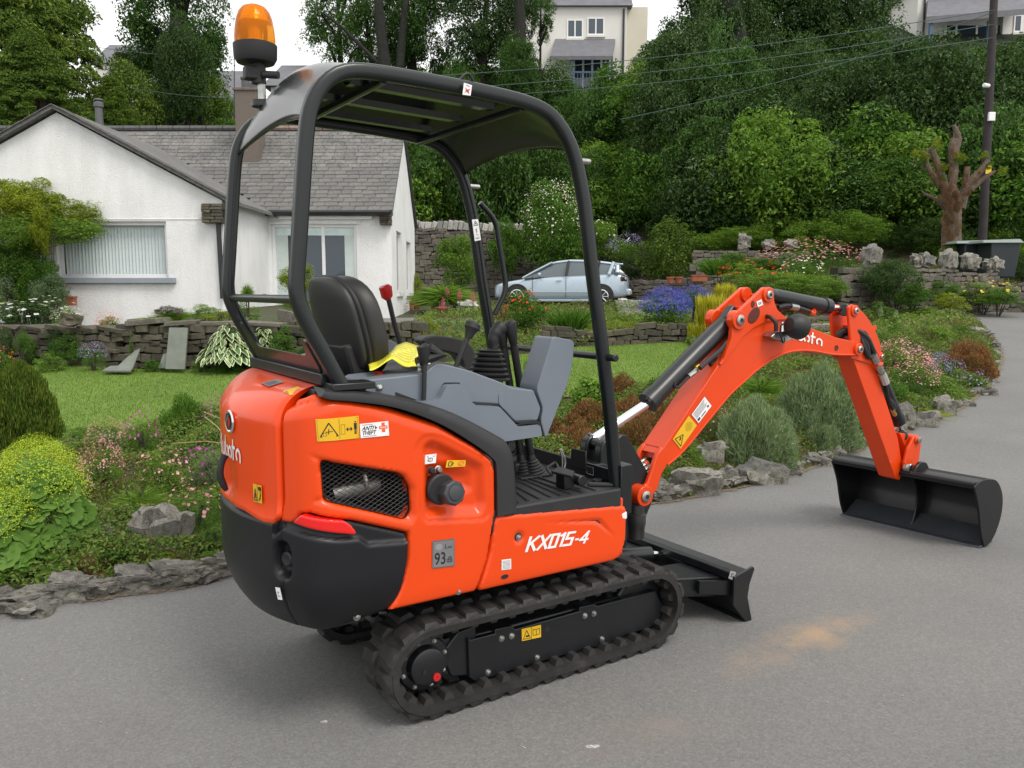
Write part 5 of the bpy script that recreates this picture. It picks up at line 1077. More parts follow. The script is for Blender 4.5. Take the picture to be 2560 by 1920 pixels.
pf_ = [(-45, -8), (70, -8), (70, 30), (30, 30)]+[far_wall[-1]]+far_wall[::-1][1:]+EDGE[::-1]+[(-45, 1.6)]
zone('road', [(-45, -8), (70, -8), (70, 24), (40, 26), (3, 24), (2, 12), (-45, 12)], .5, zroad, ASPH, dz=0)
m, t, b = nodes('garden_soil'); SOIL = m
n1 = noise(t, 2.2, 5); n2 = noise(t, 26, 5)
c1 = ramp(t, n2, [(.3, (.030, .021, .013)), (.55, (.075, .053, .032)), (.75, (.13, .10, .06))]); c2 = ramp(t, n2, [(.3, (.020, .030, .010)), (.7, (.060, .085, .022))])
mk = ramp(t, n1, [(.42, (0, 0, 0)), (.56, (1, 1, 1))]); t.links.new(mix(t, mk, c1, c2), b.inputs['Base Color']); b.inputs['Roughness'].default_value = .9; bump(t, b, n2, .8, .03)
zone('garden_soil', GARDEN, .22, zgard, SOIL, box=(-14, 2.5, 16, 34.5))
m, t, b = nodes('hillside_undergrowth'); n2 = noise(t, 5, 6, .7); t.links.new(ramp(t, n2, [(.35, (.006, .012, .004)), (.6, (.022, .040, .010)), (.8, (.05, .08, .02))]), b.inputs['Base Color']); b.inputs['Roughness'].default_value = .95; bump(t, b, n2, 1, .3)
zone('hillside', [(-60, 34.4), (80, 34.4), (110, 130), (-100, 130)], 1.6, lambda x, y: zlawn(x, y)+.75*sst(x, 4, 7)+hillz(x, y), MATS['hillside_undergrowth'], dz=-.05)
zone('side_ground', [(15.9, 20), (80, 24), (80, 35), (15.9, 35)], .8, zgard, MATS['hillside_undergrowth'], dz=-.03)
zone('side_ground', [(-60, 2.2), (-13.8, 2.4), (-13.8, 35), (-60, 35)], .8, lambda x, y: zlawn(x, y)+hillz(x, y), MATS['hillside_undergrowth'], dz=-.05)
m, t, b = nodes('verge_litter'); n2 = noise(t, 60, 5, .75); n1 = noise(t, 5, 4)
t.links.new(ramp(t, n2, [(.3, (.07, .055, .04)), (.5, (.16, .125, .085)), (.7, (.28, .23, .17))]), b.inputs['Base Color']); b.inputs['Roughness'].default_value = .95; bump(t, b, n2, .7, .01)
tr_ = t.nodes.new('ShaderNodeBsdfTransparent'); mx_ = t.nodes.new('ShaderNodeMixShader'); at = t.nodes.new('ShaderNodeAttribute'); at.attribute_name = 'cover'
mm = t.nodes.new('ShaderNodeMath'); mm.operation = 'ADD'; t.links.new(at.outputs['Fac'], mm.inputs[0]); t.links.new(n2, mm.inputs[1])
m3 = t.nodes.new('ShaderNodeMath'); m3.operation = 'ADD'; t.links.new(mm.outputs[0], m3.inputs[0]); t.links.new(n1, m3.inputs[1])
m2 = t.nodes.new('ShaderNodeMath'); m2.operation = 'GREATER_THAN'; m2.inputs[1].default_value = 1.52; t.links.new(m3.outputs[0], m2.inputs[0])
t.links.new(m2.outputs[0], mx_.inputs[0]); t.links.new(tr_.outputs[0], mx_.inputs[1]); t.links.new(b.outputs[0], mx_.inputs[2]); t.links.new(mx_.outputs[0], t.nodes['Material Output'].inputs[0])
E_ = np.array(EDGE); T_ = np.gradient(E_, axis=0); T_ /= np.hypot(*T_.T)[:, None]; N_ = np.stack([T_[:, 1], -T_[:, 0]], 1)
V = []; cov = []
for i in range(len(E_)):
    for k_, (o_, c_) in enumerate(((-.12, 1.1), (.0, .75), (.05, .42), (.12, .15), (.24, -.2))):
        p = E_[i]+N_[i]*o_; V.append((p[0], p[1], max(float(zroad(p[0], p[1])), 0)+.006)); cov.append(c_)
Q = [(i*5+j, i*5+j+1, (i+1)*5+j+1, (i+1)*5+j) for i in range(len(E_)-1) for j in range(4)]
me = npmesh('verge_litter', V, Q); at_ = me.attributes.new('cover', 'FLOAT', 'POINT'); at_.data.foreach_set('value', cov); tag(link('verge_litter', me, m), kind='structure')
n = 4200; xs = RNG.uniform(-3, 9, n); ys = RNG.uniform(1.6, 12, n); r_ = RNG.uniform(.001, .0042, n)
ok = ~inpoly(xs, ys, GARDEN); xs, ys, r_ = xs[ok], ys[ok], r_[ok]; n = len(xs)
oct_ = np.array([(1, 0, 0), (0, 1, 0), (-1, 0, 0), (0, -1, 0), (0, 0, .8), (0, 0, -.5)]); F_ = np.array([(0, 1, 4), (1, 2, 4), (2, 3, 4), (3, 0, 4)])
V = (oct_[None]*r_[:, None, None]*RNG.uniform(.6, 1.4, (n, 6, 1)))+np.stack([xs, ys, zroad(xs, ys)+.002], 1)[:, None]
tag(link('road_chips', npmesh('road_chips', V.reshape(-1, 3), (F_[None]+6*np.arange(n)[:, None, None]).reshape(-1, 3)), mat('chip_stone', (.30, .29, .27), .8, var=.3, vscale=3)), 'tiny pale stone chips scattered over the grey asphalt', 'gravel', kind='stuff')
# ------------------------------------------------------------ stone and rock
def stonemat(name, c0, c1, c2, sc=5, moss=None, rnd=True, bs=1, rv=1.0):
    m, t, b = nodes(name); n1 = noise(t, sc, 6, .65); n2 = noise(t, sc*6, 5, .7)
    c = ramp(t, n1, [(.30, c0), (.5, c1), (.72, c2)]); c = mix(t, .55, c, ramp(t, n2, [(.32, tuple(.35*a for a in c1)), (.5, c1), (.68, c2)]))
    if rnd:
        oi = t.nodes.new('ShaderNodeObjectInfo'); ge = t.nodes.new('ShaderNodeNewGeometry'); ad = t.nodes.new('ShaderNodeMath'); ad.operation = 'ADD'; t.links.new(oi.outputs['Random'], ad.inputs[0]); t.links.new(ge.outputs['Random Per Island'], ad.inputs[1])
        fr = t.nodes.new('ShaderNodeMath'); fr.operation = 'FRACT'; t.links.new(ad.outputs[0], fr.inputs[0])
        c = mix(t, 1.0, c, ramp(t, fr.outputs[0], [(0, tuple(1-(1-q)*rv for q in (.62, .62, .64))), (.5, (1, .98, .95)), (1, tuple(1+(q-1)*rv for q in (1.35, 1.32, 1.26)))]), 'MULTIPLY')
    if moss: c = mix(t, ramp(t, noise(t, sc*.8, 4), [(.52, (0, 0, 0)), (.66, (.8, .8, .8))]), c, moss)
    t.links.new(c, b.inputs['Base Color']); b.inputs['Roughness'].default_value = .92; bump(t, b, n2, .9, .02*bs); return m
LIME = stonemat('limestone', (.060, .056, .050), (.23, .22, .20), (.50, .485, .455), 6, (.08, .09, .035))
WALLST = stonemat('wall_stone', (.034, .030, .023), (.100, .088, .066), (.215, .195, .155), 4, (.06, .065, .022))
GREYST = stonemat('grey_wall_stone', (.050, .044, .038), (.145, .130, .112), (.33, .31, .28), 3, (.10, .09, .04))
PALEST = stonemat('pale_coping_stone', (.22, .21, .20), (.42, .41, .39), (.68, .67, .64), 4)
MORTAR = mat('wall_core_dark', (.035, .030, .024), .95, var=.3, bmp=.6, bscale=20, bdist=.02)
def rockmesh(seed, sub=3, rough=.22, flat=.65, strata=.0, name='rock'):
    import bmesh
    from mathutils import noise as mn
    bm = bmesh.new(); bmesh.ops.create_icosphere(bm, subdivisions=sub, radius=1); rr = random.Random(seed); o = Vector((rr.uniform(0, 99), rr.uniform(0, 99), rr.uniform(0, 99)))
    for v in bm.verts:
        p = v.co.copy(); q = Vector([math.copysign(abs(a)**.72, a) for a in p]); d = mn.fractal(p*1.3+o, 1, 2.1, 3)*.34; c = mn.cell(p*2.2+o)*.14*rough/.22+mn.fractal(p*5+o, .8, 2, 3)*.14
        q *= 1+d+c; q.z *= flat
        if strata: q.z += .06*math.sin(q.z*14+q.x*3)*strata; q += Vector((q.x, q.y, 0))*.05*math.sin(q.z*17+o.x)*strata
        v.co = q*.62
    me = bpy.data.meshes.new(name); bm.to_mesh(me); bm.free(); me.shade_smooth(); me.set_sharp_from_angle(angle=math.radians(38)); return me
ROCKS = [rockmesh(i, 4 if i < 3 else 3, .3, .62+.12*(i % 3), .8) for i in range(7)]
for r_ in ROCKS: r_.materials.append(LIME)
def brickmesh(seed, ch=.12):
    rr = random.Random(seed); mb = MB(); V = []
    for sx in (-1, 1):
        for sy in (-1, 1):
            for sz in (-1, 1):
                for a in range(3):
                    p = [sx*.5, sy*.5, sz*.5]; 
                    for b2 in range(3):
                        if b2 != a: p[b2] *= 1-ch*rr.uniform(.6, 2.2)
                    V.append([c+rr.uniform(-.03, .03) for c in p])
    import bmesh
    bm = bmesh.new(); vs = [bm.verts.new(p) for p in V]; bmesh.ops.convex_hull(bm, input=vs); me = bpy.data.meshes.new('stone'); bm.to_mesh(me); bm.free(); return me
BRICKS = [brickmesh(i) for i in range(8)]
for b_ in BRICKS: b_.materials.append(WALLST)
def bake(items, name, m, parent):      # join placed stones into one mesh
    VV = []; FF = []; b0 = 0
    for me, M in items:
        v = np.empty(len(me.vertices)*3, np.float32); me.vertices.foreach_get('co', v); v = v.reshape(-1, 3); M = np.array(M); v = v@M[:3, :3].T+M[:3, 3]; VV.append(v)
        FF += [tuple(b0+i for i in p.vertices) for p in me.polygons]; b0 += len(v)
    me = bpy.data.meshes.new(name); me.from_pydata(np.concatenate(VV).tolist(), [], FF); return link(name, me, m, parent)
def stone_wall(name, p0, p1, zb, h, label, m=WALLST, course=.13, length=(.16, .42), thick=.35, coping=None, hf=None, seed=1, maxparts=300, back=False):
    rr = random.Random(seed); p0 = Vector((*p0, 0)); p1 = Vector((*p1, 0)); L = (p1-p0).length; d = (p1-p0)/L; nrm = Vector((d.y, -d.x, 0)); ang = math.atan2(d.y, d.x)
    if nrm.y > 0: nrm = -nrm
    e = empty(name, (p0.x, p0.y, zb), 0, label, 'stone wall'); hf = hf or (lambda t: h); items = []
    n_ = 24; core = MB(); V = []
    for i in range(n_+1):
        t = i/n_; q = p0+d*L*t
        for off, z in ((-.06, -.35), (-.06, hf(t)-.06), (-thick, hf(t)-.06), (-thick, -.35)): V.append((q.x+nrm.x*off-p0.x, q.y+nrm.y*off-p0.y, z))
    core.add(V, [(i*4+j, (i+1)*4+j, (i+1)*4+(j+1) % 4, i*4+(j+1) % 4) for i in range(n_) for j in range(4)]+[(3, 2, 1, 0), (n_*4, n_*4+1, n_*4+2, n_*4+3)]); core.build('wall_core', MORTAR, e, smooth=False)
    z = -.05; course *= .68; length = (length[0]*.6, length[1]*.85)
    while z < h+.5:
        c = course*rr.uniform(.6, 1.5); s = rr.uniform(-.15, 0)
        while s < L:
            l = rr.uniform(*length)*(.8 if rr.random() < .3 else 1); t = min(1, max(0, (s+l/2)/L))
            if z+c*.6 < hf(t) and s+l > .05:
                hh_ = c*rr.uniform(.86, 1.02); ce = p0+d*(s+l/2)+nrm*(rr.uniform(-.07, -.035))-p0; M = Matrix.Translation((ce.x, ce.y, z+c/2+rr.uniform(-.02, .02)))@Matrix.Rotation(ang+rr.uniform(-.12, .12), 4, 'Z')@Matrix.Rotation(rr.uniform(-.13, .13), 4, 'Y')@Matrix.Diagonal((l*.97, .16, hh_, 1)); items.append((rr.choice(BRICKS), M))
            s += l*1.0
        z += c
    tot = len(items); 
    items.sort(key=lambda it: -(it[1].to_scale().x*it[1].to_scale().z))
    parts, rest = items[:maxparts], items[maxparts:]
    for me, M in parts:
        o = bpy.data.objects.new('stone', me); COL.objects.link(o); o.parent = e; o.matrix_local = M
        if not me.materials: me.materials.append(m)
        if me.materials[0] is not m: o.material_slots[0].link = 'OBJECT'; o.material_slots[0].material = m
    if rest: tag(bake(rest, 'small_stones', m, e), kind='stuff')
    if coping:
        s = 0; k = 0
        while s < L-.05:
            w = rr.uniform(*coping['w']); t = (s+w/2)/L; hc = rr.uniform(*coping['h']); q = p0+d*(s+w/2)-nrm*thick*.45-p0
            if rr.random() < coping.get('fill', 1):
                me = rr.choice(coping.get('mesh', BRICKS)); o = bpy.data.objects.new('coping_stone', me); COL.objects.link(o); o.parent = e
                o.matrix_local = Matrix.Translation((q.x, q.y, hf(t)-.03+hc/2))@Matrix.Rotation(ang+rr.uniform(-.1, .1), 4, 'Z')@Matrix.Rotation(rr.uniform(-.12, .12)+coping.get('lean', 0), 4, 'Y')@Matrix.Diagonal((w*.94*coping.get('k', 1), thick*coping.get('d', 1.05), hc*coping.get('k', 1), 1))
                mm_ = coping['m']
                if not me.materials: me.materials.append(mm_)
                o.material_slots[0].link = 'OBJECT'; o.material_slots[0].material = mm_
            s += w*coping.get('gap', 1.02); k += 1
    return e
# ------------------------------------------------------------ lawn
m, t, b = nodes('lawn_turf'); n1 = noise(t, 1.1, 4); n2 = noise(t, 38, 5, .75, stretch=(1, .5, 1))
t.links.new(mix(t, 1, ramp(t, n2, [(.3, (.07, .135, .018)), (.55, (.135, .225, .032)), (.75, (.20, .29, .055))]), ramp(t, n1, [(.35, (.82, .86, .8)), (.65, (1.12, 1.08, 1.0))]), 'MULTIPLY'), b.inputs['Base Color']); b.inputs['Roughness'].default_value = .85; bump(t, b, n2, .8, .03); TURF = m
LAWN = [GX(*p) for p in ((60, 1010), (180, 960), (330, 935), (440, 915), (560, 895), (760, 880), (1000, 868), (1180, 862), (1300, 858), (1440, 850), (1490, 800), (1495, 760), (1480, 741), (1400, 740), (1235, 752), (1100, 770), (900, 790), (620, 800), (380, 803), (240, 797), (150, 786), (40, 775), (-60, 772), (-120, 900))]
zone('lawn', LAWN, .2, zgard, TURF, dz=.02)
def blades(n, pts_xy, zf, h, w, name, m, seed=3, bend=.4, label=None, cat=None):
    r = np.random.default_rng(seed); x, y = pts_xy; n = len(x); a = r.uniform(0, 2*math.pi, n); hh_ = h*r.uniform(.5, 1.2, n); th = r.uniform(0, 2*math.pi, n); bd = bend*hh_*r.uniform(0, 1, n)
    z = zf(x, y); dx, dy = np.cos(a)*w/2, np.sin(a)*w/2; b0 = np.stack([x-dx, y-dy, z], 1); b1 = np.stack([x+dx, y+dy, z], 1); tp = np.stack([x+np.cos(th)*bd, y+np.sin(th)*bd, z+hh_], 1)
    V = np.stack([b0, b1, tp], 1).reshape(-1, 3); o = link(name, npmesh(name, V, np.arange(3*n).reshape(-1, 3)), m); return tag(o, label, cat, kind='stuff')
def scatter(poly, n, seed=1, fn=None):
    r = np.random.default_rng(seed); o = np.array(poly); x = r.uniform(o[:, 0].min(), o[:, 0].max(), n); y = r.uniform(o[:, 1].min(), o[:, 1].max(), n); k = inpoly(x, y, poly)
    if fn is not None: k &= fn(x, y)
    return x[k], y[k]
def leafmat(name, cols, rough=.55, trans=.35, gloss=.35):
    if not name.startswith(('leaf_dark', 'petal', 'lime', 'grass', 'leaf_golden', 'dry', 'mantle', 'leaf_yellow')): cols = [tuple(min(.6, q*1.42) for q in c) for c in cols]
    m, t, b = nodes(name); ge = t.nodes.new('ShaderNodeNewGeometry'); oi = t.nodes.new('ShaderNodeObjectInfo')
    n = len(cols); c = ramp(t, ge.outputs['Random Per Island'], [(i/(n-1), c) for i, c in enumerate(cols)])
    c = mix(t, 1, c, ramp(t, oi.outputs['Random'], [(0, (.82, .86, .8)), (1, (1.14, 1.08, 1.1))]), 'MULTIPLY')
    t.links.new(c, b.inputs['Base Color']); b.inputs['Roughness'].default_value = rough; b.inputs['Specular IOR Level'].default_value = gloss*.5
    tl = t.nodes.new('ShaderNodeBsdfTranslucent'); tc = mix(t, 1, c, (1.25, 1.35, .7), 'MULTIPLY'); t.links.new(tc, tl.inputs[0]); mx = t.nodes.new('ShaderNodeMixShader'); mx.inputs[0].default_value = trans
    t.links.new(b.outputs[0], mx.inputs[1]); t.links.new(tl.outputs[0], mx.inputs[2]); t.links.new(mx.outputs[0], t.nodes['Material Output'].inputs[0]); return m
GRASS = leafmat('grass_blade', [(.075, .155, .020), (.13, .23, .030), (.19, .29, .05), (.30, .36, .10)], .6)
xy = scatter(LAWN, 230000, 5); blades(0, xy, lambda x, y: zgard(x, y)+.015, .027, .010, 'lawn_grass', GRASS, label='short mown grass blades covering the garden lawn', cat='grass')
# ============================================================ BUNGALOW
m, t, b = nodes('white_roughcast'); n1 = noise(t, 1.1, 5); n2 = noise(t, 45, 5, .7); nv = noise(t, 2.5, 4, .6, stretch=(1, 1, .25))
t.links.new(mix(t, 1, ramp(t, n1, [(.3, (.80, .80, .80)), (.7, (.88, .88, .885))]), ramp(t, nv, [(.3, (.88, .88, .86)), (.6, (1, 1, 1))]), 'MULTIPLY'), b.inputs['Base Color']); b.inputs['Roughness'].default_value = .9; bump(t, b, n2, .9, .020); RENDERW = m
SLATE = stonemat('roof_slate', (.085, .084, .082), (.150, .148, .144), (.24, .236, .23), 2.2, None, rv=.38)
SLATED = mat('ridge_slate', (.085, .083, .085), .7, var=.2)
RIDGET = mat('ridge_tile_terracotta', (.24, .17, .15), .8, var=.2)
LEAD = mat('lead_flashing', (.36, .38, .41), .45, metal=.3, var=.15)
UPVC = mat('white_window_frame', (.78, .78, .79), .35, var=.02)
GUTTER = mat('black_gutter', (.018, .019, .022), .4, var=.1)
m, t, b = nodes('window_glass'); b.inputs['Base Color'].default_value = (.05, .065, .07, 1); b.inputs['Roughness'].default_value = .03; b.inputs['Specular IOR Level'].default_value = .7; b.inputs['Alpha'].default_value = .10; GLASS = m
m, t, b = nodes('dark_window_glass'); b.inputs['Base Color'].default_value = (.035, .055, .075, 1); b.inputs['Roughness'].default_value = .04; b.inputs['Specular IOR Level'].default_value = .8; DGLASS = m
BLIND = mat('blind_fabric', (.66, .74, .74), .8, var=.05)
def PW(px, py, Y): q = WY(px*K, py*K, Y); return Vector(q)
HOUSE = empty('bungalow', (-6, 20, .9), 0, 'white roughcast bungalow with grey slate roofs and a big blinded window', 'bungalow')
hx, hy, hz = HOUSE.location
def hb(mb, name, m, parent=HOUSE, **k): 
    mb.v = [(x-hx, y-hy, z-hz) for x, y, z in mb.v]; return mb.build(name, m, parent, **k)
YG, YW = 17.3, 20.5                                   # gable wall, wing wall
gp = PW(122, 243, YG); ge_ = PW(492, 440, YG); xr_ = PW(482, 500, YG).x; slope = (gp.z-ge_.z)/(ge_.x-gp.x)
xl_ = 2*gp.x-xr_; ez = gp.z-slope*(xr_-gp.x)
w0, w1 = PW(118, 478, YG), PW(364, 600, YG)
def wall_with_holes(x0, x1, zbot, top, y0, y1, holes, name, m):
    mb = MB(); xs = sorted({x0, x1}|{h[0] for h in holes}|{h[1] for h in holes}|{q[0] for q in top if x0 < q[0] < x1})
    tz = lambda x: float(np.interp(x, [q[0] for q in top], [q[1] for q in top]))
    for a, b2 in zip(xs[:-1], xs[1:]):
        segs = [(zbot, None)]; hs = sorted([h for h in holes if h[0] <= a+1e-6 and h[1] >= b2-1e-6], key=lambda h: h[2])
        z = zbot
        for h in hs:
            mb.b2(a, b2, y0, y1, z, h[2]); z = h[3]
        mb.add([(a, y0, z), (b2, y0, z), (b2, y1, z), (a, y1, z), (a, y0, tz(a)), (b2, y0, tz(b2)), (b2, y1, tz(b2)), (a, y1, tz(a))], [(3, 2, 1, 0), (4, 5, 6, 7), (0, 1, 5, 4), (1, 2, 6, 5), (2, 3, 7, 6), (3, 0, 4, 7)])
    return hb(mb, name, m, smooth=False)
wall_with_holes(xl_, xr_, .2, [(xl_, ez), (gp.x, gp.z), (xr_, ez)], YG, YG+.3, [(w0.x, w1.x, w1.z, w0.z)], 'gable_wall', RENDERW)
hb(MB().b2(xr_-.3, xr_, YG+.3, YW+.3, .2, ez), 'side_wall', RENDERW, smooth=False)
hb(MB().b2(xl_, w1.x+.9, YG-.012, YG, w0.z+.035, w0.z+.05), 'drip_moulding', RENDERW)
def window(parent, x0, x1, z0, z1, y, fr=.07, bars=(), glass=GLASS, dep=.06, name='window', sill=None):
    wn = bpy.data.objects.new(name, None); COL.objects.link(wn); wn.parent = parent; px, py, pz = parent.location
    sub = lambda mb, nm, m_, **k: (setattr(mb, 'v', [(a-px, b3-py, c-pz) for a, b3, c in mb.v]), mb.build(nm, m_, wn, **k))[1]
    sub(MB().b2(x0, x1, y, y+dep, z0, z0+fr), 'frame', UPVC, bev=.004); sub(MB().b2(x0, x1, y, y+dep, z1-fr, z1), 'frame', UPVC, bev=.004)
    for x in [x0+fr/2, x1-fr/2]+list(bars): sub(MB().b2(x-fr/2, x+fr/2, y-.004, y+dep-.004, z0+fr*.6, z1-fr*.6), 'frame', UPVC, bev=.004)
    xs = [x0]+list(bars)+[x1]
    for a, b4 in zip(xs[:-1], xs[1:]): sub(MB().add([(a+.02, y+dep*.5, z0+.02), (b4-.02, y+dep*.5, z0+.02), (b4-.02, y+dep*.5, z1-.02), (a+.02, y+dep*.5, z1-.02)], [(0, 1, 2, 3)]), 'pane', glass, smooth=False)
    if sill: sub(MB().b2(x0-.1, x1+.1, y-.22, y+.02, z0-.14, z0-.015), 'sill', sill, bev=.01)
    return wn
WIN = window(HOUSE, w0.x, w1.x, w1.z, w0.z, YG+.10, .075, sill=None)
hb(MB().b2(w0.x-.15, w1.x+.16, YG-.10, YG+.10, PW(0, 612, YG).z, w1.z), 'window_sill', mat('grey_sill', (.27, .30, .34), .6, var=.08), bev=.01)
SLM = MB().b2(-.045, .045, -.004, .004, -.5, .5).mesh('blind_slat'); SLM.materials.append(BLIND)
n = 30
for i in range(n):
    x = w0.x+.1+(w1.x-w0.x-.2)*(i+.5)/n; o = link('blind_slat', SLM, None, HOUSE, (x-hx, YG+.22-hy, (w0.z+w1.z)/2-hz), (0, 0, .55+.1*math.sin(i*1.7))); o.scale = (1.18, 1, (w0.z-w1.z)*.93)
hb(MB().b2(w0.x, w1.x, YG+.55, YG+.6, w1.z-.2, w0.z+.2), 'room_back', mat('room_dark', (.10, .11, .11), .9, var=0))
def corbel(x0, x1, z0, z1, y, parent=HOUSE):
    e = bpy.data.objects.new('stone_corbel', None); COL.objects.link(e); e.parent = parent; rows = 6; rr = random.Random(4)
    for r_ in range(rows):
        z = z0+(z1-z0)*(r_+.5)/rows; x = x0; 
        while x < x1-.02:
            l = min(rr.uniform(.14, .32), x1-x); o = bpy.data.objects.new('stone', BRICKS[rr.randrange(8)]); COL.objects.link(o); o.parent = e; o.location = (x+l/2-hx, y+rr.uniform(-.02, .0)-hy, z-hz); o.scale = (l*.97, .3, (z1-z0)/rows*.92)
            o.material_slots[0].link = 'OBJECT' if len(o.material_slots) else 'DATA'; 
            if len(o.material_slots): o.material_slots[0].material = WALLST
            x += l
c0, c1_ = PW(443, 483, YG), PW(487, 441, YG)
hx0, hx1 = xr_-.1, PW(845, 500, YW).x
ezw = PW(600, 459, YW).z; d0, d1 = PW(585, 484, YW), PW(773, 640, YW); dz0 = d0.z-2.15
YB_ = 25.4; YR = (YW+YB_)/2; rz = PW(600, 279, YR).z
wall_with_holes(hx0, hx1, .2, [(hx0, ezw), (hx1, ezw)], YW, YW+.3, [(d0.x, d1.x, dz0, d0.z)], 'wing_wall', RENDERW)
mb = MB(); pr_ = [(YW, .2), (YB_, .2), (YB_, ezw), (YR, rz-.06), (YW, ezw)]
def sidewall(mb, ys, holes, x0, x1):
    cuts = sorted({YW+.302, YB_, YR}|{h[0] for h in holes}|{h[1] for h in holes}); tz = lambda y: float(np.interp(y, [YW, YR, YB_], [ezw, rz-.06, ezw]))
    for a, b5 in zip(cuts[:-1], cuts[1:]):
        z = .2
        for h in [h for h in holes if h[0] <= a+1e-6 and h[1] >= b5-1e-6]: mb.b2(x0, x1, a, b5, z, h[2]); z = h[3]
        mb.add([(x0, a, z), (x1, a, z), (x1, b5, z), (x0, b5, z), (x0, a, tz(a)), (x1, a, tz(a)), (x1, b5, tz(b5)), (x0, b5, tz(b5))], [(3, 2, 1, 0), (4, 5, 6, 7), (0, 1, 5, 4), (1, 2, 6, 5), (2, 3, 7, 6), (3, 0, 4, 7)])
hs = [(YW+.9, YW+1.9, 1.45, 3.05), (YW+2.9, YW+3.9, 1.45, 2.9)]
sidewall(mb, None, hs, hx1-.3, hx1); hb(mb, 'gable_side_wall', RENDERW, smooth=False)
for h in hs:
    hb(MB().b2(hx1-.16, hx1-.12, h[0], h[1], h[2], h[3]), 'side_window', UPVC); hb(MB().b2(hx1-.10, hx1-.09, h[0]+.1, h[1]-.1, h[2]+.1, h[3]-.1), 'side_pane', DGLASS); hb(MB().b2(hx1-.15, hx1+.06, h[0]-.06, h[1]+.06, h[2]-.08, h[2]), 'side_sill', mat('white_sill', (.7, .7, .7), .6))
xm1 = PW(676, 0, YW).x; xm2 = PW(690, 0, YW).x
window(HOUSE, d0.x, d1.x, dz0, d0.z, YW+.08, .08, bars=((xm1+xm2)/2,), glass=DGLASS, dep=.08, name='patio_door')
cu = mat('curtain', (.55, .62, .60), .8, var=.06)
for cx in (d0.x+.22, d1.x-.16):
    hb(MB().b2(cx-.16, cx+.16, YW+.1, YW+.115, dz0+.1, d0.z-.1), 'curtain', cu)
hb(MB().b2(d0.x+.1, d1.x-.1, YW+.095, YW+.11, d0.z-.27, d0.z-.09), 'roller_blind', mat('roller_blind', (.62, .74, .72), .7))
hb(MB().b2(hx0+.4, hx1-.45, YW-.12, YW, ezw-.17, ezw-.0), 'fascia', UPVC, bev=.01)
hb(MB().b2(d0.x-.06, d1.x+.08, YW-.03, YW, d0.z, d0.z+.05), 'door_head', RENDERW)
SLB = MB().add([(-.5, 0, 0), (.5, 0, 0), (.5, 1, 0), (-.5, 1, 0), (-.5, 0, .016), (.5, 0, .016), (.5, 1, .004), (-.5, 1, .004)], [(3, 2, 1, 0), (4, 5, 6, 7), (0, 1, 5, 4), (1, 2, 6, 5), (2, 3, 7, 6), (3, 0, 4, 7)]).mesh('slate'); SLB.materials.append(SLATE)
roof = bpy.data.objects.new('roof', None); COL.objects.link(roof); roof.parent = HOUSE
hb(MB().add([(-15, YW-.2, ezw-.0), (hx1+.08, YW-.2, ezw-.0), (hx1+.08, YR, rz-.03), (-15, YR, rz-.03), (-15, YB_+.2, ezw), (hx1+.08, YB_+.2, ezw), (-15, YW-.2, ezw-.1), (hx1+.08, YW-.2, ezw-.1), (hx1+.08, YB_+.2, ezw-.1), (-15, YB_+.2, ezw-.1)], [(0, 1, 2, 3), (3, 2, 5, 4), (0, 6, 7, 1), (4, 5, 8, 9)]), 'roof_deck', SLATED, roof, smooth=False)
p_e = Vector((0, YW-.24, ezw+.02)); p_r = Vector((0, YR, rz-.005)); up_v = (p_r-p_e); Ls = up_v.length; up_v.normalize(); gauge = .165; rr = random.Random(11); items = []
nrows = int(Ls/gauge)
for r_ in range(nrows):
    x = hx1+.08; w_ = .30*rr.uniform(.96, 1.04)
    first = True
    while x > -15:
        w = w_*rr.uniform(.88, 1.12); 
        if first and r_ % 2: w = .16
        first = False
        q = p_e+up_v*(r_*gauge)
        lim = gp.x+ (gp.z+.1-q.z)/slope
        if x-w/2 < lim-.2 and x-w/2 > gp.x-(gp.z+.1-q.z)/slope: x -= w; continue
        R = Matrix(((1, 0, 0, 0), (0, up_v.y, -up_v.z, 0), (0, up_v.z, up_v.y, 0), (0, 0, 0, 1)))
        M = Matrix.Translation((x-w/2-hx, q.y-hy, q.z-hz))@R@Matrix.Rotation(rr.uniform(-.012, .012), 4, 'Z')@Matrix.Translation((0, rr.uniform(-.008, .008), .006+rr.uniform(0, .006)))@Matrix.Diagonal((w*.965, gauge*1.15, 1, 1)); items.append((SLB, M)); x -= w
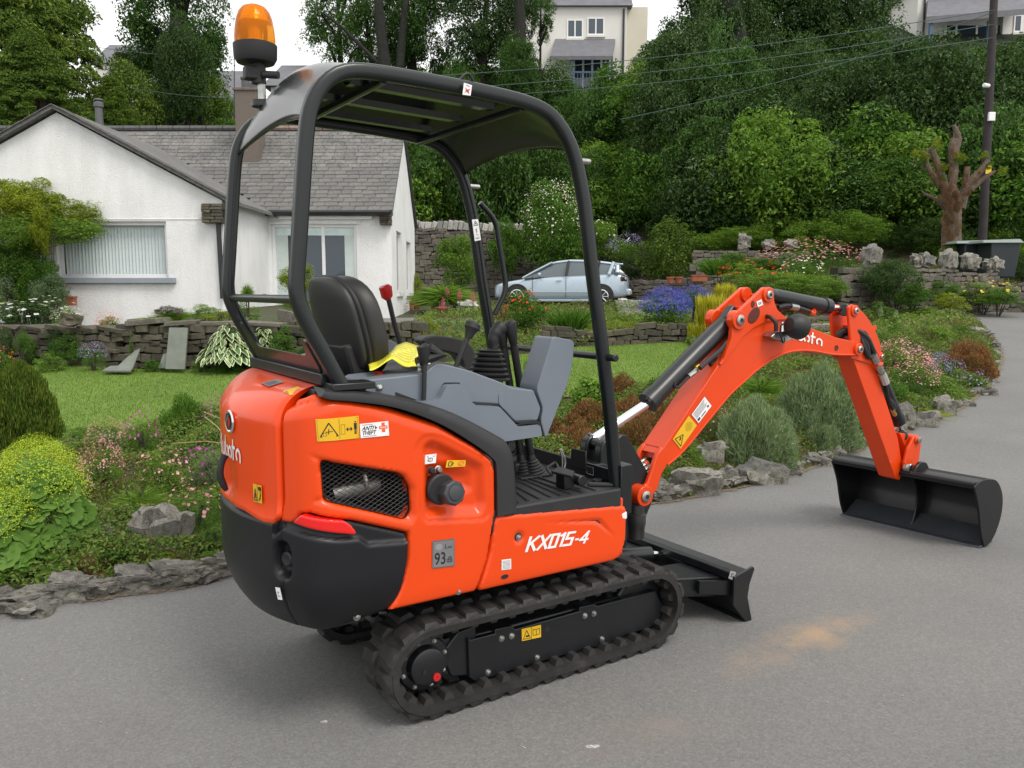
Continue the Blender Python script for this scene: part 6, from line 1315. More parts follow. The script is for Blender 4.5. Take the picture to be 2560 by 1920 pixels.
    # keep
items.sort(key=lambda it: it[1].translation.z); 
for me_, M in items[:300]:
    o = bpy.data.objects.new('slate', me_); COL.objects.link(o); o.parent = roof; o.matrix_local = M
tag(bake(items[300:], 'slates', SLATE, roof), kind='stuff')
x = hx1+.08; k_ = 0; RID = MB().tube([(0, 0, 0), (1, 0, 0)], .075, 8).mesh('ridge_tile'); RID.materials.append(SLATED)
while x > -15:
    o = link('ridge_tile', RID, None, roof, (x-.44-hx, YR-hy, rz+.02-hz), None, (.425, 1, 1)); o.material_slots[0].link = 'OBJECT'; o.material_slots[0].material = RIDGET if x > PW(530, 0, YR).x else SLATED; x -= .45
for sg in (1, -1):
    a = Vector((gp.x, YG-.16, gp.z+.12)); xe = (ge_.x+.10-gp.x)*sg+gp.x; b6 = Vector((xe, YG-.16, gp.z+.12-slope*abs(xe-gp.x)))
    yb = YR
    hb(MB().add([tuple(a), tuple(b6), (b6.x, YW+2, b6.z), (a.x, yb, a.z), (a.x, a.y, a.z-.07), (b6.x, b6.y, b6.z-.07), (b6.x, YW+2, b6.z-.07), (a.x, yb, a.z-.07)], [(0, 1, 2, 3), (7, 6, 5, 4), (0, 4, 5, 1), (1, 5, 6, 2), (2, 6, 7, 3), (3, 7, 4, 0)]), 'roof_slope', SLATE, roof, smooth=False)
    n = 26
    for i in range(n):
        t_ = i/n; q = a+(b6-a)*t_; me_ = SLB
        for j in range(2 if sg > 0 else 1):
            o = bpy.data.objects.new('verge_slate', SLB); COL.objects.link(o); o.parent = roof; ang = math.atan(slope)*sg
            d_ = (b6-a).normalized(); M = Matrix(((d_.x, 0, -d_.z*sg, 0), (0, 1, 0, 0), (d_.z, 0, abs(d_.x), 0), (0, 0, 0, 1)))
            o.matrix_local = Matrix.Translation((q.x+d_.x*.08-hx, q.y-.03+.36*j-hy, q.z+d_.z*.08-hz+.004+.004*(i % 2)))@M@Matrix.Diagonal((.165, .35, 1, 1))
va, vb = PW(352, 372, 19.0), PW(493, 438, 18.2)
hb(MB().tube([PW(352, 371, YG+.2)+Vector((0, 0, .0)), PW(490, 437, YG+.1)], .035, 6), 'lead_valley', LEAD, roof)
hb(MB().tube([(ge_.x-.1, YW-.3, ezw-.02), (hx1+.03, YW-.3, ezw-.02)], .055, 10), 'gutter', GUTTER)
for x in np.linspace(PW(555, 0, YW).x, hx1-.3, 5): hb(MB().b2(x-.02, x+.02, YW-.3, YW-.15, ezw-.1, ezw-.03), 'gutter_bracket', GUTTER)
q0, q1, q2, q3 = PW(492, 442, YG-.1), PW(480, 470, YG-.12), PW(471, 476, YG-.08), PW(481, 645, YG-.08)
hb(MB().tube(arc_path([q0, q1, q2, q3], .06), .05, 10), 'downpipe', GUTTER)
hb(MB().box(PW(489, 450, YG-.1), (.28, .2, .12)), 'eaves_box', GUTTER, bev=.02)
corbel(c0.x, c1_.x, c0.z, c1_.z, YG-.06); c2_, c3_ = PW(822, 487, YW), PW(846, 460, YW); corbel(c2_.x, c3_.x, c2_.z, c3_.z, YW-.05)
m, t, b = nodes('pebble_dash'); n1 = noise(t, 60, 4, .8); t.links.new(ramp(t, n1, [(.3, (.05, .04, .032)), (.5, (.16, .13, .11)), (.7, (.30, .27, .24))]), b.inputs['Base Color']); b.inputs['Roughness'].default_value = .95; bump(t, b, n1, .8, .03)
YC = YW+1.25; a0_, a1_ = PW(506, 195, YC), PW(561, 385, YC)
CHM = hb(MB().b2(a0_.x, a1_.x, YC, YC+.6, a1_.z-.3, a0_.z), 'chimney', m); hb(MB().b2(a0_.x-.04, a1_.x+.04, YC-.04, YC+.64, a0_.z, a0_.z+.07), 'chimney_cap', m, CHM, bev=.01)
for u in (.35,): 
    hb(MB().lathe([(.11, 0), (.10, .25), (.125, .27), (.125, .32)], (a0_.x*(1-u)+a1_.x*u, YC+.3, a0_.z+.07), (0, 0, 1), 16), 'chimney_pot', SLATED, CHM)
hb(MB().b2(a0_.x-.03, a1_.x+.05, YC-.05, YC-.005, a1_.z-.02, a1_.z+.10), 'chimney_flashing', LEAD, CHM)
v0 = PW(208, 277, YR); hb(MB().lathe([(.10, -.3), (.10, .6), (.13, .62), (.13, .72), (.06, .78), (.11, .80), (.10, .84), (.0, .86)], (v0.x, YR+.2, v0.z-.02), (0, 0, 1), 16), 'flue_pipe', mat('flue_grey', (.10, .10, .105), .6), roof)
hb(MB().tube([PW(506, 255, YC), PW(506, 150, YC), PW(506, 120, YC)], .012, 5), 'aerial_mast', GUTTER, roof)
# ============================================================ DISTANT HOUSES
CREAM = mat('cream_render', (.60, .56, .46), .9, var=.05, vscale=.6); WHITER = mat('white_render', (.68, .66, .62), .9, var=.05, vscale=.6)
DSL = mat('distant_slate', (.13, .13, .145), .7, var=.15, vscale=2); BLUEM = mat('blue_balcony_paint', (.05, .10, .16), .5)
def far_house(box, Y, depth, m, label, wins=(), roofh=None, canopy=None, cat='house', eave=None, side=None, ridge='x', cor=None):
    x0, y0, x1, y1 = box; a, b7 = PW(x0, y0, Y), PW(x1, y1, Y); e = empty('hillside_house', (a.x, Y, b7.z-3), 0, label, cat); o = Vector(e.location)
    def bd(mb, nm, mm, par=e, **k): mb.v = [(x-o.x, y-o.y, z-o.z) for x, y, z in mb.v]; return mb.build(nm, mm, par, **k)
    bd(MB().b2(a.x, b7.x, Y, Y+depth, b7.z-4, a.z), 'wall', m, smooth=False)
    if roofh:
        h = roofh; ov = .35
        mb = MB().add([(a.x-ov, Y-ov, a.z), (b7.x+ov, Y-ov, a.z), (b7.x+ov, Y+depth+ov, a.z), (a.x-ov, Y+depth+ov, a.z), (a.x-ov, Y+depth/2, a.z+h), (b7.x+ov, Y+depth/2, a.z+h)], [(0, 1, 5, 4), (2, 3, 4, 5), (1, 2, 5), (3, 0, 4), (3, 2, 1, 0)]) if ridge == 'x' else MB().add([(a.x-ov, Y-ov, a.z), (b7.x+ov, Y-ov, a.z), (b7.x+ov, Y+depth+ov, a.z), (a.x-ov, Y+depth+ov, a.z), ((a.x+b7.x)/2, Y-ov, a.z+h), ((a.x+b7.x)/2, Y+depth+ov, a.z+h)], [(0, 1, 4), (2, 3, 5), (1, 2, 5, 4), (3, 0, 4, 5), (3, 2, 1, 0)])
        bd(mb, 'roof', DSL, smooth=False)
    for wx0, wy0, wx1, wy1, nb in wins:
        p, q = PW(wx0, wy0, Y), PW(wx1, wy1, Y); w = bpy.data.objects.new('window', None); COL.objects.link(w); w.parent = e
        f = .09
        for aa in ((p.x, q.x, p.z-f, p.z), (p.x, q.x, q.z, q.z+f)): bd(MB().b2(aa[0], aa[1], Y-.05, Y-.002, aa[2], aa[3]), 'frame', UPVC, w)
        for i in range(nb+1): x = p.x+(q.x-p.x)*i/nb; bd(MB().b2(x-f/2, x+f/2, Y-.06, Y-.004, q.z, p.z), 'frame', UPVC, w)
        bd(MB().b2(p.x, q.x, Y-.03, Y-.003, q.z, p.z), 'pane', DGLASS, w)
        bd(MB().b2(p.x-.1, q.x+.1, Y-.14, Y-.0, q.z-.16, q.z-.03), 'sill', m, w)
    return e, bd
e, bd = far_house((1085, 15, 1352, 205), 60, 9, WHITER, 'white two storey house on the hill with blue windows and a slated porch', [(1226, 42, 1258, 82, 2), (1270, 38, 1304, 76, 2)], 4.5, None)
pa, pb = PW(1205, 84, 58.2), PW(1336, 118, 57.2); za = PW(0, 84, 60).z
bd(MB().add([(PW(1200, 0, 60).x, 60, za), (PW(1330, 0, 60).x, 60, za), (PW(1324, 0, 57.5).x, 57.5, pb.z), (PW(1190, 0, 57.5).x, 57.5, pb.z)]+[(PW(1200, 0, 60).x, 60, za-.2), (PW(1330, 0, 60).x, 60, za-.2), (PW(1324, 0, 57.5).x, 57.5, pb.z-.25), (PW(1190, 0, 57.5).x, 57.5, pb.z-.25)], [(0, 1, 2, 3), (7, 6, 5, 4), (0, 4, 5, 1), (1, 5, 6, 2), (2, 6, 7, 3), (3, 7, 4, 0)]), 'porch_roof', DSL, smooth=False)
p, q = PW(1240, 122, 59.9), PW(1318, 190, 59.9); bd(MB().b2(p.x, q.x, 59.9, 59.98, q.z, p.z), 'balcony_door', DGLASS)
for u in (0, .25, .5, .75, 1): x = p.x+(q.x-p.x)*u; bd(MB().b2(x-.07, x+.07, 59.84, 59.9, q.z, p.z), 'door_frame', UPVC)
for px in (1236, 1321): c = PW(px, 160, 57.7); bd(MB().b2(c.x-.08, c.x+.08, 57.6, 57.75, PW(0, 205, 57.7).z, pb.z), 'balcony_post', BLUEM)
for py in (156, 200): c = PW(0, py, 57.7); bd(MB().b2(PW(1236, 0, 57.7).x, PW(1321, 0, 57.7).x, 57.65, 57.72, c.z-.06, c.z+.06), 'balcony_rail', BLUEM)
for i in range(14): x = PW(1236, 0, 57.7).x+i*(PW(1321, 0, 57.7).x-PW(1236, 0, 57.7).x)/13; bd(MB().b2(x-.02, x+.02, 57.66, 57.7, PW(0, 200, 57.7).z, PW(0, 156, 57.7).z), 'baluster', BLUEM)
c = PW(1358, 100, 59.9); bd(MB().tube([(PW(1348, 0, 59.9).x, 59.9, PW(0, 20, 60).z), (PW(1348, 0, 59.9).x, 59.9, PW(0, 210, 60).z)], .07, 6), 'downpipe', GUTTER)
e, bd = far_house((1352.5, 15, 1396, 215), 60.5, 8, CREAM, 'cream gable end beside the white hillside house', [], None)
e, bd = far_house((1985, -30, 2260, 115), 55, 8, WHITER, 'pale hillside house with a dark slated canopy at the top right', [], 3)
za = PW(0, -2, 55).z; zb = PW(0, 36, 52.5).z
bd(MB().add([(PW(2005, 0, 55).x, 55, za), (PW(2200, 0, 55).x, 55, za+.6), (PW(2230, 0, 52.5).x, 52.5, zb+.5), (PW(2003, 0, 52.5).x, 52.5, zb), (PW(2005, 0, 55).x, 55, za-.3), (PW(2200, 0, 55).x, 55, za+.3), (PW(2230, 0, 52.5).x, 52.5, zb+.15), (PW(2003, 0, 52.5).x, 52.5, zb-.4)], [(0, 1, 2, 3), (7, 6, 5, 4), (0, 4, 5, 1), (1, 5, 6, 2), (2, 6, 7, 3), (3, 7, 4, 0)]), 'porch_roof', DSL, smooth=False)
for i, (a_, b_) in enumerate(((2045, 2062), (2068, 2108), (2112, 2150), (2154, 2170))):
    p, q = PW(a_, 55, 54.9), PW(b_, 108, 54.9); bd(MB().b2(p.x, q.x, 54.9, 54.98, q.z, p.z), 'patio_window', DGLASS)
    bd(MB().b2(p.x-.12, p.x, 54.85, 54.95, q.z, p.z), 'frame', UPVC)
for px in (2014, 2140): bd(MB().b2(PW(px, 0, 52.7).x-.1, PW(px, 0, 52.7).x+.1, 52.6, 52.8, PW(0, 120, 52.7).z, zb-.2), 'porch_post', BLUEM)
bd(MB().tube([(PW(1978, 0, 54.9).x+.6, 54.9, PW(0, -5, 55).z), (PW(1978, 0, 54.9).x+.6, 54.9, PW(0, 140, 55).z)], .07, 6), 'downpipe', GUTTER)
e, bd = far_house((2168, 30, 2290, 100), 54.6, 2, WHITER, 'pale house annex half hidden behind the pole at top right', [(2192, 32, 2204, 70, 1)], None)
e, bd = far_house((405, 232, 506, 330), 46, 7, CREAM, 'cream house behind the dark tree left of the chimney', [(432, 243, 442, 262, 1), (462, 252, 472, 268, 1)], 2.8, ridge='x')
e, bd = far_house((585, 188, 720, 300), 44, 7, WHITER, 'small pale house with a dark gable just behind the bungalow roof', [(588, 196, 596, 214, 1)], 2.0, ridge='x')
e, bd = far_house((205, 138, 300, 200), 70, 7, WHITER, 'far white house glimpsed between the conifer and the dark tree', [(240, 150, 252, 165, 1)], 2.5)
e, bd = far_house((1740, 40, 1800, 110), 70, 7, WHITER, 'far pale house glimpsed through the dark trees', [(1755, 60, 1768, 95, 1)], 2.5)
# ============================================================ GARDEN WALLS
def wallpx(name, a, b, top, Y, label, **k):
    p, q = PW(a[0], a[1], Y[0]), PW(b[0], b[1], Y[1]); zb = min(zt1(p.x, p.y), zt1(q.x, q.y)); h0 = PW(0, top[0], Y[0]).z-zb; h1 = PW(0, top[1], Y[1]).z-zb
    return stone_wall(name, (p.x, p.y), (q.x, q.y), zb, max(h0, h1), label, hf=lambda t: h0+(h1-h0)*t, **k)
def Yof(px, py): return GX(px, py)[1]
flatcop = lambda m_: dict(w=(.35, .7), h=(.05, .08), m=m_, d=1.15)
wallpx('garden_wall', (-40, 780), (246, 798), (706, 712), (Yof(-40, 780), Yof(246, 798)), 'ivy covered stone wall with flat coping left of the gap', course=.11, coping=flatcop(WALLST), seed=3)
yc_ = Yof(300, 800)
wallpx('garden_wall', (272, 797), (620, 806), (697, 700), (yc_, yc_-.1), 'dry stone retaining wall with slate slabs leaning on it', course=.12, coping=flatcop(GREYST), seed=5)
wallpx('garden_wall', (621, 812), (900, 812), (690, 690), (yc_+.3, yc_+.2), 'dry stone retaining wall behind the excavator seat', course=.15, seed=6)
wallpx('garden_wall', (1180, 752), (1345, 748), (708, 712), (Yof(1180, 752), Yof(1345, 748)), 'low stone edging wall behind the canopy post by the right lawn', course=.11, seed=7)
wallpx('garden_wall', (1350, 747), (1500, 741), (704, 700), (Yof(1350, 747), Yof(1500, 741)), 'low mossy stone wall behind the right lawn under blue flowers', course=.12, seed=8)
wallpx('boundary_wall', (872, 668), (1130, 665), (492, 500), (30.2, 30), 'tall grey drystone wall with white upright coping stones behind the car', m=GREYST, course=.20, length=(.22, .6), thick=.45, coping=dict(w=(.16, .26), h=(.25, .36), m=PALEST, lean=.25, d=.9), seed=9)
wallpx('boundary_wall', (1120, 640), (1370, 640), (560, 570), (31, 30), 'drystone wall half hidden behind the white flowering shrub', m=GREYST, course=.22, length=(.25, .6), thick=.45, seed=10, maxparts=120)
rocktop = dict(w=(.34, .5), h=(.42, .58), m=LIME, mesh=ROCKS, fill=.92, gap=1.75, k=.80, d=.75)
wallpx('garden_wall', (1500, 560), (1740, 560), (541, 543), (24, 23.5), 'low stone wall topped by a row of rounded upright rocks by the green bushes', m=GREYST, course=.14, coping=rocktop, seed=11)
wallpx('garden_wall', (1818, 662), (1872, 655), (572, 574), (18.2, 18.6), 'square stone pier end of the wall left of the ivy', m=GREYST, course=.20, length=(.3, .6), seed=12)
wallpx('garden_wall', (1873, 655), (2150, 600), (574, 590), (18.6, 20.6), 'stone wall with upright rocks on top running behind the ivy', m=GREYST, course=.15, coping=dict(rocktop, w=(.42, .62), gap=1.7), seed=13)
wallpx('garden_wall', (1990, 632), (2330, 640), (604, 612), (20.6, 20.5), 'low weathered stone wall below the wheeled bin', m=GREYST, course=.12, seed=14)
wallpx('garden_wall', (1930, 668), (2330, 660), (650, 645), (Yof(1930, 668)+.2, 20.2), 'low kerb wall of flat stones along the far road edge', m=WALLST, course=.09, seed=15)
wallpx('garden_wall', (1355, 655), (1520, 640), (605, 600), (27, 25), 'low drystone wall with terracotta pots right of the car', m=GREYST, course=.13, seed=16)
wallpx('garden_wall', (1640, 720), (1850, 690), (690, 672), (15.2, 16.2), 'low flat stone edging beside the garden steps', m=GREYST, course=.09, seed=17)
# ============================================================ EDGING ROCKS
rocks = [ # px box (x0,y0,x1,y1), label
((-60, 1280, 150, 1346), 'long low grey limestone rock at the left frame edge of the kerb'), ((130, 1266, 262, 1308), 'pitted grey limestone rock below the lady mantle leaves'),
((240, 1248, 350, 1292), 'rough knobbly limestone rock in the middle of the left bed edge'), ((335, 1240, 432, 1278), 'ridged dark grey limestone rock right of the knobbly one'),
((425, 1225, 505, 1262), 'small dark rock just left of the counterweight'), ((455, 1185, 520, 1215), 'small squared dark rock above the edging behind the tail'),
((275, 1085, 420, 1195), 'large weathered boulder half buried in the left bed'), ((188, 1128, 262, 1192), 'brown lichened boulder left of the big weathered one'),
((500, 1190, 620, 1250), 'edging rock hidden partly behind the counterweight'), ((1385, 1030, 1470, 1092), 'craggy limestone rock beside the boom foot'),
((1440, 1010, 1560, 1085), 'rough broken limestone lump right of the boom foot'), ((1500, 950, 1572, 1008), 'upright rounded boulder under the boom'),
((1548, 1000, 1600, 1055), 'small pale rock between the rough lump and the smooth one'), ((1590, 990, 1700, 1060), 'smooth pale pyramid rock in front of the lavender bush'),
((1725, 975, 1795, 1022), 'flat pale rock below the two lavender bushes'), ((1780, 960, 1830, 1005), 'flat pale rock behind the left end of the bucket'),
((1675, 1010, 1735, 1045), 'low dark rock between pale edging rocks'), ((1920, 870, 1975, 935), 'tall dark fissured rock behind the arm cylinder'),
((1965, 885, 2032, 935), 'rounded grey rock right of the arm cylinder'), ((2010, 850, 2070, 905), 'leaning grey rock beside the yellow leaved iris'),
((2070, 860, 2105, 890), 'small rock in the low green edging on the right'), ((2100, 830, 2150, 865), 'small pale rock near the tip of the right bed'), ((2135, 815, 2160, 838), 'tiny pale rock beside the rust coloured heath'), ((2095, 706, 2142, 732), 'flat white rock on the far side of the right bed'),
((1010, 1120, 1130, 1170), 'edging rock glimpsed behind the cab floor'), ((1240, 1080, 1340, 1128), 'edging rock hidden behind the swing post')]
for i, (bx_, lb) in enumerate(rocks):
    x0, y0, x1, y1 = bx_; gx_, gy_ = GX((x0+x1)/2, y1-4) if y1 < 1200 or True else (0, 0)
    p, q = PW(x0, y0, gy_+.1), PW(x1, y1, gy_+.1); w = abs(q.x-p.x); h = p.z-q.z; r_ = random.Random(i); me_ = ROCKS[i % 7]; b8 = np.array([v.co for v in me_.vertices]); ext = b8.max(0)-b8.min(0)
    o = link('edging_rock', me_, None, None, ((p.x+q.x)/2, gy_+.10, (p.z+q.z)/2-.02), (r_.uniform(-.1, .1), r_.uniform(-.1, .1), r_.choice((0, math.pi))+r_.uniform(-.3, .3)), (w/ext[0]*1.0, w/ext[1]*.62, h/ext[2]*1.12)); tag(o, lb, 'rock', 'limestone rocks edging the garden beds')
r_ = random.Random(5); acc = 0; last = None
for i in range(2, len(EDGE)-12):
    p = np.array(EDGE[i]); q = np.array(EDGE[i+1]); d = np.hypot(*(q-p)); n_ = max(1, int(d/.30))
    for j in range(n_):
        c = p+(q-p)*((j+.5)/n_); nx, ny = N_[i]; w = r_.uniform(.13, .27)*(.72 if c[1] < 5.2 else .60); me_ = ROCKS[r_.randrange(7)]
        if r_.random() < .12: continue
        o = link('edging_rock', me_, None, None, (c[0]-nx*.06, c[1]-ny*.06, float(zroad(c[0], c[1]))+.04), (r_.uniform(-.2, .2), r_.uniform(-.2, .2), math.atan2(q[1]-p[1], q[0]-p[0])+r_.uniform(-.3, .3)), (w*1.25, w*.72, w*r_.uniform(.42, .8)))
        px_ = 1106+c[0]/c[1]*1771
        lb = ('tiny' if w < .11 else 'small')+(' flat' if r_.random() < .4 else ' rough' if r_.random() < .5 else ' knobbly')+' limestone rock in the edging '+next(n_2 for m_2, n_2 in ((60, 'at the left frame edge'), (130, 'left below the lady mantle'), (210, 'right below the lady mantle'), (290, 'in front of the big weathered boulder'), (370, 'right of the weathered boulder'), (450, 'left of the small squared rock'), (530, 'beside the counterweight'), (1380, 'hidden behind the excavator'), (1440, 'at the boom foot'), (1500, 'right of the boom foot'), (1560, 'below the boom sticker'), (1620, 'left of the pale pyramid rock'), (1690, 'in front of the large lavender'), (1760, 'between the lavender bushes'), (1830, 'behind the bucket left end'), (1900, 'behind the arm'), (1970, 'right of the arm cylinder'), (2040, 'beside the yellowing iris'), (2090, 'by the violet flowers'), (2130, 'just before the bed tip'), (9999, 'round the bed tip')) if px_ < m_2)
        tag(o, lb, 'rock', lb.replace('rock', 'rocks', 1))
for k_, (u, lb) in enumerate(((.10, 'fist sized stone wedged in the left bed edge'), (.93, 'small lichened stone at the right bed tip'))): pass
def leaf_slab(px, Y, th, label, name='slate_slab', m=None, cat='slab'):
    P_ = [PW(x, y, Y_) for (x, y), Y_ in zip(px, Y)]; o0 = P_[0].copy(); mb = MB(); n = len(P_); nn = (P_[1]-P_[0]).cross(P_[-1]-P_[0]).normalized()*th
    mb.add([p-o0 for p in P_]+[p-o0+nn for p in P_], [tuple(range(n)), tuple(range(2*n-1, n-1, -1))]+[(i, (i+1) % n, n+(i+1) % n, n+i) for i in range(n)]); o = mb.build(name, m or mat('green_slate_slab', (.15, .165, .14), .75, var=.2, vscale=5, bmp=.3, bscale=40), None, bev=.006); o.location = o0; return tag(o, label, cat)
leaf_slab([(365, 707), (405, 708), (399, 798), (356, 797)], [yc_-.13, yc_-.13, yc_-.38, yc_-.38], .04, 'tall greenish slate slab leaning against the stone retaining wall')
leaf_slab([(352, 765), (360, 762), (358, 795), (341, 796)], [yc_-.2, yc_-.2, yc_-.3, yc_-.3], .02, 'narrow broken slate behind the tall leaning slab')
leaf_slab([(290, 757), (303, 752), (286, 796), (246, 798), (270, 775)], [yc_-.25, yc_-.2, yc_-.6, yc_-.6, yc_-.4], .03, 'fallen grey slate slab propped at the left end of the retaining wall')
leaf_slab([(238, 790), (290, 788), (282, 800), (220, 800)], [yc_-.4, yc_-.4, yc_-.7, yc_-.7], .03, 'flat slate slab lying on the grass by the wall gap')
leaf_slab([(225, 712), (240, 712), (240, 772), (226, 772)], [yc_+.2, yc_+.2, yc_, yc_], .1, 'upright pale stone post at the end of the ivy wall', 'stone_post', LIME, 'post')
leaf_slab([(598, 668), (620, 672), (690, 690), (688, 700), (600, 690)], [yc_+1.4]*5, .15, 'grey slabs stacked as steps behind the hosta', m=GREYST)
TERRA = mat('terracotta', (.30, .095, .05), .8, var=.15)
def pot(px, Y, r_px, h_px, label, square=False, m=TERRA):
    c = PW(px[0], px[1], Y); r0 = r_px/1771*Y; h0 = h_px/1771*Y; mb = MB()
    if square: mb.b2(-r0, r0, -r0*.5, r0*.5, 0, h0*.8); mb.b2(-r0*1.08, r0*1.08, -r0*.56, r0*.56, h0*.8, h0)
    else: mb.lathe([(r0*.65, 0), (r0*.88, h0*.78), (r0, h0*.78), (r0, h0), (r0*.85, h0), (r0*.8, h0*.85)], (0, 0, 0), (0, 0, 1), 18)
    o = mb.build('plant_pot', m, None, bev=.004 if square else 0); o.location = c; return tag(o, label, 'plant pot')
c = pot((148, 660), YG-.25, 15, 20, 'small rectangular terracotta planter against the white gable wall', True)
pot((231, 727), yc_+.3, 9, 17, 'terracotta pot at the end of the ivy wall holding a red leaved plant')
pot((885, 668), 24, 10, 16, 'terracotta pot in the stack by the house corner'); pot((900, 668), 23.6, 9, 12, 'smaller terracotta pot beside the stack at the house corner'); pot((888, 655), 24.6, 11, 18, 'tall terracotta pot behind the others at the house corner'); pot((1015-60, 672), 21, 16, 8, 'wide terracotta bowl below the pink flower spikes')
for i, (x, lb) in enumerate(((1448, 'left terracotta pot on the low wall by the car'), (1466, 'middle terracotta pot on the low wall by the car'), (1510, 'large terracotta trough on the low wall by the car'))): pot((x, 612 if i < 2 else 608), 24, 9 if i < 2 else 16, 14, lb, i == 2)
c = PW(166, 690, YG-6); o = link('wall_rock', ROCKS[3], None, None, PW(153, 692, yc_+.1), (0, .1, .4), (.22, .16, .22)); o.material_slots[0].link = 'OBJECT'; o.material_slots[0].material = WALLST; tag(o, 'squarish dark rock standing on the ivy wall coping', 'rock')
for i, (x, y, w, lb) in enumerate(((345, 672, .10, 'pinkish stone on the retaining wall near its left end'), (362, 668, .12, 'brown stone in the row on top of the retaining wall'), (385, 672, .09, 'small round stone among the grasses on the retaining wall'), (500, 655, .06, 'white pebble on the gravel mound above the wall'), (530, 690, .07, 'white stone on the retaining wall coping'), (572, 640, .07, 'white pebble below the patio door'), (640, 632, .06, 'purple pebble on the rockery by the patio door'))):
    o = link('wall_stone', ROCKS[i % 7], None, None, PW(x, y, yc_+.3+i*.05), (0, 0, i), (w, w, w*.8)); tag(o, lb, 'stone')
for i, (x, y, w, Yb, lb) in enumerate(((1350, 655, .35, 24, 'white rock beside the car rear bumper'), (1385, 654, .3, 24, 'white rock between the car and the blue flowers'), (960, 662, .40, 22.5, 'long white stone behind the pink spikes'), (1010, 660, .42, 22, 'pale squared stone beside the canopy front post'))):
    o = link('garden_rock', ROCKS[(i+2) % 7], None, None, PW(x, y, Yb), (0, 0, i), (w, w*.8, w*.6)); o.material_slots[0].link = 'OBJECT'; o.material_slots[0].material = PALEST; tag(o, lb, 'rock')
PAV = mat('paving_concrete', (.22, .20, .17), .9, var=.2, vscale=4, bmp=.3, bscale=30)
for i, (q, Yb) in enumerate((((1712, 705, 1818, 716), 14.6), ((1722, 692, 1826, 700), 15.4))):
    a, b9 = PW(q[0], q[1], Yb), PW(q[2], q[3], Yb-.5); zz = zt1(a.x, Yb)+.08+.1*i; o = MB().b2(-(b9.x-a.x)/2, (b9.x-a.x)/2, -.35, .35, -.12, .0).build('garden_step', PAV, None, bev=.01); o.location = ((a.x+b9.x)/2, Yb, zz); tag(o, ('lower' if i == 0 else 'upper')+' grey concrete garden step beyond the boom', 'step')
a = GX(880, 700); o = MB().b2(-1.3, 1.6, -1.6, 2.6, -.2, .02).build('patio', mat('patio_slabs', (.16, .155, .15), .9, var=.15), None, smooth=False); o.location = (-2.4, 19.6, zt1(-2.4, 19.6)+.03); tag(o, kind='structure')
# ============================================================ CAR
CARP = mat('ice_blue_metallic_paint', (.42, .51, .59), .28, metal=.35, coat=.8, var=.02)
car = empty('hatchback_car', (0, 0, 0), 0, 'light blue hatchback car parked side on behind the garden', 'car')
cY = 26.6; ca_, cb_ = PW(1066, 660, cY), PW(1348, 661, cY); Lc = 4.35; Wc = 1.74
st = [ # x(0 front..L rear), zlow, zbelt, halfwidth, 
 (0, .30, .62, .55), (.12, .22, .72, .70), (.45, .20, .80, .82), (.95, .20, .88, .86), (1.35, .20, .95, .87), (2.0, .20, .97, .87), (2.8, .20, .99, .87), (3.4, .20, 1.03, .87), (3.9, .21, 1.06, .85), (4.2, .24, 1.04, .79), (4.35, .34, .95, .68)]
mb = MB(); V = []; ns = 12
for x, zl, zb_2, w in st:
    for s_, zf in ((-.92, 0), (-1.0, .12), (-1.0, .42), (-.985, .70), (-.94, .92), (-.80, 1.0), (.80, 1.0), (.94, .92), (.985, .70), (1.0, .42), (1.0, .12), (.92, 0)): V.append((x-Lc/2, s_*w, zl+(zb_2-zl)*zf))
mb.add(V, [(i*ns+j, (i+1)*ns+j, (i+1)*ns+(j+1) % ns, i*ns+(j+1) % ns) for i in range(len(st)-1) for j in range(ns)]+[tuple(range(ns-1, -1, -1)), tuple((len(st)-1)*ns+j for j in range(ns))])
mb.build('body', CARP, car, ang=60, sub=2)
gst = [(1.05, .90, .90, .80), (1.5, .93, 1.18, .76), (1.95, .95, 1.40, .68), (2.5, .96, 1.46, .65), (3.2, .98, 1.44, .65), (3.75, 1.0, 1.36, .66), (4.02, 1.02, 1.22, .68), (4.22, 1.0, 1.02, .70)]
def gh(scale, zoff, name, m, rng=None):
    mb = MB(); V = []; 
    for x, zb_2, zt_, w in gst:
        for s_, f in ((-1.09, 0), (-1.0, .9), (-.93, 1.0), (0, 1.03), (.93, 1.0), (1.0, .9), (1.09, 0)): V.append((x-Lc/2, s_*w*scale, zb_2-.02+(zt_+zoff-zb_2+.02)*f))
    mb.add(V, [(i*7+j, (i+1)*7+j, (i+1)*7+j+1, i*7+j+1) for i in range(len(gst)-1) for j in range(6)]+[(0, 1, 2, 3, 4, 5, 6), tuple((len(gst)-1)*7+j for j in range(6, -1, -1))]); return mb.build(name, m, car, ang=50)
CGL = mat('car_glass', (.10, .125, .14), .06, var=0, spec=.8)
gh(1.0, 0, 'glasshouse', CGL)
mb = MB(); V = []
for x, zt_, w in ((1.88, 1.385, .70), (2.1, 1.43, .68), (2.5, 1.475, .66), (3.2, 1.455, .66), (3.75, 1.385, .67), (3.98, 1.31, .66)):
    for s_ in (-1.02, -.95, -.5, 0, .5, .95, 1.02): V.append((x-Lc/2, s_*w, zt_+.015*(1-s_*s_)-(.05 if abs(s_) > 1 else 0)))
mb.add(V, [(i*7+j, (i+1)*7+j, (i+1)*7+j+1, i*7+j+1) for i in range(5) for j in range(6)]); o = mb.build('roof', CARP, car, ang=60); md = o.modifiers.new('t', 'SOLIDIFY'); md.thickness = .03
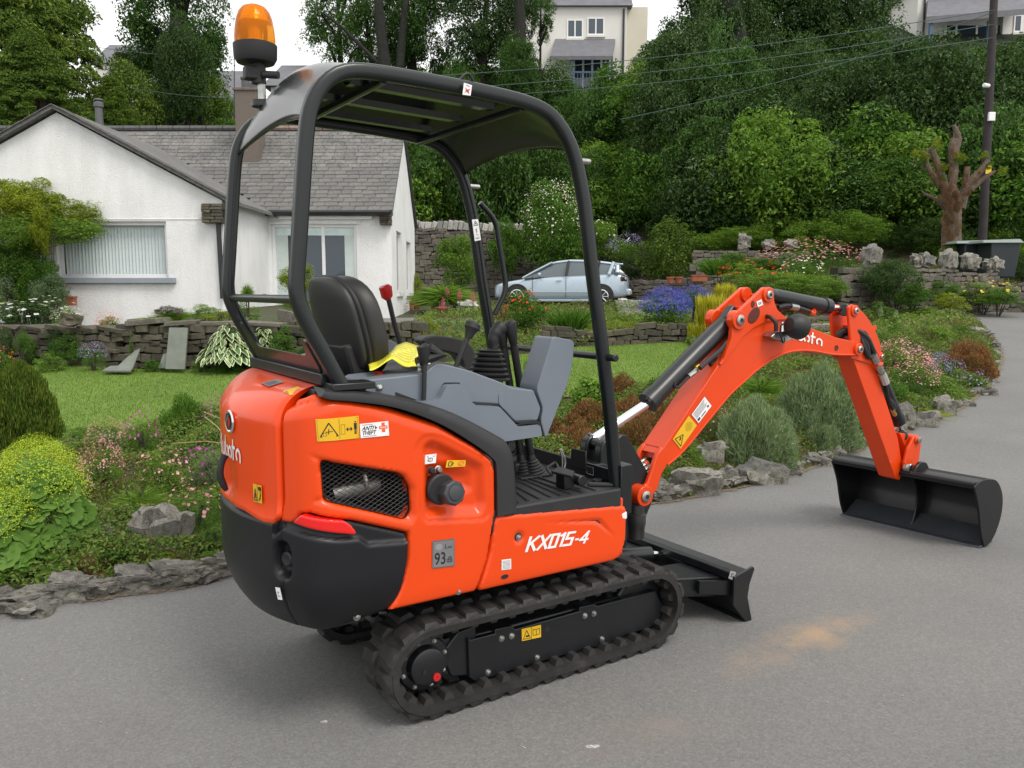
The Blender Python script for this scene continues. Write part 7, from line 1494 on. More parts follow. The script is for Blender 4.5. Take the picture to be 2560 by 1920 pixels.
for sg in (-1, 1):
    for pts, r_, m_ in (([(1.0, .89, .85), (1.45, 1.14, .79), (1.92, 1.38, .715)], .035, CARP), ([(2.38, .97, .865), (2.45, 1.43, .70)], .035, INK), ([(3.30, 1.0, .87), (3.42, 1.42, .70)], .035, INK), ([(3.72, 1.0, .85), (3.86, 1.38, .70)], .06, CARP), ([(3.98, 1.05, .80), (3.98, 1.28, .70)], .07, CARP)):
        MB().tube([(x-Lc/2, sg*(y_+.008), z) for x, z, y_ in pts], r_, 8).build('pillar', m_, car)
    for x in (.82, 3.50):
        wh = bpy.data.objects.new('wheel', None); COL.objects.link(wh); wh.parent = car
        MB().lathe([(.24, -.10), (.305, -.09), (.315, -.05), (.315, .05), (.305, .09), (.24, .10)], (x-Lc/2, sg*.80, .315), (0, 1, 0), 32).build('tyre', RUBBER, wh); MB().lathe([(.385, 0), (.385, .02)], (x-Lc/2, sg*.868-sg*.02, .33), (0, sg, 0), 32).build('wheel_arch', INK, car)
        MB().lathe([(.215, 0), (.225, .012), (.20, .014), (.19, -.02)], (x-Lc/2, sg*.90, .315), (0, sg, 0), 28, cap=False).build('rim', CHROME, wh)
        for k_ in range(8):
            a = k_*math.pi/4; MB().tube([(x-Lc/2+.03*math.cos(a), sg*.905, .315+.03*math.sin(a)), (x-Lc/2+.205*math.cos(a), sg*.905, .315+.205*math.sin(a))], .014, 6).build('spoke', mat('alloy', (.6, .6, .62), .3, metal=.7), wh)
    for z, x0, x1 in ((.62, 1.1, 3.2),): MB().b2(x0-Lc/2, x1-Lc/2, sg*.875, sg*.885, .44, .47).build('door_moulding', CARP, car, bev=.003)
    for x in (2.15, 3.12): MB().b2(x-.09-Lc/2, x+.09-Lc/2, sg*.868, sg*.90, .80, .83).build('door_handle', CARP, car, bev=.008)
    for x in (1.32, 2.38, 3.28): MB().b2(x-.006-Lc/2, x+.006-Lc/2, sg*.862, sg*.878, .28, .96).build('door_gap', INK, car)
    MB().box((1.55-Lc/2, sg*.96, 1.0), (.10, .16, .12)).build('wing_mirror', CARP, car, bev=.03)
    MB().box((4.17-Lc/2, sg*.72, .87), (.22, .12, .17), Matrix.Rotation(-sg*.5, 3, 'Z')).build('tail_light', mat('smoked_lens', (.05, .03, .03), .12, coat=.8, var=0), car, bev=.03)
    MB().lathe([(.045, 0), (.04, .01)], (4.24-Lc/2, sg*.755, .88), (1, sg*.9, 0), 12).build('lamp', mat('lamp_silver', (.7, .6, .6), .2, metal=.5), car)
    MB().b2(1.1-Lc/2, 3.2-Lc/2, sg*.80, sg*.865, .16, .24).build('sill_skirt', CARP, car, bev=.01)
MB().box((4.02-Lc/2, 0, 1.34), (.26, 1.2, .04), Matrix.Rotation(.12, 3, 'Y')).build('roof_spoiler', CARP, car, bev=.012)
MB().b2(4.25-Lc/2, 4.42-Lc/2, -.72, .72, .34, .56).build('rear_bumper', CARP, car, bev=.05)
MB().b2(4.415-Lc/2, 4.43-Lc/2, -.26, .26, .40, .51).build('number_plate', mat('plate_yellow', (.75, .55, .02), .4), car); D = Decal(lambda u, v, k: (4.431-Lc/2+k, -.24+.48*u, .415+.08*v)); D.text(INK, 'KX55 NWP', 0, .1, 1, .9) if False else None
MB().cyl((3.5-Lc/2, .3, 1.45), (3.62-Lc/2, .3, 1.62), .006, 6).build('aerial', INK, car)
car.location = ((ca_.x+cb_.x)/2+.12, cY+.3, ca_.z-.02); car.rotation_euler = (0, 0, math.radians(-9))
# ============================================================ BIN, POLE, WIRES, SIGNS
bn = empty('wheeled_bin', (0, 0, 0), 0, 'dark green grey wheeled bin with a pale lid behind the rock topped wall', 'bin'); by = 21.3
a, b10 = PW(2126, 520, by), PW(2184, 600, by); w = b10.x-a.x; h = a.z-b10.z; BG = mat('bin_plastic', (.018, .026, .030), .5, var=.08)
mb = MB(); mb.add([(-w/2*.82, -.28, 0), (w/2*.82, -.28, 0), (w/2*.82, .28, 0), (-w/2*.82, .28, 0), (-w/2, -.34, h*.94), (w/2, -.34, h*.94), (w/2, .34, h*.94), (-w/2, .34, h*.94)], [(3, 2, 1, 0), (4, 5, 6, 7), (0, 1, 5, 4), (1, 2, 6, 5), (2, 3, 7, 6), (3, 0, 4, 7)]); mb.build('bin_body', BG, bn, bev=.03)
mb = MB(); mb.add([(-w/2-.26, -.40, h*.92), (w/2+.06, -.40, h*.92), (w/2+.06, .38, h*.92), (-w/2-.26, .38, h*.92), (-w/2-.2, -.32, h*1.0), (w/2-.02, -.32, h*1.03), (w/2-.02, .32, h*1.03), (-w/2-.2, .32, h*1.0)], [(3, 2, 1, 0), (4, 5, 6, 7), (0, 1, 5, 4), (1, 2, 6, 5), (2, 3, 7, 6), (3, 0, 4, 7)]); mb.build('bin_lid', mat('bin_lid_plastic', (.16, .20, .185), .5, var=.1), bn, bev=.02)
for s_ in (-1, 1): MB().lathe([(.10, -.03), (.11, 0), (.10, .03)], (s_*w*.40, .30, .10), (1, 0, 0), 16).build('bin_wheel', BLACKM, bn)
bn.location = ((a.x+b10.x)/2, by, b10.z)
b2_ = bn.copy(); COL.objects.link(b2_); 
for ch in bn.children:
    c = ch.copy(); COL.objects.link(c); c.parent = b2_
b2_.location = (bn.location.x-.28, by+.72, b10.z+.02); b2_['label'] = 'second wheeled bin standing behind the first with a teal sticker'; bn['group'] = b2_['group'] = 'wheeled bins by the wall'
MB().b2(w*.1, w*.1+.07, -.35, -.345, h*.35, h*.62).build('teal_sticker', mat('teal', (.02, .22, .24), .5), b2_)
pY = 24.0; POLE = mat('creosoted_pole', (.030, .024, .024), .8, var=.25, vscale=4, bmp=.3, bscale=30); tp, bt_ = PW(2150, -60, pY), PW(2124, 480, pY)
pl_ = empty('utility_pole', (bt_.x, pY, bt_.z), 0, 'dark wooden utility pole with a yellow notice near the right edge', 'pole')
o_ = Vector(pl_.location); MB().tube([Vector((0, 0, -.8)), (bt_-o_)*0, tp-o_], [.125, .12, .10], 16).build('pole_shaft', POLE, pl_)
def onpole(py, dy=-.14): t_ = (py+60)/540; q = tp*(1-t_)+bt_*t_; return q-o_+Vector((0, dy, 0))
q = onpole(364); MB().b2(q.x-.08, q.x+.08, q.y-.005, q.y+.005, q.z-.13, q.z+.13).build('yellow_notice', mat('pole_notice', (.72, .50, .02), .5), pl_)
q = onpole(250); MB().b2(q.x-.09, q.x+.09, q.y-.06, q.y+.02, q.z-.12, q.z+.12).build('white_box', WHITE, pl_, bev=.01)
q = onpole(182); MB().cyl((q.x-.25, q.y, q.z), (q.x-.05, q.y+.1, q.z), .06).build('insulator', WHITE, pl_, bev=.02)
WIRE = mat('overhead_wire', (.06, .10, .09), .6, var=0)
for i, (ya, xb, yb, lb) in enumerate(((22, 880, 168, 'uppermost overhead wire running left from the pole'), (52, 900, 196, 'second overhead wire below the uppermost one'), (80, 940, 214, 'third overhead wire of the parallel set'), (25, 1340, 258, 'steeply sloping overhead wire in front of the dark trees'))):
    A = o_+onpole(ya, -.1); B = PW(xb, yb, 28); pts = [A+(B-A)*t_-Vector((0, 0, .25*math.sin(math.pi*t_))) for t_ in np.linspace(0, 1, 14)]; mb = MB().tube(pts, .011, 4); o = mb.build('overhead_wire', WIRE, None); tag(o, lb, 'wire', 'overhead wires from the utility pole')
for i, (p, q, lb) in enumerate((((505, 128), (-30, 60), 'thin overhead wire crossing the dark tree beside the beacon'), ((610, 250), (300, 298), 'thin wire above the bungalow ridge'), ((610, 205), (280, 190), 'thin wire higher above the bungalow ridge'))):
    A, B = PW(*p, 33), PW(*q, 30); MBt = MB().tube([A+(B-A)*t_-Vector((0, 0, .2*math.sin(math.pi*t_))) for t_ in np.linspace(0, 1, 10)], .009, 4); tag(MBt.build('overhead_wire', WIRE, None), lb, 'wire')
# ============================================================ FOLIAGE
def unit(v): return v/np.maximum(1e-9, np.linalg.norm(v, axis=-1, keepdims=True))
def leafquads(P, N, T, l, w, fold=.0, mi=None, name='crown'):
    B = np.cross(N, T); l = np.broadcast_to(l, (len(P),))[:, None]; w = np.broadcast_to(w, (len(P),))[:, None]
    a = P-T*l/2; b_ = P+B*w/2+N*w*fold; c = P+T*l/2-N*l*fold*.6; d = P-B*w/2+N*w*fold
    V = np.stack([a, b_, c, d], 1).reshape(-1, 3); return npmesh(name, V, np.arange(4*len(P)).reshape(-1, 4), False, mi)
def frames(r, N):
    T = unit(np.cross(N, r.normal(size=N.shape))); return T
def crown(n, kc, rc, ls, seed, shape='ball', asp=.5, up=.35, fold=.15, zmin=-1, hang=0, name='crown', spread=.45, fill=0.0):
    r = np.random.default_rng(seed); C = []
    while len(C) < kc:
        p = r.uniform(-1, 1, 3)
        q = np.linalg.norm(p)
        if shape == 'ball' and (q > 1 or q < fill and r.random() < .75): continue
        if shape == 'dome' and (q > 1 or p[2] < 0 or q < fill and r.random() < .75): continue
        if shape == 'tier': pass
        if shape == 'cone':
            if np.hypot(p[0], p[1]) > (1-(p[2]+1)/2)**.8+.04: continue
        if shape == 'column':
            if np.hypot(p[0], p[1]) > min(1, 1.25*(1-((p[2]+1)/2)**3)): continue
        C.append(p)
    C = np.array(C)*(1-rc*.75)
    if shape == 'tier':
        zz = -1+2*((np.arange(kc)*7 % 19)/19.0)+r.normal(size=kc)*.015; th = r.uniform(0, 6.283, kc); R_m = np.clip((1-(zz+1)/2), .05, 1)**.75; q = np.sqrt(r.uniform(.08, 1, kc)); C = np.stack([np.cos(th)*q*R_m, np.sin(th)*q*R_m, zz-.10*q*q], 1)
    if shape == 'dome': C[:, 2] = C[:, 2]*2-1
    k = r.integers(0, kc, n); D = unit(r.normal(size=(n, 3))+np.array([0, 0, up])); rr_ = rc*r.uniform(.55, 1.08, n)**.6*r.uniform(.5, 1.45, kc)[k]
    P = C[k]+D*rr_[:, None]*np.array([1, 1, .8 if shape != 'tier' else .30])-(np.array([0, 0, 1])*(np.hypot(D[:, 0], D[:, 1])**2*rr_*.45)[:, None] if shape == 'tier' else 0)
    N = unit(D*spread+r.normal(size=(n, 3))*.45+np.array([0, 0, .45])); T = frames(r, N)
    if hang: T = unit(T+np.array([0, 0, -hang])+D*.4); N = unit(np.cross(T, r.normal(size=(n, 3))))
    l = ls*r.uniform(.6, 1.3, n); return leafquads(P, N, T, l, l*asp, fold, None, name)
def spikes(n, h, w, seed, lean=.35, base=.5, name='foliage', seg=2, tuft=0, zr=(0, 0)):
    r = np.random.default_rng(seed); a = r.uniform(0, 2*math.pi, n); q = base*np.sqrt(r.uniform(0, 1, n)); b0 = np.stack([q*np.cos(a), q*np.sin(a), r.uniform(zr[0], zr[1], n) if zr[1] > zr[0] else np.zeros(n)], 1)
    if tuft:
        c = r.normal(size=(tuft, 3))*np.array([.4, .4, 0]); b0 = c[r.integers(0, tuft, n)]+b0*.25
    out = np.stack([b0[:, 0], b0[:, 1], 0*a], 1)*1.2+np.stack([r.normal(size=n), r.normal(size=n), 0*a], 1)*.35; D = unit(np.stack([out[:, 0]*lean*2, out[:, 1]*lean*2, np.ones(n)], 1)); hh_ = h*r.uniform(.55, 1.1, n)
    sd = unit(np.cross(D, r.normal(size=(n, 3))))*w/2; m_ = b0+D*hh_[:, None]*.55; bend = np.stack([D[:, 0], D[:, 1], -0.0*a], 1)*lean*hh_[:, None]; t_ = b0+D*hh_[:, None]+bend-np.array([0, 0, 1])*(hh_*lean*.3)[:, None]
    V = np.stack([b0-sd, b0+sd, m_+sd*.9, m_-sd*.9, t_+sd*.1, t_-sd*.1], 1).reshape(-1, 3); i = 6*np.arange(n)[:, None]
    Q = np.concatenate([i+np.array([0, 1, 2, 3]), i+np.array([3, 2, 4, 5])]); return npmesh(name, V, Q)
def bristle(n, l, w, seed, up=.8, out=.6, rnd=.28, name='foliage', r0=.55, shape='dome'):
    r = np.random.default_rng(seed); D = unit(r.normal(size=(n, 3))); D[:, 2] = np.abs(D[:, 2])
    lump = 1+.10*np.sin(D[:, 0]*7+seed)*np.cos(D[:, 1]*8)+.08*np.sin(D[:, 2]*9+D[:, 0]*5)
    P = D*(r.uniform(r0, 1, n)**.5*lump)[:, None]
    if shape == 'cone': h_ = r.uniform(0, 1, n); th = r.uniform(0, 6.283, n); rad = np.clip((1-h_**3.2)**.62*(.86+.5*h_*(1-h_)), .03, 1)*np.sqrt(r.uniform(.45, 1, n))*(1+.09*np.sin(th*5+h_*7)+.06*np.sin(th*11-h_*13)+.05*np.sin(h_*23+th*3)); P = np.stack([np.cos(th)*rad, np.sin(th)*rad, h_], 1); D = unit(np.stack([np.cos(th), np.sin(th), .2+0*th], 1))
    T = unit(D*out+np.array([0, 0, up])+r.normal(size=(n, 3))*rnd); N = unit(np.cross(T, r.normal(size=(n, 3)))); ll = l*r.uniform(.6, 1.3, n); return leafquads(P, N, T, ll, w*r.uniform(.7, 1.3, n), .0, None, name)
def dots(n, s, seed, shape='top', name='flowers', rmin=.8, clump=0, asp=1.0, flat=.6):
    r = np.random.default_rng(seed); D = unit(r.normal(size=(n, 3))); 
    if shape == 'top': D[:, 2] = np.abs(D[:, 2])*1.0
    if clump: c = D[:clump]; D = unit(c[r.integers(0, clump, n)]+r.normal(size=(n, 3))*.13)
    P = D*r.uniform(rmin, 1.06, n)[:, None]; N = unit(D*.7+np.array([0, 0, flat])+r.normal(size=(n, 3))*.3); T = frames(r, N); l = s*r.uniform(.6, 1.3, n)
    # five sided petal cup as two crossing quads
    m1 = leafquads(P, N, T, l, l*asp, .1, None, name); return m1
L_MID = leafmat('leaf_mid_green', [(.022, .060, .008), (.045, .105, .014), (.070, .145, .020), (.105, .190, .030)])
L_DARK = leafmat('leaf_dark_green', [(.016, .042, .009), (.030, .070, .013), (.048, .100, .020), (.080, .145, .032)], .45, .25, .5)
L_BROAD = leafmat('leaf_sycamore', [(.014, .042, .008), (.030, .075, .012), (.048, .105, .018), (.075, .140, .026)], .45, .3, .5)
L_LIGHT = leafmat('leaf_light_green', [(.045, .095, .012), (.080, .155, .020), (.12, .20, .028), (.17, .25, .05)])
L_YG = leafmat('leaf_yellow_green', [(.10, .15, .012), (.18, .24, .018), (.27, .33, .03), (.36, .38, .06)])
L_YEL = leafmat('leaf_golden', [(.22, .22, .015), (.38, .36, .02), (.55, .50, .04), (.62, .56, .10)])
L_CON = leafmat('conifer_spray', [(.022, .050, .010), (.045, .085, .014), (.085, .135, .020), (.16, .21, .03)], .6, .3)
L_GREY = leafmat('leaf_grey_green', [(.050, .085, .040), (.080, .120, .060), (.12, .165, .09), (.17, .21, .13)], .7)
L_LAV = leafmat('lavender_green', [(.075, .125, .060), (.115, .17, .085), (.165, .22, .12), (.23, .28, .17)], .7, .3)
L_RUST = leafmat('heather_rust', [(.050, .050, .016), (.110, .055, .024), (.19, .080, .040), (.24, .11, .06), (.075, .10, .022)], .75)
L_MAH = leafmat('leaf_mahonia_dark', [(.006, .018, .008), (.012, .030, .012), (.020, .045, .018), (.05, .09, .02)], .35, .15, .6)
L_THUJA = leafmat('thuja_spray', [(.014, .036, .006), (.035, .07, .008), (.06, .10, .012), (.13, .15, .02)], .7, .2)
F_PINK = leafmat('petal_pink', [(.55, .20, .28), (.70, .33, .38), (.78, .50, .52)], .6); F_MAG = leafmat('petal_magenta', [(.40, .04, .32), (.55, .08, .45), (.62, .2, .55)], .6)
F_WHITE = leafmat('petal_white', [(.70, .70, .62), (.80, .80, .76)], .6); F_BLUE = leafmat('petal_blue', [(.05, .06, .38), (.09, .10, .52), (.15, .17, .62)], .6); F_LIME = leafmat('lime_flower_froth', [(.26, .38, .02), (.38, .50, .035), (.52, .60, .08)], .7)
F_RED = leafmat('petal_red', [(.65, .02, .015), (.75, .08, .03)], .5); F_YEL = leafmat('petal_yellow', [(.75, .58, .03), (.80, .68, .1)], .6); F_ORG = leafmat('petal_orange', [(.80, .17, .02), (.8, .25, .04)], .6); F_LIL = leafmat('petal_lilac', [(.30, .24, .60), (.42, .36, .70)], .6)
L_DIVY = leafmat('dry_dead_ivy', [(.12, .075, .045), (.20, .125, .075), (.28, .18, .12), (.34, .24, .17)])
BARK = mat('bark', (.055, .045, .034), .95, var=.35, vscale=5, bmp=.8, bscale=14, bdist=.05); BARKD = mat('dark_bark', (.012, .013, .009), .95, var=.35, vscale=3, bmp=.8, bscale=10, bdist=.05)
KINDS = {}
def kind(k, m, *mesh):
    for q in mesh:
        if not q.materials: q.materials.append(m)
    KINDS[k] = (mesh, m)
kind('broad', L_BROAD, crown(26000, 120, .22, .050, 1, fill=.45), crown(26000, 120, .23, .050, 2, fill=.45))
kind('broadlace', L_BROAD, crown(19000, 110, .18, .048, 3, fill=.3, asp=.5))
kind('bush', L_MID, crown(12000, 70, .26, .070, 4, 'ball', fill=.5), crown(12000, 60, .27, .070, 5, 'ball', fill=.5), crown(12000, 80, .24, .066, 6, 'ball', fill=.5))
kind('hedge', L_DARK, crown(14000, 90, .22, .050, 7, 'ball', fill=.6))
kind('tall', L_BROAD, crown(24000, 95, .20, .052, 17, 'column', asp=.5, hang=.5), crown(24000, 80, .22, .055, 18, 'column', asp=.5, hang=.5))
kind('small', L_LIGHT, crown(4500, 40, .30, .085, 8, 'dome', asp=.45), crown(4500, 40, .28, .08, 9, 'dome'))
kind('fine', L_GREY, crown(7000, 60, .24, .060, 10, 'dome', asp=.28))
kind('conifer', L_CON, crown(62000, 260, .17, .050, 11, 'tier', asp=.34, hang=.35, up=.5))
kind('thuja', L_THUJA, crown(26000, 130, .20, .045, 12, 'column', asp=.30, hang=-1.6, up=.4))
kind('bigleaf', leafmat('hydrangea_leaf', [(.07, .15, .02), (.11, .20, .03), (.16, .25, .05)]), crown(2600, 40, .30, .22, 13, 'dome', asp=.6))
def tinted(k, k2, m):      # same shapes, another leaf colour
    ms, _ = KINDS[k]; KINDS[k2] = (ms, m)
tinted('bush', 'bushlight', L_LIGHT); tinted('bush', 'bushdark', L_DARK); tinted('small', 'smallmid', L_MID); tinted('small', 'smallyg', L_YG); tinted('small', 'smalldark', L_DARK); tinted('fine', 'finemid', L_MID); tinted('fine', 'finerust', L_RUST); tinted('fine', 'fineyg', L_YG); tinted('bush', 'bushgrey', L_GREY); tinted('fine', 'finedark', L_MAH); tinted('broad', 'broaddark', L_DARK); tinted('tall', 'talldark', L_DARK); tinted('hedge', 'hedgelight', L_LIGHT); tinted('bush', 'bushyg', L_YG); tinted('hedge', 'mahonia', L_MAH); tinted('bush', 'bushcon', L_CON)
kind('lav', L_LAV, bristle(20000, .13, .014, 20, up=.38, out=.6, rnd=.42), bristle(20000, .13, .014, 21, up=.38, out=.6, rnd=.42))
kind('heather', L_RUST, bristle(11000, .10, .026, 27, up=.35, out=.6, rnd=.55), bristle(11000, .10, .026, 28, up=.35, out=.6, rnd=.55))
kind('heathgreen', L_MID, bristle(11000, .09, .024, 29, up=.35, out=.6, rnd=.55))
kind('dwarf', L_THUJA, bristle(46000, .070, .022, 30, up=.9, out=.55, rnd=.4, r0=.7, shape='cone'))
kind('iris', L_MID, spikes(420, 1.0, .05, 22, .35, .7)); kind('irisyg', L_YG, spikes(160, 1.0, .10, 23, 1.2, .25)); kind('grasstuft', L_LIGHT, spikes(900, 1.0, .03, 24, .9, .4)); kind('fern', L_LIGHT, spikes(1600, 1.0, .05, 25, 1.0, .4))
kind('goldcon', L_YEL, spikes(5200, .42, .05, 26, .18, .55, zr=(0, .85)))
FL = {k: dots(n, s, sd, 'top', clump=c) for k, (n, s, sd, c) in dict(white=(800, .042, 36, 70), many=(420, .055, 31, 0), clump=(500, .06, 32, 40), few=(60, .12, 33, 0), dense=(2600, .050, 34, 160)).items()}
FROTH = dots(5200, .030, 35, 'top', clump=150, rmin=.85)
_kc = {}
def put(k, loc, scl, parent, name='crown', rz=None, m=None):
    if k in KINDS:
        ms, mm_ = KINDS[k]; i = _kc.get(k, 0); _kc[k] = i+1; me = ms[i % len(ms)]; mm_ = m or mm_
    else: me, mm_ = k, m
    if not me.materials: me.materials.append(mm_)
    o = link(name, me, None, parent, loc, (0, 0, random.uniform(0, 6.28) if rz is None else rz), scl)
    if me.materials[0] is not mm_: o.material_slots[0].link = 'OBJECT'; o.material_slots[0].material = mm_
    if name in ('flowers', 'flower_froth'): o['kind'] = 'stuff'
    return o
CNT = {}
def plant(box, k, label, cat='shrub', Y=None, name='shrub', flowers=None, trunk=None, group=None, depth=1.0, crowns=1, bark=BARK, ybase=None):
    x0, y0, x1, y1 = box; xc = (x0+x1)/2
    if Y is None: gx_, Y = GX(xc, y1)
    a, b_ = PW(x0, y0, Y), PW(x1, y1, Y); w = b_.x-a.x; h = a.z-b_.z; cx, cz = (a.x+b_.x)/2, (a.z+b_.z)/2; gz = zt1(cx, Y) if Y < 95 else b_.z
    base = min(gz, b_.z+.05) if ybase is None else ybase; dp = w*depth
    e = empty(name, (cx, Y+dp*.25, base), 0, label, cat, group); ns = len(KINDS[k][0]) if k in KINDS else 1
    dome = k in ('small', 'smallmid', 'smallyg', 'smalldark', 'fine', 'finemid', 'finerust', 'fineyg', 'finedark', 'bigleaf')
    sp = k in ('lav', 'heather', 'heathgreen', 'dwarf', 'iris', 'irisyg', 'grasstuft', 'fern')
    if k == 'goldcon': put(k, (0, 0, b_.z-base), (w*.55, dp*.55, h*.85), e, 'foliage')
    elif sp: put(k, (0, 0, b_.z-base-.02), (w*(.50 if k in ('lav', 'heather', 'heathgreen', 'dwarf') else .42), dp*.47, h*(.90 if k == 'lav' else .95)), e, 'foliage')
    elif crowns == 1: put(k, (0, 0, cz-base), (w/2*1.04, dp/2, h/2*1.04), e, 'crown' if h > 1.2 else 'foliage')
    else:
        r_ = random.Random(int(x0*7+y0))
        for i in range(crowns):
            u = (i+.5)/crowns-.5; s_ = r_.uniform(.55, .8); put(k, (u*w*.75+r_.uniform(-.05, .05)*w, r_.uniform(-.15, .2)*dp, cz-base+r_.uniform(-.18, .18)*h), (w*s_/crowns*1.15+w*.12, dp*.4, h*.5*r_.uniform(.7, .95)), e, 'crown')
    if trunk:
        tw = trunk if isinstance(trunk, float) else .12; top = Vector((random.uniform(-.1, .1)*w, 0, cz-base+h*.2)); mb = MB(); mb.tube([(0, 0, -.3), (w*.02, 0, (cz-base)*.5), top], [tw, tw*.8, tw*.3], 9)
        for i in range(6):
            q = Vector((0, 0, (cz-base)*random.uniform(.55, .95))); d = Vector((random.uniform(-1, 1)*w*.33, random.uniform(-1, 1)*dp*.3, h*random.uniform(.12, .35))); mb.tube([q, q+d*.5+Vector((0, 0, .1*h)), q+d], [tw*.45, tw*.3, tw*.1], 6)
        mb.build('trunk', bark, e)
    else:
        mb = MB(); 
        for i in range(4): mb.tube([(0, 0, -.05), (random.uniform(-.2, .2)*w, random.uniform(-.2, .2)*dp, (b_.z-base)+h*.5)], [.012+.01*h, .006], 5, cap=False)
        mb.build('stems', bark, e)
    if flowers:
        for fk, fm in (flowers if isinstance(flowers, list) else [flowers]):
            fme = FL[fk].copy() if FL[fk].materials and FL[fk].materials[0] is not fm else FL[fk]
            put(FL[fk], (0, 0, cz-base if not (dome or sp) else b_.z-base+h*.35), (w/2*1.02, dp/2, h/2*1.05 if not (dome or sp) else h*.66), e, 'flowers', m=fm)
    return e
# ---------------- trees behind
BG_ = 'trees on the wooded hillside'
def tree_trunks(e, pts, r0, m=BARKD):
    pass
plant((-230, -260, 262, 275), 'conifer', 'tall feathery conifer with drooping yellow green sprays at the left edge', 'tree', Y=29, name='conifer_tree', trunk=.3, depth=.8)
plant((-120, 40, 190, 300), 'conifer', 'second feathery conifer low behind the white gable', 'tree', Y=27.5, name='conifer_tree', trunk=.25, depth=.8)
plant((110, 150, 330, 330), 'conifer', 'small feathery conifer beside the flue pipe behind the ridge', 'tree', Y=29.5, name='conifer_tree', trunk=.2, depth=.8)
plant((196, -150, 520, 210), 'broad', 'dark sycamore filling the sky left of the amber beacon', 'tree', Y=35, name='sycamore_tree', trunk=.45, bark=BARKD, depth=.8)
plant((215, 60, 420, 330), 'broaddark', 'dark understorey tree beneath the sycamore by the flue', 'tree', Y=36, name='sycamore_tree', trunk=.3, bark=BARKD, depth=.7)
plant((330, 130, 500, 330), 'bushcon', 'ivy clad tree left of the chimney behind the ridge', 'tree', Y=34, name='ivy_clad_tree', trunk=.3, bark=BARKD, depth=.6)
plant((420, 200, 530, 330), 'broadlace', 'light sapling in front of the cream house by the chimney', 'tree', Y=38, name='sapling', trunk=.1, depth=.7)
plant((612, -110, 830, 150), 'broadlace', 'lacy tree whose crown hangs over the sky above the canopy', 'tree', Y=46, name='ash_tree', trunk=.22, bark=BARKD, depth=.8)
plant((700, -60, 900, 240), 'broadlace', 'twin stemmed tree above the canopy roof', 'tree', Y=47, name='ash_tree', trunk=.3, bark=BARKD, depth=.8)
plant((760, -150, 1010, 175), 'broad', 'bluish green tree just left of the white hillside house', 'tree', Y=46, name='ash_tree', trunk=.3, bark=BARKD, depth=.7)
plant((920, -160, 1150, 150), 'broaddark', 'dark upright tree crossing the top edge left of the white house', 'tree', Y=44, name='sycamore_tree', trunk=.3, bark=BARKD, depth=.7)
plant((960, 60, 1215, 300), 'broad', 'leafy tree covering the lower left of the white hillside house', 'tree', Y=46, name='sycamore_tree', trunk=.25, bark=BARKD, depth=.7)
plant((1100, -70, 1230, 95), 'broadlace', 'branch of pale leaves hanging before the white house wall', 'tree', Y=44, name='sycamore_tree', trunk=.1, bark=BARKD, depth=.7)
plant((1395, -260, 1800, 130), 'broaddark', 'huge dark tree right of the white hillside house', 'tree', Y=43, name='sycamore_tree', trunk=.65, bark=BARKD, depth=.7)
plant((1640, -200, 1960, 150), 'broaddark', 'dark spreading tree between the two hillside houses', 'tree', Y=42, name='sycamore_tree', trunk=.45, bark=BARKD, depth=.7)
plant((1380, 40, 1620, 250), 'broaddark', 'lower crown of dark leaves under the huge tree', 'tree', Y=41, name='sycamore_tree', trunk=.3, bark=BARKD, depth=.7)
plant((1580, 60, 1850, 330), 'broaddark', 'dark tree in the middle of the right hillside', 'tree', Y=38, name='sycamore_tree', trunk=.3, bark=BARKD, depth=.7)
plant((1800, 60, 2010, 290), 'broad', 'dark tree just left of the right hillside house', 'tree', Y=40, name='sycamore_tree', trunk=.3, bark=BARKD, depth=.7)
plant((2030, 120, 2330, 400), 'bushdark', 'dark overgrown bank behind the utility pole', 'tree', Y=33, name='hill_bush', trunk=.1, depth=.6)
plant((2150, 40, 2400, 260), 'broaddark', 'dark tree in the top right corner below the house', 'tree', Y=40, name='sycamore_tree', trunk=.3, bark=BARKD, depth=.6)
for i, (pts, r0, Y_, lb) in enumerate((([(838, 190), (825, 90), (815, -20)], .36, 44.5, 'straight bare trunk above the middle of the canopy roof'), ([(858, 200), (868, 90), (880, -20)], .26, 44.6, 'slimmer trunk right of the straight one above the canopy'), ([(840, 160), (790, 110), (740, 60), (700, 30)], .14, 44.5, 'slanting branch reaching left over the sky'), ([(1122, 95), (1124, 40), (1120, -30)], .34, 43.2, 'dark trunk standing before the white hillside house'), ([(1585, 190), (1592, 80), (1575, -30)], .60, 39, 'thick dark trunk of the huge tree right of the house'), ([(385, 280), (372, 160), (380, 40)], .35, 33.2, 'dark ivy clad trunk left of the beacon'))):
    pp_ = [PW(x, y, Y_) for x, y in pts]; low_ = Vector((pp_[0].x, pp_[0].y, min(pp_[0].z-.5, zt1(pp_[0].x, Y_)-.8))); pp_ = ([low_] if 'branch' not in lb else [])+pp_; mb = MB().tube(pp_, ([r0*1.2] if 'branch' not in lb else [])+[r0, r0*.8, r0*.6, r0*.4][:len(pts)], 10); o = mb.build('tree_trunk', BARKD, None); tag(o, lb, 'tree trunk')
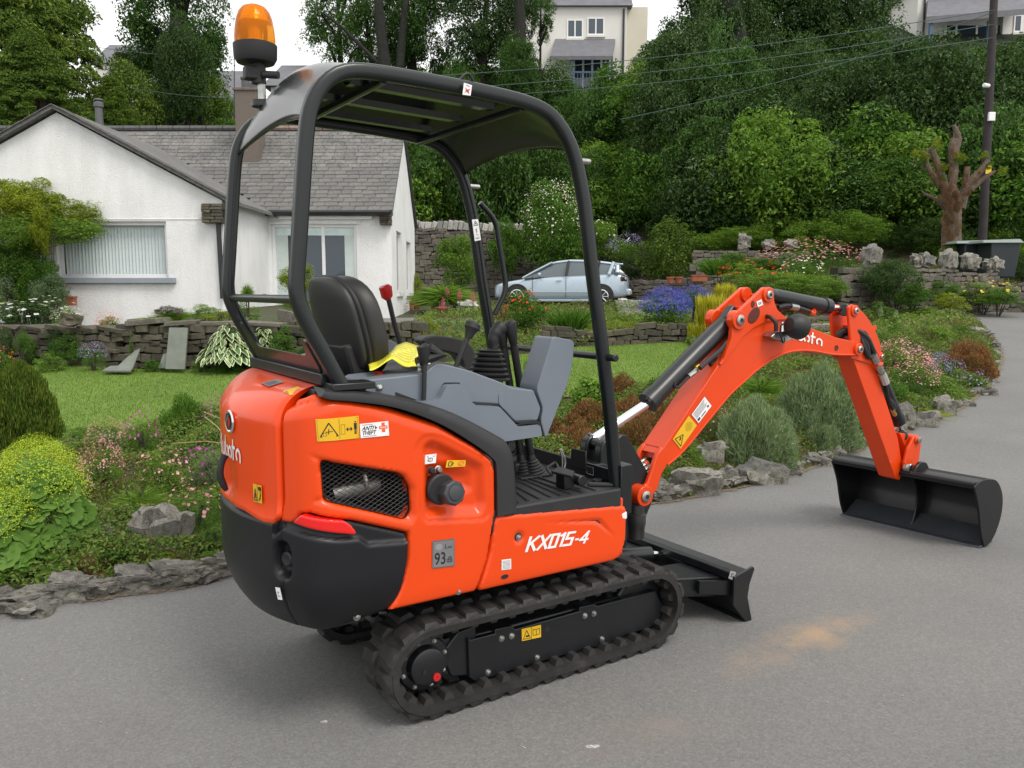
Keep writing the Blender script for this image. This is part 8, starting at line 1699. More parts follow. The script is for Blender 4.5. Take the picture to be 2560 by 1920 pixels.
for bx_, Y_, k, lb in (((290, 20, 470, 290), 32, 'broaddark', 'ivy and leaves in front of the dark trunk left of the beacon'), ((205, 120, 350, 330), 31.5, 'bushcon', 'yellow green tree just behind the flue pipe'), ((1040, 60, 1200, 260), 42, 'broad', 'leaf mass below the dark trunk by the white house'), ((900, 120, 1080, 330), 42, 'broad', 'big leafy crown behind the canopy roof'), ((700, 120, 900, 330), 44, 'broad', 'crowns under the bare trunks above the canopy'), ((1560, 90, 1760, 300), 37, 'broaddark', 'dark crown covering the foot of the thick trunk'), ((1395, 90, 1560, 260), 44, 'broad', 'fresh crown between the cream gable and the thick trunk'), ((-150, -200, 150, 200), 30.5, 'conifer', 'third feathery conifer behind the first one at the top left corner')):
    plant(bx_, k, lb, 'tree', Y=Y_, name='background_tree', trunk=.15, bark=BARKD, depth=.7)
# ---------------- hillside bushes: rows from the foot to the top
rh = random.Random(21); hl_lab = {'bush': 'mid green bush among many on the wooded hillside', 'bushlight': 'fresh light green bush on the wooded hillside', 'bushdark': 'dark green bush in the shade of the hillside', 'broad': 'leafy sapling growing on the wooded hillside', 'bushgrey': 'greyish green bush on the wooded hillside'}
hcount = 0
for py, step in ((575, 88), (535, 92), (500, 95), (465, 100), (430, 105), (395, 110), (360, 115), (325, 118), (292, 120), (258, 122), (226, 120)):
    x = 880+rh.uniform(-20, 20)
    while x < 2330:
        xc = x; x += step*rh.uniform(.8, 1.2)
        if py > 520 and xc < 1480 and xc > 1290: continue
        if py > 540 and xc > 1480: continue
        if py < 240 and 1200 < xc < 1430: continue
        gx_, gy_ = GX(xc, py+rh.uniform(-10, 10))
        if gy_ > 62 or gy_ < 26: continue
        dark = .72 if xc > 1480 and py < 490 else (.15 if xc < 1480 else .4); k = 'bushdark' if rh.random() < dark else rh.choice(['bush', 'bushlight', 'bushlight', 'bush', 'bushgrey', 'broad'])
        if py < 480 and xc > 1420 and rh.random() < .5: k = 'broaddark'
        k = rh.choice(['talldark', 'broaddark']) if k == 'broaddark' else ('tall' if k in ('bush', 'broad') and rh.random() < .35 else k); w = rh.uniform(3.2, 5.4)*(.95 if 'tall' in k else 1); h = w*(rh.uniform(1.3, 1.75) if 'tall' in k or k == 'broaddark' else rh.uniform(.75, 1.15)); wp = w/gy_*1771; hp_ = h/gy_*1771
        if py < 300 and 1190 < xc < 1440: hp_ = min(hp_, py-190)
        if xc > 1930 and py < 330: hp_ = min(hp_, max(40, py-118))
        
        where = next(n_2 for m_2, n_2 in ((960, 'right of the bungalow gable'), (1040, 'left of the far canopy post'), (1120, 'right of the far canopy post'), (1200, 'above the white blossom'), (1290, 'left of the near canopy post'), (1400, 'above the car tail'), (1500, 'above the boom cylinder'), (1600, 'above the boom ears'), (1700, 'above the work light'), (1800, 'above the arm cylinder'), (1900, 'above the stone pier'), (1990, 'left of the bare pollard'), (2080, 'behind the bare pollard'), (2160, 'behind the utility pole'), (9999, 'at the right frame edge')) if xc < m_2)
        band = 'at the foot' if py > 520 else 'low' if py > 450 else 'below mid height' if py > 380 else 'at mid height' if py > 310 else 'above mid height' if py > 250 else 'near the top'
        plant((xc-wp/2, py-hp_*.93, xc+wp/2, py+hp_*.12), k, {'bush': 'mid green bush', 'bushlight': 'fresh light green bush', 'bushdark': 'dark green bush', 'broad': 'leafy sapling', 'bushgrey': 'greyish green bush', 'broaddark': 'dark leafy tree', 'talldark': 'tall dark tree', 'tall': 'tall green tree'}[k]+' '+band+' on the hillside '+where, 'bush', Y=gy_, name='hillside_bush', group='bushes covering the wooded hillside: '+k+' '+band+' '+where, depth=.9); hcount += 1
for Y_, py, wpx in ((36, 330, 150), (40, 290, 160)):
    x = -80
    while x < 900:
        w = wpx*rh.uniform(.8, 1.3); plant((x-w/2, py-w*.5, x+w/2, py+w*.4), 'bushdark' if rh.random() < .6 else 'bush', ('dark' if Y_ == 36 else 'green')+' bush above the bungalow ridge '+('left of the gable peak' if x < 120 else 'by the flue pipe' if x < 300 else 'left of the chimney' if x < 500 else 'right of the chimney' if x < 660 else 'behind the canopy roof'), 'bush', Y=Y_, name='hillside_bush', group='bushes above the bungalow ridge %d %d' % (Y_, sum(x >= q for q in (120, 300, 500, 660))), depth=.8); x += w*.6
for i, (bx_, Y_, k, lb) in enumerate((((1180, 190, 1300, 290), 50, 'bushlight', 'light bush just below the balcony of the white house'), ((1255, 180, 1345, 270), 52, 'bush', 'bush below the blue balcony posts'), ((1320, 190, 1440, 300), 50, 'bushdark', 'dark bush right of the white house base'), ((1340, 120, 1460, 240), 53, 'bush', 'green bush in front of the cream gable end'), ((1100, 190, 1220, 300), 50, 'bushlight', 'light bush left of the balcony'), ((1380, 90, 1500, 200), 54, 'bushlight', 'pale sapling between the house and the huge tree'), ((1900, 90, 2020, 190), 48, 'bush', 'bush left of the porch post at top right'), ((2010, 100, 2110, 175), 48, 'bushdark', 'dark hedge below the patio windows'), ((2090, 95, 2200, 180), 48, 'bush', 'green hedge behind the pole below the patio windows'), ((2180, 70, 2300, 190), 47, 'bushdark', 'dark bush at the top right frame edge'))):
    gy = None; plant((bx_[0], bx_[1]-8, bx_[2], bx_[3]-18), k, lb, 'bush', Y=max(GX((bx_[0]+bx_[2])/2, bx_[3]-30)[1], 30), name='hillside_bush', depth=.8)
# ---------------- middle garden
plant((1118, 385, 1270, 610), 'bush', 'tall shrub smothered in white blossom behind the car', Y=28.5, name='flowering_shrub', flowers=('white', F_WHITE), trunk=.08)
plant((1050, 470, 1140, 600), 'bush', 'dark green shrub before the tall drystone wall', Y=29)
plant((1195, 560, 1345, 640), 'bush', 'green shrub behind the car roof', Y=29)
plant((1255, 470, 1340, 560), 'bushlight', 'light shrub right of the white blossom', Y=29.5, flowers=('few', F_WHITE))
plant((1376, 470, 1532, 628), 'finerust' if False else 'bushcon', 'brownish green rounded shrub right of the car', Y=26.5)
plant((1310, 500, 1395, 560), 'small', 'shrub with lilac pink blossom on the wall behind the car', Y=27.5, flowers=('clump', F_LIL))
plant((1330, 545, 1420, 600), 'smalldark', 'low dark green shrub behind the car tail', Y=27.4)
plant((1500, 480, 1700, 560), 'hedgelight', 'bank of fresh green bushes above the rock topped wall', Y=26, crowns=3)
plant((1680, 455, 1900, 560), 'hedgelight', 'light green bank of bushes left of the bare trunk', Y=25.5, crowns=3)
plant((1880, 470, 2060, 570), 'hedge', 'green bushes behind the bare reddish trunk', Y=26, crowns=2)
plant((2060, 480, 2330, 600), 'hedgelight', 'green bramble bank behind the wheeled bins', Y=25, crowns=3)
plant((2170, 540, 2290, 620), 'hedge', 'dark green bush right of the wheeled bin', Y=22.5)
plant((1655, 510, 1880, 590), 'fineyg' if False else 'finemid', 'sprawling shrub with tiny dusty pink flowers above the pier', Y=21.5, flowers=('many', F_PINK), crowns=1)
plant((1530, 545, 1700, 600), 'bush', 'low green perennials below the rock topped wall', Y=20, crowns=2)
plant((1515, 545, 1625, 592), 'iris', 'patch of upright green iris leaves', Y=19.5, name='iris_clump')
plant((1620, 575, 1830, 655), 'hedgelight', 'bright green low hedge beside the stone pier', Y=17.6, crowns=2)
plant((1560, 555, 1720, 620), 'small', 'green perennials with red poppies', Y=18.2, flowers=('few', F_RED))
plant((1690, 550, 1790, 610), 'smallmid', 'green perennial dotted with white flowers', Y=18.6, flowers=('few', F_WHITE))
plant((1866, 552, 2042, 668), 'hedge', 'dark ivy mound hanging over the rock topped wall', 'ivy', Y=17.9, name='ivy_mound', depth=.7)
plant((1860, 560, 1960, 640), 'bushdark', 'left shoulder of dark ivy beside the square pier', 'ivy', Y=18.0, name='ivy_mound', depth=.5)
plant((1940, 610, 2020, 668), 'bush', 'light sapling growing out of the ivy mound base', Y=17.6)
plant((2020, 620, 2110, 668), 'smallyg', 'yellow green shrub at the wall foot below the bins', Y=18.6)
plant((2000, 606, 2090, 650), 'bush', 'green shrub hiding the low wall left of the yellow flowers', Y=19.4)
plant((2120, 612, 2230, 655), 'smallmid', 'low greenery under the weathered wall at the right edge', Y=19.3)
plant((1940, 655, 2060, 690), 'small', 'grassy verge plants along the far road edge', Y=17.5)
plant((2080, 600, 2212, 650), 'small', 'loose green shrub with yellow flowers against the low wall', Y=19.6, flowers=('few', F_YEL))
pt_ = empty('pollarded_tree', tuple(PW(2060, 560, 22.5)), 0, 'pollarded tree with a reddish ivy covered trunk and cut stubs', 'tree'); o_ = Vector(pt_.location)
m, t, b = nodes('dead_ivy_bark'); n2 = noise(t, 22, 6, .8); t.links.new(ramp(t, n2, [(.3, (.055, .040, .032)), (.5, (.17, .12, .09)), (.7, (.34, .26, .20))]), b.inputs['Base Color']); b.inputs['Roughness'].default_value = .95; bump(t, b, n2, 1, .08)
pr = lambda l: [PW(x, y, 22.5)-o_ for x, y in l]
mb = MB()
for l, r in (([(2058, 575), (2055, 500), (2058, 440), (2050, 400)], [.30, .24, .22, .15]), ([(2050, 440), (2035, 385), (2018, 335), (2010, 320)], [.13, .10, .08, .06]), ([(2050, 420), (2060, 370), (2058, 320), (2062, 300)], [.13, .12, .11, .09]), ([(2075, 450), (2090, 400), (2118, 370), (2135, 345)], [.13, .11, .09, .06]), ([(2030, 400), (2008, 370), (1998, 345)], [.09, .08, .07]), ([(2085, 405), (2088, 375), (2090, 360)], [.09, .08, .07]), ([(2095, 410), (2125, 385), (2150, 370)], [.10, .06, .04]), ([(2030, 385), (1995, 365), (1975, 345)], [.05, .03, .015]), ([(2045, 455), (2020, 430), (2000, 420), (1990, 412)], [.06, .05, .03, .02]), ([(2060, 330), (2070, 300), (2060, 270)], [.12, .09, .05])):
    mb.tube(bez(l if False else pr(l), 3), list(np.interp(np.linspace(0, 1, (len(l)-1)*3+1), np.linspace(0, 1, len(l)), r)), 10)
rt_ = random.Random(8)
for i in range(16):
    bx0, by0 = rt_.choice([(2010, 325), (2060, 305), (2135, 348), (1998, 350), (2090, 365), (2040, 400), (2085, 430), (2030, 440)]); dx_ = rt_.uniform(-38, 38); dy_ = rt_.uniform(-40, 5); mb.tube(pr([(bx0, by0), (bx0+dx_*.5, by0+dy_*.6), (bx0+dx_, by0+dy_)]), [.035, .022, .008], 5)
mb.build('trunk', m, pt_)
for i in range(14):
    q = random.choice([(2010, 322), (2060, 300), (2135, 345), (2045, 380), (1998, 345), (2150, 370), (2058, 340)]); c = PW(q[0]+random.uniform(-22, 22), q[1]+random.uniform(-25, 25), 22.4)-o_; put('small', tuple(c), (.14, .14, .13), pt_, 'leaf_tuft', m=random.choice([L_YG, L_MID, L_YG]))
for i in range(150):   # dead ivy tufts on the trunk and limbs
    q = random.uniform(0, 1); l_ = random.choice([((2057, 570), (2057, 400)), ((2057, 570), (2057, 400)), ((2057, 500), (2050, 400)), ((2050, 430), (2018, 340)), ((2050, 420), (2060, 310)), ((2075, 440), (2130, 350)), ((2030, 400), (2000, 350)), ((2085, 400), (2090, 362))]); sp_ = 18 if l_[0][1] > 480 else 5; c = PW(l_[0][0]+(l_[1][0]-l_[0][0])*q+random.uniform(-sp_, sp_), l_[0][1]+(l_[1][1]-l_[0][1])*q, 22.25)-o_; put('fine', tuple(c), ((.10, .09, .13) if sp_ > 9 else (.05, .05, .08)), pt_, 'dead_ivy', m=random.choice((L_DIVY, L_DIVY, L_RUST)))
plant((2036, 500, 2090, 575), 'small', 'ivy growing at the foot of the pollarded trunk', 'ivy', Y=22)
YGp = 16.6
plant((-90, 385, 168, 520), 'bushyg', 'big yellow green climber covering the left of the gable wall', 'climber', Y=YGp, name='wall_climber', depth=.5, crowns=3)
plant((-60, 460, 175, 560), 'bushlight', 'hanging green part of the climber beside the window', 'climber', Y=YGp-.1, name='wall_climber', depth=.4, crowns=2)
plant((-60, 520, 120, 680), 'bush', 'shaded lower climber stems left of the window', 'climber', Y=YGp-.1, name='wall_climber', depth=.5, crowns=2)
plant((50, 590, 142, 690), 'bushgrey', 'variegated grey green shrub under the window corner', Y=YGp-.5)
plant((-60, 640, 150, 712), 'smalldark', 'dark low planting behind the ivy wall', Y=yc_+1.2, flowers=('few', F_WHITE))
plant((100, 660, 165, 705), 'small', 'white flowered plant behind the ivy wall', Y=yc_+.9, flowers=('many', F_WHITE))
plant((196, 670, 258, 722), 'small', 'potted plant with reddish tips at the wall end', 'plant', Y=yc_+.3, flowers=('many', F_RED))
for i, (a_, b2__, k_, lb) in enumerate((((0, 705, 90, 760), 0, 'smallmid', 'ivy hanging over the left wall near the frame edge'), ((80, 705, 180, 770), 0, 'smallmid', 'ivy draped over the middle of the left wall'), ((170, 712, 232, 775), 0, 'smallmid', 'ivy draped over the right end of the left wall'), ((262, 700, 300, 785), 0, 'small', 'ivy hanging at the left end of the retaining wall'))):
    plant(a_, k_, lb, 'ivy', Y=(Yof(120, 792)-.28 if i < 3 else yc_-.3), name='wall_ivy', depth=.3)
YI = Yof(120, 792)
for bx_, k, lb in (((-40, 700, 50, 795), 'hedge', 'dark ivy on the wall at the left frame edge'), ((15, 698, 100, 785), 'smallmid', 'leafy ivy covering the second stretch of the left wall'), ((70, 698, 165, 790), 'hedge', 'dark ivy mass covering the middle of the left wall'), ((135, 702, 215, 775), 'smallmid', 'ivy trailing over the right half of the left wall'), ((195, 704, 240, 760), 'hedge', 'ivy tip on the right end of the left wall')): plant(bx_, k, lb, 'ivy', Y=Yof((bx_[0]+bx_[2])/2, 786)-.42, name='wall_ivy', depth=.45)
for bx_, k, lb in (((40, 560, 135, 700), 'bush', 'leafy lower edge of the climber beside the planter'), ((-80, 500, 110, 640), 'bush', 'middle of the climber left of the window'), ((-70, 590, 95, 712), 'bushgrey', 'grey leaved foot of the climber'), ((20, 440, 150, 560), 'bushyg', 'bright tip of the climber beside the window')): plant(bx_, k, lb, 'climber', Y=YGp-.2, name='wall_climber', depth=.4)
for bx_, k, lb in (((290, 668, 360, 702), 'grasstuft', 'tuft of dry grass on the left end of the retaining wall'), ((420, 660, 520, 700), 'smallyg', 'trailing stonecrop on the retaining wall coping'), ((560, 690, 640, 760), 'smallmid', 'dark green plant right of the hosta'), ((300, 770, 350, 800), 'smallmid', 'weeds at the foot of the retaining wall'), ((630, 700, 720, 800), 'smallmid', 'plants in front of the wall behind the seat'), ((405, 765, 450, 800), 'small', 'weeds right of the leaning slab')): plant(bx_, k, lb, 'plant', Y=yc_-.35 if bx_[3] > 720 else yc_+.1, name='wall_plant')
plant((60, 755, 140, 800), 'small', 'green plants at the foot of the ivy wall', Y=yc_-.35)
plant((160, 735, 225, 790), 'finemid', 'lilac flowered alpine at the foot of the ivy wall', Y=yc_-.4, flowers=('many', F_LIL))
plant((-40, 745, 22, 800), 'smallmid', 'orange flowered plant at the left frame edge', Y=yc_-.5, flowers=('few', F_ORG))
for a_, lb in (((330, 640, 400, 695), 'dry grasses on the retaining wall'), ((400, 645, 470, 690), 'green stonecrop on top of the retaining wall'), ((470, 640, 560, 690), 'alpine plants on the gravel mound'), ((520, 585, 545, 650), 'tall thin dry stems beside the patio door')): plant(a_, 'grasstuft' if 'dry' in lb else 'small', lb, 'plant', Y=yc_+.5, name='wall_plant')
plant((590, 565, 680, 640), 'bushyg', 'bright yellow green azalea in front of the patio door', Y=17.5)
plant((590, 630, 680, 668), 'small', 'rockery plants below the yellow azalea', Y=15)
tag(link('wall_planting_bed', npmesh('b', [(PW(275, 700, yc_+.1).x, yc_+.15, PW(0, 700, yc_).z-.06), (PW(640, 700, yc_+.1).x, yc_+.15, PW(0, 700, yc_).z-.06), (PW(640, 640, YG-.2).x, YW-.1, PW(0, 652, YG).z), (PW(275, 700, YG).x, YG-.02, PW(0, 690, YG).z)], [(0, 1, 2, 3)]), SOIL), kind='structure')
m, t, b = nodes('hosta_leaf'); at = t.nodes.new('ShaderNodeAttribute'); at.attribute_name = 'edge'; st_ = ramp(t, at.outputs['Fac'], [(.70, (.05, .12, .025)), (.78, (.62, .66, .38))]); t.links.new(st_, b.inputs['Base Color']); b.inputs['Roughness'].default_value = .45; HOSTAM = m
def hosta(box, n, label, seed, Y=None):
    x0, y0, x1, y1 = box; Y = Y or GX((x0+x1)/2, y1)[1]; a, b_ = PW(x0, y0, Y), PW(x1, y1, Y); w = b_.x-a.x; h = a.z-b_.z; r = random.Random(seed); V = []; F = []; A = []
    for i in range(n):
        th = r.uniform(0, 2*math.pi); q = r.random()**.7; l = .20*w*r.uniform(.7, 1.15)*(.6+.4*q); base = Vector((math.cos(th)*q*w*.33, math.sin(th)*q*w*.26, h*(.95-.75*q)*r.uniform(.85, 1.05))); out = Vector((math.cos(th+r.uniform(-.4, .4)), math.sin(th+r.uniform(-.4, .4)), 0)); sd = Vector((-out.y, out.x, 0)); k = len(V)
        for j in range(6):
            u = j/5; p = base+out*l*u+Vector((0, 0, 1))*l*(.35*u-.85*u*u); wd = l*.30*math.sin(math.pi*min(1, u*.93+.07))**.8
            for s_ in (-1, -.72, 0, .72, 1): V.append(p+sd*wd*s_+Vector((0, 0, abs(s_)*wd*.25))); A.append(abs(s_) if j < 5 else 1.0)
        for j in range(5):
            for s_ in range(4): F.append((k+j*5+s_, k+j*5+s_+1, k+(j+1)*5+s_+1, k+(j+1)*5+s_))
    me = npmesh('leaves', [tuple(v) for v in V], F, True); q = me.attributes.new('edge', 'FLOAT', 'POINT'); q.data.foreach_set('value', A)
    e = empty('hosta', ((a.x+b_.x)/2, Y-.28, b_.z), 0, label, 'plant'); link('leaves', me, HOSTAM, e); put('smallmid', (0, 0, h*.2), (w*.34, w*.28, h*.3), e, 'inner_leaves')
    return e
hosta((436, 692, 575, 790), 300, 'variegated hosta with white edged leaves spilling over the wall', 3, yc_-.1); hosta((535, 692, 635, 780), 200, 'second variegated hosta just behind the canopy post', 4, yc_+.15)
plant((905, 580, 1010, 665), 'fern', 'lush green fern clump behind the pink flower spikes', 'fern', Y=22.5, name='fern'); plant((930, 500, 1040, 640), 'bushlight', 'loose climbing shrub against the tall wall', Y=27); plant((880, 570, 920, 650), 'smallyg', 'yellow green shrub at the bungalow corner', Y=25)
for i, (x, y0_, y1_, lb) in enumerate(((957, 650, 690, 'pink flower spike left of the fern pot'), (993, 633, 665, 'tall pink flower spike in the middle'), (1022, 638, 672, 'pink flower spike near the canopy front post'), (966, 630, 650, 'short pink flower spike behind the others'))):
    Y_ = 19.5; a, b_ = PW(x-4, y0_-8, Y_), PW(x+4, y1_, Y_); e = empty('flower_spike', ((a.x+b_.x)/2, Y_, b_.z-.3), 0, lb, 'flower', 'pink flower spikes'); MB().tube([(0, 0, 0), (0, 0, .3+(a.z-b_.z)*.9)], .008, 5).build('stem', L_MID, e); put(FL['dense'], (0, 0, .3+(a.z-b_.z)*.5), (.055, .055, (a.z-b_.z)*.5), e, 'flowers', m=leafmat('petal_hot_pink', [(.6, .08, .2), (.72, .18, .32)]) if 'petal_hot_pink' not in MATS else MATS['petal_hot_pink'])
mids = [((888, 668, 965, 745), 'smallyg', None, 'lime flowered lady mantle behind the seat'), ((960, 680, 1075, 740), 'fine', None, 'dusty pink haze of small shrub behind the levers'), ((810, 685, 900, 745), 'fineyg', None, 'yellow green heather left of the red lever'),
 ((1085, 625, 1185, 720), 'bush', ('few', F_RED), 'rose bush with a red flower in front of the car'), ((1060, 640, 1110, 690), 'finerust', None, 'rust red shrub by the car front wheel'), ((1175, 650, 1290, 715), 'iris', None, 'upright grey green leaves in front of the car wheel'), ((1280, 660, 1400, 705), 'grasstuft', None, 'tufts of green blades below the car bumper'),
 ((1075, 690, 1180, 745), 'fineyg', None, 'yellow green mound behind the joystick'), ((1150, 690, 1260, 740), 'fine', None, 'grey green mound above the low wall'), ((1235, 690, 1330, 735), 'smallyg', None, 'lime green leafy mound right of the grey one'), ((1290, 680, 1420, 722), 'fineyg', None, 'golden green heath above the mossy wall'), ((1165, 720, 1245, 765), 'bigleaf', None, 'broad leaved plant beside the console'), ((1020, 700, 1100, 760), 'finemid', ('many', F_LIL), 'lilac dotted mat between the levers'),
 ((1400, 640, 1500, 690), 'small', None, 'green foliage behind the blue flowers')]
for bx_, k, fl, lb in mids: plant(bx_, k, lb, Y=None if bx_[3] > 700 and False else {True: 15.6, False: 18.5}[bx_[3] > 705], flowers=fl, depth=1.0)
def dropY(px, py): return GX(px, py)[1]
plant((1384, 618, 1500, 700), 'smallmid', 'mound of blue flowers above the mossy wall', Y=15.6, name='blue_flower_mound', flowers=[('dense', F_BLUE), ('many', F_BLUE)])
plant((1460, 615, 1540, 665), 'smallmid', 'smaller trail of blue flowers behind the golden conifer', Y=16.2, name='blue_flower_mound', flowers=[('dense', F_BLUE)])
for i, (bx_, lb) in enumerate((((1495, 640, 1590, 775), 'tallest golden yellow conifer behind the boom'), ((1480, 700, 1530, 790), 'shorter golden conifer at the left of the pair'), ((1540, 615, 1600, 720), 'slim golden conifer tip beside the boom top'))): plant(bx_, 'goldcon', lb, 'conifer', Y=14.0+.5*(i == 2), name='golden_conifer')
plant((1090, 745, 1250, 900), 'bigleaf', 'bright green broad leaved hydrangea seen between the levers', depth=.8, name='hydrangea')
plant((1215, 800, 1340, 930), 'bigleaf', 'broad leaved hydrangea right of the console arm', depth=.8, name='hydrangea')
for bx_, k, lb in (((1180, 925, 1325, 1005), 'heather', 'lowest rust heather mound behind the cab floor'), ((1215, 875, 1345, 950), 'heather', 'rust coloured heather mound behind the grey console arm'), ((1250, 838, 1345, 892), 'heathgreen', 'green heather just right of the hydrangea'), ((1300, 868, 1425, 940), 'heather', 'rusty red heather beside the boom cylinder rod'), ((1325, 915, 1445, 992), 'heather', 'dark pinkish heather under the boom cylinder'), ((1290, 820, 1400, 876), 'heather', 'rust tipped heather in front of the right lawn'), ((1385, 825, 1500, 892), 'heathgreen', 'green heather with brown tips right of the cylinder'), ((1415, 875, 1510, 935), 'heather', 'bronze heather behind the boom'), ((1120, 900, 1230, 975), 'heather', 'bronze heather glimpsed below the console'), ((1340, 975, 1420, 1020), 'heathgreen', 'green heather by the rocks at the boom foot')):
    plant((bx_[0], bx_[1]-12, bx_[2], bx_[3]), k, lb, 'heather', name='heather', depth=1.1)
rb = [((1555, 850, 1735, 1010), 'lav', None, 'large lavender bush in front of the boom'), ((1690, 780, 1880, 960), 'lav', None, 'taller lavender bush below the boom end'), ((1720, 880, 1830, 975), 'lav', None, 'dry based lavender bush between the other two'), ((1600, 770, 1700, 870), 'grasstuft', None, 'bright tall grass tuft under the boom arch'), ((1500, 880, 1590, 960), 'finemid', ('few', F_PINK), 'low green thrift with pink flowers by the boom sticker'),
 ((1440, 930, 1530, 1010), 'small', None, 'green weeds among the rocks by the boom foot'), ((1390, 960, 1450, 1035), 'grasstuft', None, 'brown green grasses beside the boom fork'), ((1640, 960, 1720, 1005), 'grasstuft', None, 'grasses in front of the lavender rock'),
 ((1880, 780, 1975, 880), 'smallmid', None, 'blue green foliage right of the arm'), ((1905, 730, 2030, 830), 'small', ('clump', F_PINK), 'mound with pink flower heads right of the arm'), ((1930, 770, 2050, 860), 'finemid', ('many', F_PINK), 'mat of pale pink pinks in the right bed'), ((2010, 760, 2090, 830), 'finemid', ('clump', F_LIL), 'low plant with violet flowers in the right bed'),
 ((2050, 735, 2168, 815), 'heather', None, 'bronze green heath at the tip of the right bed'), ((1905, 835, 2000, 880), 'small', None, 'fresh green leafy mat beside the arm cylinder'), ((1935, 855, 2040, 905), 'irisyg', None, 'yellowing iris leaves by the leaning rock'), ((2000, 805, 2110, 865), 'small', None, 'green edging mat along the right road side'), ((2080, 800, 2155, 850), 'smallmid', ('few', F_LIL), 'edging plant with violet flowers near the bed tip'),
 ((1900, 690, 1990, 745), 'smallmid', None, 'grey green plants behind the arm top'), ((1985, 690, 2080, 745), 'small', None, 'green ground cover in the back of the right bed'), ((2040, 690, 2130, 735), 'smallmid', None, 'loose shrub at the back tip of the right bed'), ((1700, 735, 1800, 800), 'finerust', None, 'reddish heath under the boom arch'), ((1640, 700, 1740, 760), 'small', None, 'green plants beside the garden steps'), ((1580, 720, 1660, 790), 'smallyg', None, 'yellow green plant behind the boom ears'),
 ((1800, 690, 1890, 750), 'small', ('few', F_YEL), 'yellow dotted plant under the arm cylinder rod'), ((1820, 860, 1910, 960), 'finemid', None, 'dark leafed plant just left of the arm'), ((1880, 640, 1960, 700), 'smallmid', None, 'plants at the foot of the ivy mound')]
for bx_, k, fl, lb in rb: plant(bx_, k, lb, 'plant', flowers=fl, name='bed_plant')
for x, y0_, y1_, lb in ((1902, 660, 705, 'white foxglove spike left of the pair'), (1936, 668, 700, 'white foxglove spike right of the pair')):
    Y_ = 14.5; a, b_ = PW(x-4, y0_, Y_), PW(x+4, y1_, Y_); e = empty('foxglove', ((a.x+b_.x)/2, Y_, b_.z-.15), 0, lb, 'flower', 'white foxgloves'); MB().tube([(0, 0, 0), (0, 0, .15+(a.z-b_.z)*.95)], .008, 5).build('stem', L_MID, e); put(FL['many'], (0, 0, .15+(a.z-b_.z)*.5), (.045, .045, (a.z-b_.z)*.5), e, 'flowers', m=F_WHITE)
plant((-70, 768, 114, 1010), 'dwarf', 'dense dwarf conifer with golden brown tips at the left edge', 'conifer', Y=6.6, name='dwarf_conifer', depth=.9)
lb_ = [((110, 900, 190, 990), 'finemid', None, 'low dark green heath beside the dwarf conifer'), ((170, 905, 270, 1000), 'fine', ('clump', F_PINK), 'pink rock rose in the left bed'), ((150, 950, 260, 1080), 'small', ('clump', F_PINK), 'geranium with pale pink flowers by the lady mantle'), ((255, 880, 340, 990), 'finemid', ('few', F_MAG), 'heather with magenta flowers at the lawn edge'), ((330, 850, 450, 960), 'heathgreen', None, 'brownish green heather at the lawn edge'), ((410, 855, 520, 960), 'small', ('many', F_MAG), 'cranesbill with magenta flowers beside the bonnet'), ((380, 940, 520, 1060), 'fine', ('few', F_MAG), 'grey green cranesbill behind the bonnet'), ((280, 960, 400, 1070), 'small', ('few', F_PINK), 'leafy geranium in the middle of the left bed'), ((230, 1020, 340, 1110), 'grasstuft', None, 'arching grass blades in the left bed'), ((330, 1040, 480, 1160), 'finemid', ('few', F_PINK), 'sprawling evergreen with tiny leaves above the boulder'), ((400, 1110, 520, 1200), 'finemid', None, 'low dark creeping shrub behind the counterweight'), ((180, 1150, 300, 1230), 'smallmid', None, 'small weeds below the boulder'), ((400, 1180, 480, 1240), 'small', None, 'weeds between the rocks near the tail'), ((120, 1180, 230, 1260), 'finerust', None, 'red brown stonecrop below the big leaves'), ((240, 1190, 400, 1240), 'fineyg', None, 'dry yellowish moss and thyme above the edging rocks'), ((500, 1100, 620, 1200), 'finemid', None, 'dark shrub hidden behind the tail'), ((440, 1000, 540, 1110), 'small', None, 'leafy plant behind the bonnet edge')]
for bx_, k, fl, lb in lb_: plant(bx_, k, lb, 'plant', flowers=fl, name='bed_plant')
for i, (p, q, Y_) in enumerate((((440, 890), (545, 945), 5.3), ((470, 885), (545, 920), 5.3), ((372, 958), (520, 962), 5.2), ((442, 900), (500, 960), 5.25))):
    A, B = PW(*p, Y_), PW(*q, Y_-.3); mb = MB().tube([A, (A+B)/2+Vector((0, 0, .02)), B], .0028, 5); tag(mb.build('dry_stem', mat('dry_stem', (.36, .30, .12), .7), None), ('uppermost dry flower stem crossing behind the bonnet', 'short pale stem above the others behind the bonnet', 'long level green stem left of the bonnet', 'steep dry stem crossing the other stems')[i], 'stem')
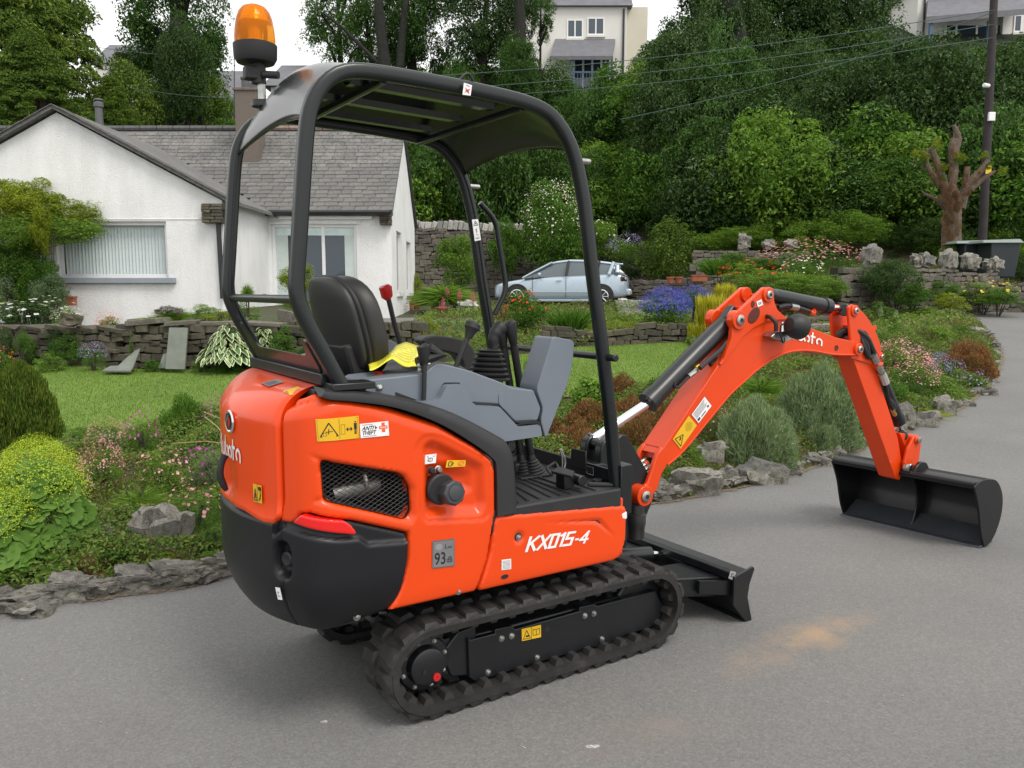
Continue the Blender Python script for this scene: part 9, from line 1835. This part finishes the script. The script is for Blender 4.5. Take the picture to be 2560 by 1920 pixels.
def mantle(box, n, label, seed, Y, ls):
    x0, y0, x1, y1 = box; a, b_ = PW(x0, y0, Y), PW(x1, y1, Y); w = b_.x-a.x; h = a.z-b_.z; r = random.Random(seed); V = []; F = []
    for i in range(n):
        th = r.uniform(-math.pi, 0) if r.random() < .8 else r.uniform(0, math.pi); q = r.random()**.5; c = Vector((math.cos(th)*q*w*.5, math.sin(th)*q*w*.36, h*(.05+.62*(1-q*q)+r.uniform(-.08, .12)))); N = Vector((math.cos(th)*q*.7+r.uniform(-.3, .3), math.sin(th)*q*.7-.45+r.uniform(-.3, .3), .62)).normalized(); T = N.orthogonal().normalized(); T.rotate(Matrix.Rotation(r.uniform(0, 6.28), 3, N)); B = N.cross(T); s_ = ls*r.uniform(.55, 1.15); k = len(V); V.append(c); m_ = 27
        for ring in (.55, 1.0):
            for j in range(m_):
                an = math.radians(25)+math.radians(310)*j/(m_-1); lob = 1-.16*(0.5-.5*math.cos(9*2*math.pi*(j/(m_-1)))) if ring == 1 else 1; rr_ = s_*ring*lob; fold = .10*math.cos(9*2*math.pi*(j/(m_-1)))*s_*ring; V.append(c+(T*math.cos(an)+B*math.sin(an))*rr_+N*(.22*s_*ring*ring+fold*.5))
        for j in range(m_-1): F += [(k, k+1+j, k+2+j, k), (k+1+j, k+1+m_+j, k+2+m_+j, k+2+j)]
    me = bpy.data.meshes.new('leaves'); me.from_pydata([tuple(v) for v in V], [], [tuple(dict.fromkeys(f)) for f in F]); me.shade_smooth()
    e = empty('ladys_mantle', ((a.x+b_.x)/2, Y+.15, b_.z), 0, label, 'plant'); link('leaves', me, leafmat('mantle_leaf', [(.09, .19, .03), (.13, .25, .045), (.18, .31, .07)], .5) if 'mantle_leaf' not in MATS else MATS['mantle_leaf'], e); put(FROTH, (.03*w, -.01, h*.56), (w*.43, w*.31, h*.40), e, 'flower_froth', m=F_LIME); put(FROTH, (-.08*w, .10, h*.62), (w*.30, w*.25, h*.36), e, 'flower_froth', m=F_LIME); return e
mantle((-90, 950, 178, 1235), 190, 'lady mantle with lime yellow froth and scalloped leaves at the lower left', 3, 4.28, .092)
mantle((-160, 1060, 90, 1260), 60, 'second lady mantle low at the left frame edge', 5, 4.1, .09)
def hum(x, y): return .10+.07*np.sin(x*2.3+1)*np.sin(y*2.1)+.05*np.sin(x*5.3+y*3.1)+.035*np.sin(x*9.1-y*7.3)
def beds(n, y0, y1, seed):
    r = np.random.default_rng(seed); Y_ = np.sqrt(r.uniform(y0*y0, y1*y1, n)); X_ = r.uniform(-.66, .66, n)*Y_; D = dpoly(X_, Y_, EDGE, closed=False); k = inpoly(X_, Y_, GARDEN) & ~inpoly(X_, Y_, LAWN) & (D > .01); k &= ~((X_ < -2.2) & (Y_ > yc_-.2)); k &= ~((X_ > 4.4) & (Y_ > 16.5) & (X_ < 6)); return X_[k], Y_[k], D[k], r
COV = leafmat('ground_cover_leaf', [(.035, .085, .012), (.06, .12, .018), (.095, .165, .028), (.13, .19, .04), (.17, .17, .06), (.08, .14, .03)]); COV2 = leafmat('dry_ground_cover', [(.12, .10, .035), (.17, .13, .06), (.10, .13, .03), (.20, .12, .07), (.07, .11, .025)])
for i, (n, y0, y1, ls_) in enumerate(((260000, 3.9, 8.5, .030), (190000, 8.5, 14, .045), (110000, 14, 24, .075))):
    x, y, D, r = beds(n, y0, y1, 50+i); n_ = len(x); hz_ = np.maximum(0, hum(x, y))*sst(D, -.08, .35)*(1+.02*y); P_ = np.stack([x, y, zgard(x, y)+.01+hz_*r.uniform(.45, 1.05, n_)], 1); N_2 = unit(r.normal(size=(n_, 3))*.55+np.array([0, -.15, .8])); T_2 = frames(r, N_2); l_ = ls_*r.uniform(.5, 1.3, n_)
    dry = (np.sin(x*1.9+4)*np.cos(y*1.6+1)+r.normal(size=n_)*.45 > np.where(x > .6, .30, .5))
    for sel, mm_, nm, lb in ((~dry, COV, 'ground_cover', 'low green ground cover spreading over the beds'), (dry, COV2, 'dry_ground_cover', 'dry brownish ground cover patches in the beds')):
        gc = leafquads(P_[sel], N_2[sel], T_2[sel], l_[sel], l_[sel]*(.5 if mm_ is COV else .28), .15, None, nm); tag(link(nm, gc, mm_), lb+(' near the kerb', ' in the middle of the garden', ' at the back of the garden')[i], 'ground cover', kind='stuff')
